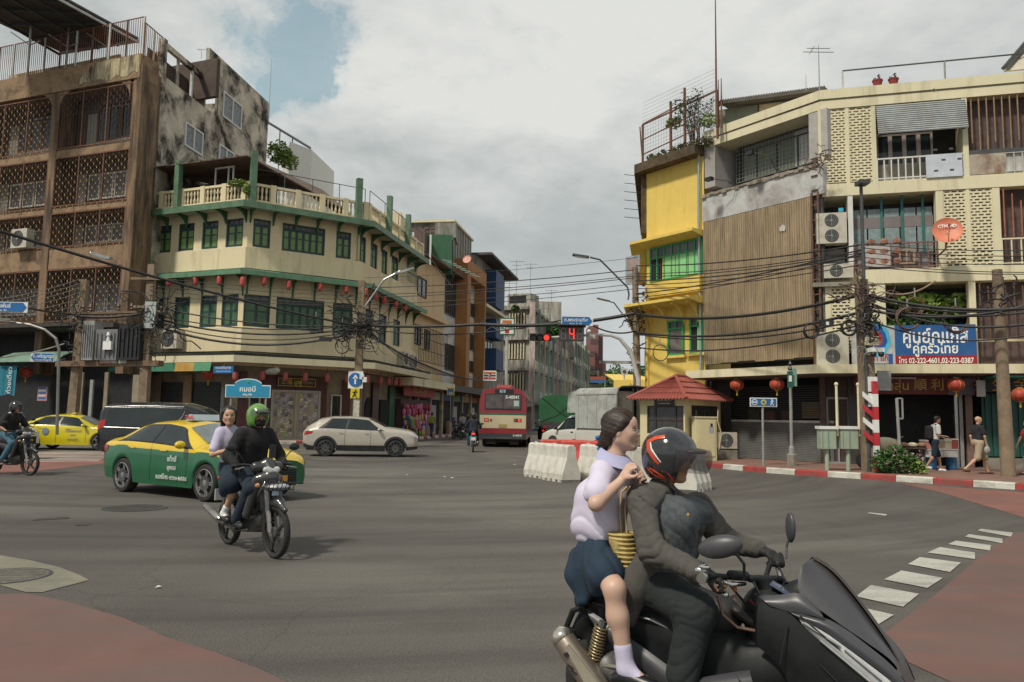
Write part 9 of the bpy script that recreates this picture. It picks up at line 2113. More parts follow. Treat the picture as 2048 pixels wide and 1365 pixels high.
def pleat(x0,s=-1):return[C((x0+.02,-.1,.98),(x0+.02,.1,.98),.13,None,.05),C((x0+.02,-.1,.93),(x0+.36,-.22,.80),.14,.13,.06),C((x0+.02,.1,.93),(x0+.36,.2,.80),.14,.13,.06),C((x0+.30,-.24,.76),(x0+.22,-.24,.70),.09,.08,.06)]
d2=person('young woman in pale school blouse riding behind the green helmeted man',J,(1,0,0),.012,SKIN,LIL,.75,None,0,(NAVYC,pleat(-.44)),shoe=BLACKP,sock=SIGNW,hair=BHAIR,hf=(.9,-.3,0),tg=.012,hs=1.0,grow=.84,bun='long')
fr_,re_=gp(550,1117),gp(455,1088);m_=(fr_+re_)/2;a_=math.atan2(fr_.y-re_.y,fr_.x-re_.x);onbike((bk1,d1,d2),m_.x,m_.y,a_,.99)
# --- naked bike at the far left
bk2=bike('black naked motorcycle with gold fork legs at the left edge',BLACKP,mat('headlamp glass',(.45,.46,.46)));JE=cloth('worn blue jeans',(.05,.13,.19),.3)
J=rider(x=-.16,lean=.1);J['hl'].z+=.02;d3=person('man in black shirt and torn jeans with black open helmet on the black naked motorcycle',J,(1,0,0),.018,SKIN2,BLKC,.8,JE,1.95,shoe=BLACKP,helmet=(mat('black helmet shell',(.012,.012,.013),rough=.2,coat=.5),SMV,'down'),hs=1.02,curl=1.2)
fr_,re_=gp(75,946),gp(0,941);onbike((bk2,d3),-12.35,19.6,math.radians(-22),1.05)
bk3=dup(bk1,label='second motorcycle half hidden behind the black naked one');J=rider(x=-.16,lean=.08);d4=person('rider with white helmet and pale mask behind the man in torn jeans',J,(1,0,0),.02,SKIN2,cloth('white blue jacket',(.4,.42,.48)),2,NAVYC,2,shoe=BLACKP,helmet=(mat('white helmet shell',(.5,.5,.55),rough=.25),SMV,'down'),mask=cloth('pale green mask',(.3,.5,.42)),detail=False)
onbike((bk3,d4),-16.2,25.8,math.radians(-25),1.05)
# --- scooter by the bus, seen from behind
bl=paint('turquoise scooter paint',(.01,.20,.28),.3);bk4=bike('turquoise scooter with lit tail lamp riding left of the bus',bl,tail=True,r=.25,cat='scooter',name='scooter')
def sling(t_,p,J):MB().tube([J['sl']+Vector((-.05,0,.05)),J['ch']+Vector((-.13,0,0)),J['pe']+Vector((-.12,-.12,.08))],.014,5).build('bag_strap',BLACKP,t_)
J=rider(lean=.05);d5=person('rider in dark jacket and black helmet on the turquoise scooter beside the bus',J,(1,0,0),.02,SKIN2,cloth('dark navy jacket',(.015,.02,.028)),2,NAVYC,2,shoe=BLACKP,helmet=(mat('black helmet shell',(.012,.012,.013)),SMV,'down'),detail=False,extra=sling)
onbike((bk4,d5),-1.72,36.4,math.radians(93),1.05)
bk5=dup(bk4,label='motorcycle with red tail lamp between the bus and the green lorry');d6=person('rider in white shirt with blue helmet between the bus and the green lorry',rider(lean=.05),(1,0,0),.022,SKIN2,cloth('white shirt',(.5,.5,.5)),2,BLKC,2,shoe=BLACKP,helmet=(mat('blue helmet shell',(.02,.1,.3),rough=.3),SMV,'down'),detail=False)
onbike((bk5,d6),1.95,48.5,math.radians(92),1.05)
# --- walkers
def walker(stride=.28,lean=.03,arm=.2,h=1.0):
 J=dict(pe=(0,0,.93),ch=(lean,0,1.27),nk=(lean*1.3,0,1.43),hd=(lean*1.6+.02,0,1.59),sl=(lean,.18,1.38),sr=(lean,-.18,1.38),el=(-arm*.5,.22,1.11),er=(arm*.6,-.22,1.11),hl=(-arm*.6+.05,.22,.86),hr=(arm*1.1,-.2,.88),pl=(0,.09,.90),pr=(0,-.09,.90),kl=(stride*.6,.09,.50),kr=(-stride*.2,-.09,.49),al=(stride*.85,.09,.085),ar=(-stride*1.15,-.09,.16))
 return{k:Vector(v)*h for k,v in J.items()}
def pack(t_,p,J):sdf('backpack',[C(J['ch']+Vector((-.20,-.07,.05)),J['ch']+Vector((-.20,-.07,-.22)),.09,.10,.05),C(J['ch']+Vector((-.20,.07,.05)),J['ch']+Vector((-.20,.07,-.22)),.09,.10,.05)],.018,BLKC,t_);MB().tube([J['sr']+Vector((-.08,.04,.07)),J['sr']+Vector((.08,.05,.02)),J['sr']+Vector((.06,.03,-.2))],.02,5).build('shoulder_strap',BLACKP,t_)
def walk(t_,x,y,Y,rz,s=1.0):p=at(x,y,Y);place(t_,p.x,Y,rz,.15);t_.scale=(s,s,s)
J=walker(.25,.06);J['er']=Vector((.05,-.22,1.10));J['hr']=Vector((.28,-.16,1.08));J['hl']=Vector((.28,.1,1.05));J['el']=Vector((.06,.22,1.1))
walk(person('student in white shirt and navy shorts with black backpack walking past the open shop',J,(1,0,0),.016,SKIN2,cloth('white school shirt',(.5,.5,.48)),.7,NAVYC,1.0,shoe=SIGNW,sock=None,hair=BHAIR,extra=pack),1870,935,24.6,math.radians(-5),1.0)
def bag(t_,p,J):sdf('plastic_bag',[El(J['hr']+Vector((.0,-.02,-.16)),(.09,.06,.12),None)],.016,mat('thin grey plastic bag',(.35,.34,.32),rough=.4,var=.2),t_)
walk(person('bald man in black t-shirt and beige shorts striding left of the round concrete pole',walker(.42,.02,.12),(1,0,0),.016,SKIN,cloth('black t shirt',(.02,.022,.025)),.6,cloth('beige shorts',(.38,.31,.22)),1.05,shoe=mat('brown sandals',(.1,.06,.04)),hair=None,extra=bag,bg=.03),1958,950,23.4,math.radians(4),1.0)
walk(person('person in red top cut off by the right edge of the picture',walker(.3,.02,.25),(1,0,0),.02,SKIN,cloth('red top',(.35,.05,.05)),.5,cloth('grey trousers',(.2,.2,.2)),1.9,shoe=BLACKP,hair=BHAIR,detail=False),2062,950,23.4,math.radians(180),.95)
for i,(x,Y,c,rz,lab)in enumerate(((925,57,(.3,.28,.28),100,'in pale top standing on the left pavement'),(934,60,(.02,.02,.03),-80,'in black walking on the left pavement'),(863,53,(.25,.28,.06),60,'in yellow green top by the dark shop door'))):
 walk(person('distant pedestrian '+lab,walker(.2),(1,0,0),.026,SKIN2,cloth('street top %d'%i,c),.8,cloth('street trousers',(.04,.04,.05)),2,shoe=BLACKP,hair=BHAIR,detail=False),x,860,Y,math.radians(rz))
for i,(x,Y)in enumerate(((915,56),(922,61))):
 b=dup(bk1,label='motorcycle parked at the left kerb near the pale topped pedestrian, '+('nearer one' if i==0 else 'farther one'),group='motorcycles parked at the left kerb');p=at(x,870,Y);place(b,p.x,Y,math.radians(120),.0);b.scale=(1,1,1)
 # --- foreground scooter pair, built in the scooter's own frame
KS=1.036;FA=Vector((.31,4.30));FANG=math.radians(-29);FH=Vector((math.cos(FANG),math.sin(FANG)))
BKF=Face(FA,FA+FH)
def Q(px,py,n=0.0):u,z=BKF.uz(px,py,n);return Vector((u,-n,z))
PL=lambda pts,n:[Q(x,y,(n[i]if isinstance(n,(list,tuple))else n))for i,(x,y)in enumerate(pts)]
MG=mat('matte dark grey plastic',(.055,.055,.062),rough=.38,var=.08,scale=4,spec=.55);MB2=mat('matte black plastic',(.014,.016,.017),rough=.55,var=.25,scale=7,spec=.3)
fs=thing('scooter','large matte dark grey maxi scooter with tall windscreen in the right foreground','scooter')
def skin(name,A,B,m,bulge=0.03,nrm=(0,-1,.3),parent=fs,k=8,mirror=True,th=.012):
 nrm=Vector(nrm).normalized();n=len(A);ss=4;AA=[];BB_=[]
 def cr(P,i,t):
  a,b,c,d=P[max(0,i-1)],P[i],P[min(n-1,i+1)],P[min(n-1,i+2)];return.5*((2*b)+(c-a)*t+(2*a-5*b+4*c-d)*t*t+(3*b-a-3*c+d)*t**3)
 for i in range(n-1):
  for q in range(ss):AA.append(cr(A,i,q/ss));BB_.append(cr(B,i,q/ss))
 AA.append(A[-1]);BB_.append(B[-1])
 for s in((1,-1)if mirror else(1,)):
  mb=MB();N_=len(AA)
  for o in(0,-th):
   for i in range(N_):
    for j in range(k+1):p=AA[i].lerp(BB_[i],j/k)+nrm*(bulge*math.sin(PI*j/k)+o);mb.v.append((p.x,p.y*s,p.z))
  W2=k+1;off=N_*W2
  for o in(0,off):mb.f+=[(o+i*W2+j,o+i*W2+j+1,o+(i+1)*W2+j+1,o+(i+1)*W2+j)for i in range(N_-1)for j in range(k)]
  for i in range(N_-1):mb.f+=[(i*W2,(i+1)*W2,off+(i+1)*W2,off+i*W2),(i*W2+k,(i+1)*W2+k,off+(i+1)*W2+k,off+i*W2+k)]
  for j in range(k):mb.f+=[(j,j+1,off+j+1,off+j),((N_-1)*W2+j,(N_-1)*W2+j+1,off+(N_-1)*W2+j+1,off+(N_-1)*W2+j)]
  mb.mi=[0]*len(mb.f);mb.build(name,m,parent,smooth=True,angle=50)
ridge=PL([(1628,1117),(1662,1140),(1707,1192),(1761,1267),(1802,1330),(1832,1390)],0.0)
skin('upper_cowl',ridge,PL([(1602,1136),(1599,1186),(1662,1236),(1740,1290),(1790,1330),(1822,1392)],[.12,.16,.17,.16,.15,.12]),MG,.035)
skin('windscreen_rim',PL([(1632,1114),(1668,1138),(1714,1190),(1768,1264),(1800,1318)],-.02),PL([(1626,1120),(1655,1146),(1699,1200),(1752,1275),(1785,1322)],.03),mat('dark smoked screen edge',(.03,.022,.02),rough=.12),.012)
skin('cowl_flange',PL([(1517,1192),(1560,1190),(1600,1188),(1640,1222)],.18),PL([(1540,1212),(1572,1222),(1604,1226),(1650,1240)],.21),MG,.012)
skin('side_panel',PL([(1556,1204),(1586,1221),(1662,1241),(1740,1295),(1796,1345),(1826,1400)],[.17,.18,.19,.18,.17,.15]),PL([(1574,1222),(1600,1240),(1648,1262),(1686,1290),(1776,1357),(1800,1402)],[.2,.21,.22,.22,.2,.18]),MG,.02)
skin('headlight',PL([(1598,1239),(1644,1262),(1686,1291),(1774,1357),(1802,1385)],[.21,.22,.22,.21,.19]),PL([(1612,1258),(1640,1282),(1676,1312),(1742,1368),(1766,1398)],.225),HEADL,.012,th=.02)
for a,b in(((1606,1246),(1680,1293)),((1640,1281),(1740,1364)),((1690,1300),(1765,1362))):
 for s in(1,-1):q=[Q(a[0]+(b[0]-a[0])*t,a[1]+(b[1]-a[1])*t,.238)for t in(0,.5,1)];MB().tube([(p.x,p.y*s,p.z)for p in q],.006,5).build('light_bar',CHROME,fs)
skin('lower_fairing',PL([(1517,1196),(1574,1224),(1614,1260),(1678,1314),(1742,1369),(1768,1400)],[.19,.21,.225,.225,.225,.2]),PL([(1514,1292),(1560,1335),(1590,1390),(1650,1430),(1720,1450),(1760,1460)],.18),MB2,.025)
sdf('front_core',[C(Q(1540,1225),Q(1700,1330),.13,.14,.06),C(Q(1600,1185),Q(1740,1330),.06,.10,.06),C(Q(1700,1330),Q(1770,1390),.13,.08,.06),C(Q(1560,1260),Q(1560,1400),.13,.12,.06)],.014,MB2,fs)
z0f=.26;fwx,rwx=Q(1700,1480,0).x+.12,Q(1190,1380,0).x+.10
for x in(fwx,rwx):
 o=MB().lathe([(.05,-.06),(.07,-.05),(.07,.05),(.05,.06)],(x,0,z0f),'y',14).build('wheel',ENG,fs);MB().lathe([(.17,-.04),(.18,-.055),(.24,-.06),(.26,-.02),(.26,.02),(.24,.06),(.18,.055),(.17,.04)],(x,0,z0f),'y',36,False).build('tyre',RUBBER,o,smooth=True)
 rb=MB();rb.lathe([(.165,-.045),(.18,-.048),(.18,.048),(.165,.045)],(x,0,z0f),'y',32,False)
 for k in range(6):a=k*PI/3;rb.bar((x+.04*math.cos(a),0,z0f+.04*math.sin(a)),(x+.17*math.cos(a+.3),0,z0f+.17*math.sin(a+.3)),.03,.04,up=(0,1,0))
 rb.build('rim',mat('dark cast rim',(.05,.05,.05)),o)
for s in(-1,1):MB().tube([(fwx,s*.09,z0f),(fwx-.12,s*.09,.62)],.025,8).build('fork_leg',MUF,fs)
bx_=Q(1300,1230).x
sdf('main_body',[C((bx_-.30,0,.66),(bx_+.15,0,.58),.11,.15,.07),C((bx_+.15,0,.55),(bx_+.55,0,.46),.14,.13,.07),C((bx_+.5,0,.42),Q(1560,1330),.14,.14,.07),C((bx_-.1,0,.42),(bx_+.5,0,.32),.13,.14,.07),C((bx_+.30,-.2,.30),(bx_+.75,-.2,.30),.06,None,.05),C((bx_+.30,.2,.30),(bx_+.75,.2,.30),.06,None,.05)],.015,MB2,fs)
sdf('seat',[C((bx_-.33,0,.76),(bx_-.05,0,.75),.10,.12,.05),C((bx_-.02,0,.70),(bx_+.36,0,.66),.13,.10,.05)],.013,mat('black vinyl seat',(.02,.02,.021),rough=.6),fs)
sdf('inner_shield',[C(Q(1470,1222,.08),Q(1506,1244,.10),.025,.025,.03),C(Q(1470,1210,-.08),Q(1510,1240,-.08),.05,.05,.05),El(Q(1478,1196,.08),(.055,.05,.03),None,.01,'-')],.010,mat('bronze reflection inner panel',(.035,.026,.022),rough=.45,var=.3),fs)  # bronze tint stands in for a reflection on the shield back
MB().tube([Q(1435,1190,.18),Q(1446,1230,.18),Q(1475,1255,.18),Q(1510,1262,.16)],.008,6).build('shield_rim',mat('bronze reflection rim',(.2,.12,.09),rough=.35,metal=.4),fs)  # rim coloured for the same bronze reflection
skin('side_cover_highlight',PL([(1172,1216),(1230,1256),(1290,1298),(1352,1344),(1400,1380)],[.13,.16,.18,.19,.19]),PL([(1196,1262),(1240,1304),(1290,1344),(1340,1388),(1385,1420)],[.14,.17,.19,.20,.20]),MG,.02)  # side cover in lighter grey, shaped as the diagonal highlight on the body
skin('floor_board',PL([(1330,1372),(1420,1352),(1500,1340)],.22),PL([(1330,1400),(1420,1378),(1505,1364)],.27),MG,.01)
for k in range(6):MB().bar(Q(1345+k*26,1378-k*5,.24),Q(1352+k*26,1392-k*5,.27),.012).build('board_rib',RUBBER,fs)
MB().tube([Q(1185,1205,.12),Q(1240,1222,.15),Q(1300,1240,.16),Q(1345,1262,.15)],.006,5).build('seat_piping',MG,fs)
for a,b in(((1600,1232),(1700,1318)),((1575,1250),(1560,1330)),((1640,1330),(1700,1390))):MB().tube([Q(a[0],a[1],.236),Q((a[0]+b[0])/2,(a[1]+b[1])/2,.243),Q(b[0],b[1],.225)],.0035,4).build('panel_gap',VOID,fs)
MB().tube([Q(1172,1212,.12),Q(1146,1222,.1),Q(1132,1256,.08),Q(1150,1262,.06)],.016,6).build('grab_bar',MB2,fs)
sdf('rear_fender',[C(Q(1175,1232,.05),Q(1150,1268,.03),.045,.03,.03),C(Q(1185,1245,0),Q(1195,1300,0),.07,.06,.04)],.011,MB2,fs)
SPR=mat('brass coloured spring',(.33,.27,.16),rough=.35,metal=.7,var=.15);a,b=Q(1204,1250,.17),Q(1188,1322,.17);mb=MB();d_=b-a;e1=d_.cross(Vector((0,1,0))).normalized();e2=Vector((0,1,0))
mb.tube([tuple(a+d_*(k/90)+(e1*math.cos(k*.84)+e2*math.sin(k*.84))*.034)for k in range(91)],.0065,5);mb.build('shock_spring',SPR,fs,smooth=True);MB().tube([a-d_*.1,b+d_*.25],.02,8).build('shock_rod',ENG,fs);MB().lathe([(.042,-.01),(.042,.01)],b+d_*.05,'z',12).build('spring_seat',SPR,fs)
a,b=Q(1122,1272,.24),Q(1225,1420,.24);d_=(b-a).normalized()
EXM=mat('brushed bronze exhaust',(.36,.31,.25),rough=.36,metal=.75,var=.12,scale=3)
mb=MB();mb.tube([tuple(a-d_*.035),tuple(a),tuple(a+d_*.02),tuple(a.lerp(b,.5)),tuple(b)],[.022,.050,.057,.064,.055],18);o=mb.build('exhaust',EXM,fs,smooth=True,angle=50)
MB().tube([tuple(a-d_*.04),tuple(a-d_*.01),tuple(a+d_*.02)],[.026,.052,.058],18).build('exhaust_cap',mat('polished cap',(.6,.57,.5),rough=.25,metal=.8),o,smooth=True)
mb=MB();e3=d_.cross(Vector((0,1,0))).normalized();sgn=1 if e3.x>0 else-1;e3*=sgn;c0,c1=a+d_*.06,a+d_*.30
mb.prism([tuple(c0+Vector((0,-.062,0))+e3*.045),tuple(c1+Vector((0,-.064,0))+e3*.06),tuple(c1+d_*.10+Vector((0,-.06,0))+e3*.02),tuple(c1+Vector((0,-.066,0))-e3*.01),tuple(c0+Vector((0,-.062,0))+e3*.02)],(0,-.008,0));mb.build('heat_guard',mat('pale heat guard',(.42,.38,.30),rough=.4,metal=.5),o)
MB().lathe([(.012,-.008),(.012,.002)],a+d_*.09+Vector((0,-.062,0)),'y',10).build('guard_bolt',BLACKP,o)
for k in range(2):MB().bar(tuple(a+d_*(.13+k*.03)+Vector((0,-.058,-.0))-e3*.03),tuple(a+d_*(.16+k*.03)+Vector((0,-.058,0))-e3*.015),.01).build('vent_slot',BLACKP,o)
sdf('engine_case',[C(Q(1215,1330,.12),Q(1300,1380,.14),.07,.09,.04),C(Q(1240,1320,.1),Q(1245,1322,.16),.05,None,.03)],.013,ENG,fs);MB().tube([Q(1190,1330,.16),Q(1235,1335,.2),Q(1260,1350,.2)],.014,6).build('engine_bracket',mat('polished bracket',(.4,.38,.34),rough=.3,metal=.7),fs)
hR,hL=Q(1428,1152,.33),Q(1545,1112,-.33);mid=Q(1530,1160,0)
MB().tube([tuple(hR+Vector((-.03,-.06,0))),tuple(hR),tuple(hR.lerp(mid,.6)),tuple(mid),tuple(hL.lerp(mid,.4)),tuple(hL),tuple(hL+Vector((-.03,.06,0)))],.013,8).build('handlebar',MB2,fs,smooth=True)
MB().lathe([(.022,-.03),(.024,.0),(.018,.02)],hR+Vector((-.03,-.07,0)),'y',12).build('bar_end',CHROME,fs);MB().ball(Q(1409,1134,.4),(.03,.018,.012),10,6).build('bar_end',CHROME,fs)
for(x0,y0,x1,y1,x2,y2,n)in((1438,1160,1462,1170,1490,1168,.30),(1548,1118,1556,1140,1562,1168,-.2)):MB().tube([Q(x0,y0,n),Q(x1,y1,n),Q(x2,y2,n*.6)],[.007,.011,.009],6).build('brake_lever',CHROME,fs,smooth=True)
sdf('controls',[C(Q(1462,1150,.24),Q(1490,1152,.18),.022),C(Q(1552,1120,-.2),Q(1556,1128,-.1),.022),C(Q(1500,1158,.1),Q(1560,1160,-.05),.018,.02,.02),C(Q(1515,1165,.05),Q(1545,1190,.02),.02,.04,.03),C(Q(1560,1112,-.24),Q(1563,1130,-.2),.018)],.009,MB2,fs)
MB().tube([Q(1450,1160,.25),Q(1480,1195,.2),Q(1510,1230,.1)],.006,5).tube([Q(1500,1150,.1),Q(1520,1190,.1),Q(1530,1220,.05)],.006,5).tube([Q(1555,1130,-.1),Q(1570,1160,0),Q(1560,1200,0)],.006,5).build('brake_hoses',BLACKP,fs);MB().tube([Q(1500,1200,.12),Q(1512,1216,.1)],.004,4).build('red_lead',REDP,fs)
MB().box(-.035,.035,-.005,.005,-.075,.075).build('phone',mat('phone glass',(.10,.13,.2),rough=.12),fs).matrix_local=Matrix.Translation(Q(1573,1184,.05))@Matrix.Rotation(-1.1,4,'Y')@Matrix.Rotation(PI/2,4,'Z')
MB().tube([Q(1572,1118,-.3),Q(1573,1095,-.32),Q(1577,1078,-.33)],.006,5).build('mirror_stalk',BLACKP,fs);MB().ball((0,0,0),(.022,.048,.078),16,10).build('mirror',MG,fs,smooth=True).matrix_local=Matrix.Translation(Q(1581,1055,-.34))@Matrix.Rotation(.5,4,'Z')
MB().tube([Q(1488,1160,.3),Q(1488,1128,.33),Q(1470,1105,.36)],.007,5).build('mirror_stalk',BLACKP,fs);MB().ball((0,0,0),(.05,.05,.035),18,12).build('mirror',MG,fs,smooth=True).matrix_local=Matrix.Translation(Q(1440,1094,.38))@Matrix.Rotation(-.25,4,'Y')@Matrix.Diagonal((2.05,.8,1.45,1))
MB().ball(Q(1452,1190,.3),(.014,.014,.014),10,6).build('brake_knob',CHROME,fs);MB().tube([Q(1466,1165,.26),Q(1470,1180,.24)],.012,6).build('orange_grip_sleeve',mat('orange brown sleeve',(.40,.14,.05),rough=.5),fs)
# --- the driver
KNIT=mat('grey knit fleece',(.078,.073,.066),rough=.95,var=.14,scale=22,bump=.5,bscale=160);TEE=mat('heather grey t shirt',(.075,.085,.093),rough=.9,var=.35,scale=30,bump=.4,bscale=90);BTR=cloth('black trousers',(.016,.021,.022),.2)
J=dict(hd=Q(1342,918),nk=Q(1322,985,.0),ch=Q(1345,1040,.0),pe=Q(1318,1160,.0),sr=Q(1284,1006,.17),sl=Q(1398,1016,-.18),er=Q(1306,1104,.27),el=Q(1450,1082,-.30),hr=Q(1408,1149,.31),hl=Q(1518,1100,-.32),pr=Q(1325,1180,.12),pl=Q(1330,1185,-.10),kr=Q(1392,1225,.20),kl=Q(1440,1232,-.12),ar=Q(1362,1365,.24),al=Q(1460,1345,-.14))
print('driver segs',[round((J[a]-J[b]).length,2)for a,b in(('nk','hd'),('ch','nk'),('pe','ch'),('sr','er'),('er','hr'),('pr','kr'),('kr','ar'),('sl','el'),('el','hl'))])
hdir={'r':((.85,.25,-.25),(.3,.1,-1)),'l':((.85,-.25,-.15),(.3,-.1,-1))}
FL_=mat('glossy black helmet',(.022,.024,.028),rough=.12,coat=1.0,var=.1);RDC=mat('red helmet decal',(.62,.07,.03),rough=.3);SMK2=mat('smoky shield',(.055,.045,.05),rough=.06,alpha=.5)
def decals(t_,p,J):
 def on(x,z,e=.003):
  a,b,c=.143,.122,.135;zz=(z-.025)/c;xx=(x+.012)/a;y1=b*math.sqrt(max(0,1-xx*xx-zz*zz));zz=(z+.045)/.085;xx=(x+.02)/.118;y2=.108*math.sqrt(max(0,1-xx*xx-zz*zz));return p(x*1.01,-(max(y1,y2)+e),z)
 for m,pts,w in((RDC,[(-.01,.115),(-.06,.10),(-.095,.075),(-.085,.04),(-.05,.0),(-.02,-.03),(-.0,-.06)],.011),(SIGNW,[(-.08,.075),(-.068,.045),(-.035,.01),(-.01,-.015)],.005),(RDC,[(-.125,-.03),(-.085,-.045),(-.04,-.065),(.015,-.095)],.006),(RDC,[(-.0,-.05),(.03,-.07),(.04,-.095),(.015,-.10),(-.05,-.085),(-.10,-.045)],.006)):
  P_=[]
  for i in range(len(pts)-1):
   for q in range(5):a,b=pts[i],pts[i+1];P_.append((a[0]+(b[0]-a[0])*q/5,a[1]+(b[1]-a[1])*q/5))
  P_.append(pts[-1])
  mb=MB();n=len(P_)
  for i,(x,z)in enumerate(P_):
   a,b=P_[max(0,i-1)],P_[min(n-1,i+1)];dx,dz=b[0]-a[0],b[1]-a[1];l=math.hypot(dx,dz)or 1;ww=w*(1-.7*abs(i/(n-1)-.4));nx,nz=-dz/l*ww,dx/l*ww;mb.v+=[tuple(on(x+nx,z+nz)),tuple(on(x,z,.005)),tuple(on(x-nx,z-nz))]
  mb.f=[(3*i+j,3*i+j+1,3*i+4+j,3*i+3+j)for i in range(n-1)for j in(0,1)];mb.mi=[0]*len(mb.f);mb.build('helmet_decal',m,t_,smooth=True)
 MB().tube([p(.01,-.105,-.06),p(.03,-.075,-.13),p(.045,-.02,-.16),p(.05,.0,-.20)],.009,6).tube([p(.045,-.02,-.15),p(.05,-.03,-.22),p(.09,-.02,-.29)],[.014,.011,.006],6).build('chin_strap',BLACKP,t_)
 sdf('tee_front',[C(J['nk']+Vector((.01,0,-.075)),J['ch']+Vector((.02,-.03,-.0)),.08,.12,.05),C(J['ch']+Vector((.0,.08,.0)),J['pe']+Vector((.05,.07,.06)),.115,.11,.05),C(J['ch']+Vector((-.01,-.07,-.0)),J['pe']+Vector((.05,-.07,.06)),.105,.105,.05),C(J['sl']*.85+J['nk']*.15+Vector((.01,0,-.03)),J['sr']*.6+J['nk']*.4+Vector((0,0,-.03)),.082,.062,.05),C(J['sl']+Vector((0,0,-.03)),J['sl'].lerp(J['el'],.35),.066,.062,.04),C(J['pe']+Vector((.03,-.08,.08)),J['pe']+Vector((.11,-.06,.05)),.10,.08,.04)],.009,TEE,t_,wr=folds(.0028,60,(.8,.2,.6),4))
 MB().ball(Q(1376,1030,.18),(.007,.004,.009),8,6).build('shirt_badge',GOLD,t_)
 sdf('hood',[C(J['nk']+Vector((-.10,-.07,-.015)),J['nk']+Vector((-.11,.08,-.01)),.05,None,.04),C(J['nk']+Vector((-.09,-.09,-.02)),J['nk']+Vector((.0,-.12,-.07)),.035,.022,.04),C(J['nk']+Vector((-.08,.09,.0)),J['nk']+Vector((.02,.115,-.05)),.035,.025,.04),C(J['nk']+Vector((.02,.115,-.05)),J['ch']+Vector((.10,.12,-.04)),.026,.026,.03),C(J['ch']+Vector((.10,.12,-.04)),J['pe']+Vector((.14,.13,.12)),.026,.03,.03)],.009,KNIT,t_,wr=folds(.004,60,(.3,.6,1),1))
 sdf('jacket_flap',[C(J['ch']+Vector((-.02,-.13,-.10)),J['pe']+Vector((-.08,-.17,-.02)),.075,.085,.05),C(J['pe']+Vector((-.10,-.14,-.02)),J['pe']+Vector((-.08,-.20,-.16)),.07,.04,.05)],.009,KNIT,t_,wr=folds(.009,42,(.9,.2,.35),6))
 for k in 'rl':
  c,e=J['h'+k],J['e'+k];d=(c-e).normalized();a1=d.cross(Vector((0,0,1))).normalized();a2=a1.cross(d)
  for q in range(5):MB().tube([tuple(c-d*(.02+.012*q)+(a1*math.cos(t)+a2*math.sin(t))*.046)for t in(2*PI*j/14 for j in range(15))],.006,4,False).build('cuff_rib',KNIT,t_,smooth=True)
 MB().ball(J['hr']+Vector((-.01,-.035,.02)),(.03,.012,.016),10,6).build('wrist_watch',CHROME,t_)
dr=person('rider in grey hooded fleece with glossy black and red helmet steering the big scooter',J,(1,0,0),.0085,mat('warm tan skin',(.38,.20,.11),rough=.5,var=.06),KNIT,1.93,BTR,1.9,shoe=BLACKP,helmet=(FL_,SMK2,'out'),cut=[((.08,-.14,-.08),(.115,.13,.27)),((.17,.0,-.05),(.13,.17,.32)),((.15,-.10,-.22),(.12,.14,.2)),((.07,-.09,.10),(.08,.09,.10)),((.10,-.05,-.24),(.12,.13,.13))],gloves=mat('black riding glove',(.016,.016,.017),rough=.7,var=.3),hs=1.0,hf=(1,-.02,-.10),curl=1.15,tg=.021,bg=.024,fold=.0062,grow=.95,handdir=hdir,extra=decals)
# --- the passenger
J=dict(hd=Q(1242,862),nk=Q(1228,922),ch=Q(1218,985),pe=Q(1205,1105),sr=Q(1200,950,.14),sl=Q(1262,955,-.13),er=Q(1192,1008,.29),el=Q(1285,1010,-.18),hr=Q(1245,960,.17),hl=Q(1272,965,-.06),pr=Q(1192,1120,.10),pl=Q(1215,1125,-.10),kr=Q(1229,1178,.32),kl=Q(1290,1190,-.20),ar=Q(1252,1338,.30),al=Q(1300,1345,-.24))
print('girl segs',[round((J[a]-J[b]).length,2)for a,b in(('nk','hd'),('ch','nk'),('pe','ch'),('sr','er'),('er','hr'),('pr','kr'),('kr','ar'))])
hdir={'r':((.45,.15,.85),(.6,.75,-.25)),'l':((.6,-.4,.5),(-.2,-.9,0))}
BL=mat('thin lilac white cotton',(.60,.56,.70),rough=.85,var=.05,scale=6,bump=.3,bscale=120);NV=mat('dark navy pleated cloth',(.012,.03,.055),rough=.85,var=.15,scale=10,bump=.3,bscale=120)
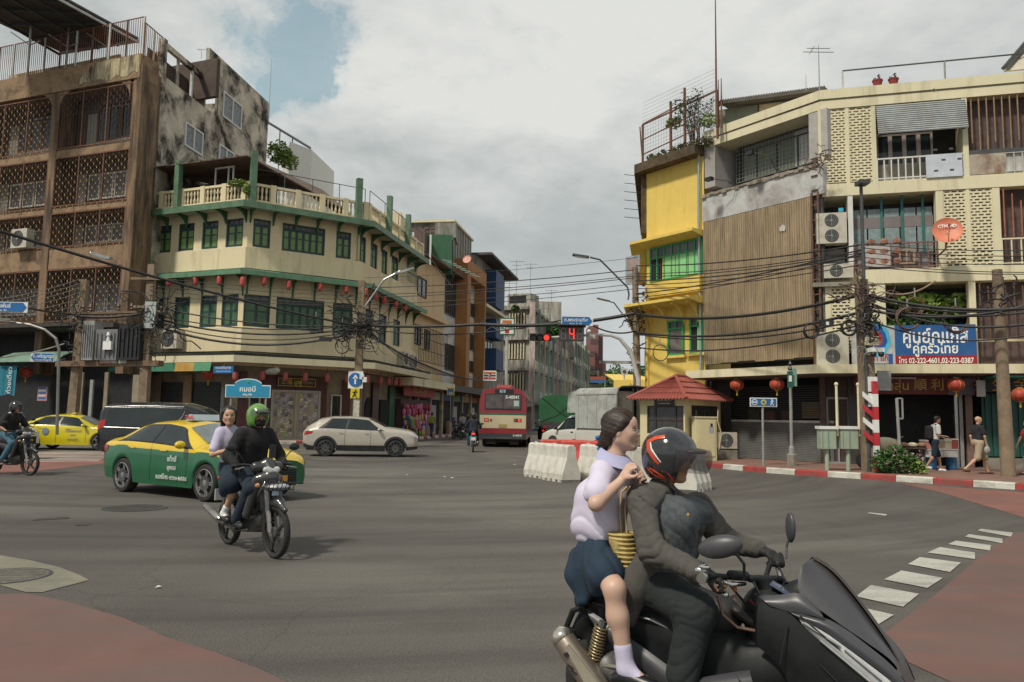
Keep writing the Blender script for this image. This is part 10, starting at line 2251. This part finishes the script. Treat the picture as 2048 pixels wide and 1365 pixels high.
def girlx(t_,p,J):
 sdf('blouse',[C(J['nk']+Vector((-.01,0,-.05)),J['ch'],.075,.12,.05),C(J['sr']*.85+J['nk']*.15,J['sl']*.85+J['nk']*.15,.068,None,.05),C(J['ch']+Vector((-.02,-.055,-.02)),J['pe']+Vector((-.02,-.05,.14)),.098,.115,.06),C(J['ch']+Vector((-.02,.055,-.02)),J['pe']+Vector((-.02,.05,.14)),.105,.12,.06),C(J['sr']+Vector((0,.02,-.005)),J['sr'].lerp(J['er'],.62)+Vector((-.005,0,0)),.052,.068,.03),El(J['sr'].lerp(J['er'],.98)+Vector((.01,-.02,-.03)),(.075,.085,.05),None,.012,'-'),C(J['sl'],J['sl'].lerp(J['el'],.6),.06,.07,.03),C(Q(1186,1000,.06),Q(1192,1032,.05),.095,.11,.07),C(J['pe']+Vector((-.03,-.05,.14)),J['pe']+Vector((.06,-.06,.13)),.095,.09,.06),El(J['pe']+Vector((0,0,-.02)),(.3,.3,.085),None,.02,'-')],.0085,BL,t_,wr=folds(.0055,38,(.35,.5,.8),2),k=.035)
 mb=MB();n=16
 for i in range(n+1):
  a=-2.7+5.4*i/n;r0,r1=.060,.112;c=J['nk']+Vector((.005,0,.012));mb.v+=[tuple(c+Vector((r0*math.cos(a),r0*1.05*math.sin(a),.032-.02*math.cos(a)))),tuple(c+Vector((r0*1.25*math.cos(a),r0*1.3*math.sin(a),.034-.03*math.cos(a)))),tuple(c+Vector((r1*math.cos(a)+.012,r1*1.18*math.sin(a),-.026-.035*math.cos(a))))]
 mb.f=[(3*i+j,3*i+j+1,3*i+4+j,3*i+3+j)for i in range(n)for j in(0,1)];mb.mi=[0]*len(mb.f);mb.build('collar',mat('lilac collar cotton',(.42,.42,.62),rough=.85,var=.05),t_,smooth=True)
 for i,(x,y,c)in enumerate(((1196,876,(.02,.12,.4)),(1195,888,(.5,.05,.06)),(1199,897,(.03,.2,.5)),(1201,884,(.02,.1,.35)))):MB().ball(Q(x,y,.02),(.016,.018,.013),8,6).build('hair_tie',mat('hair tie %d'%i,c,rough=.6),t_,smooth=True)
gl=person('young woman with tied back hair and lilac white blouse riding pillion on the big scooter',J,(1,0,0),.0085,mat('fair skin',(.55,.36,.275),rough=.48,var=.05,scale=6),None,0,None,0,(NV,[C(Q(1206,1075,0)+Vector((0,-.05,0)),Q(1206,1075,0)+Vector((0,.05,0)),.09,None,.04),C(Q(1200,1110,.06),Q(1212,1148,.24),.12,.095,.05),C(Q(1175,1118,.06),Q(1160,1150,.10),.085,.06,.05),C(Q(1160,1120,.04),Q(1150,1150,.08),.055,.045,.04),C(Q(1158,1150,.08),Q(1160,1206,.14),.055,.022,.05),C(Q(1185,1150,.12),Q(1170,1200,.17),.08,.025,.05),C(Q(1205,1150,.18),Q(1192,1180,.24),.07,.03,.05),C(Q(1210,1120,-.08),Q(1285,1165,-.18),.13,.11,.06)]),shoe=mat('black leather shoe',(.012,.012,.014),rough=.3),sock=mat('lilac white sock',(.55,.52,.68),rough=.9),hair=HAIR,hs=.93,hf=(.97,.20,.05),bun=True,extra=girlx,handdir=hdir,curl=1.35,grow=.9)
wbg=thing('woven_bag','straw yellow woven bag with two loop handles between the woman and the driver','bag');STR=mat('straw weave',(.50,.38,.14),rough=.8,var=.25,scale=30,bump=.9,bscale=130)
a,b=Q(1243,1080,.17),Q(1262,1140,.15);MB().tube([tuple(a+Vector((0,0,.03))),tuple(a),tuple(a.lerp(b,.5)),tuple(b)],[.066,.064,.055,.03],18).build('bag_body',STR,wbg,smooth=True)
mb=MB()
for k in range(9):c=a.lerp(b,k/9);r_=.068-.02*k/9;mb.tube([tuple(c+Vector((r_*math.cos(t),r_*math.sin(t),.03-.05*k/9)))for t in(2*PI*q/16 for q in range(17))],.006,5,False)
mb.build('woven_rim',STR,wbg,smooth=True)
for dx in(0,.035):MB().tube([Q(1244+dx*300,1080,.13),Q(1240+dx*300,1020,.12),Q(1243+dx*300,985,.10),Q(1254+dx*200,974,.08)],.006,5).build('handle',mat('tan handle',(.45,.33,.16),rough=.6),wbg)
for t_ in(fs,dr,gl,wbg):place(t_,FA.x,FA.y,FANG)
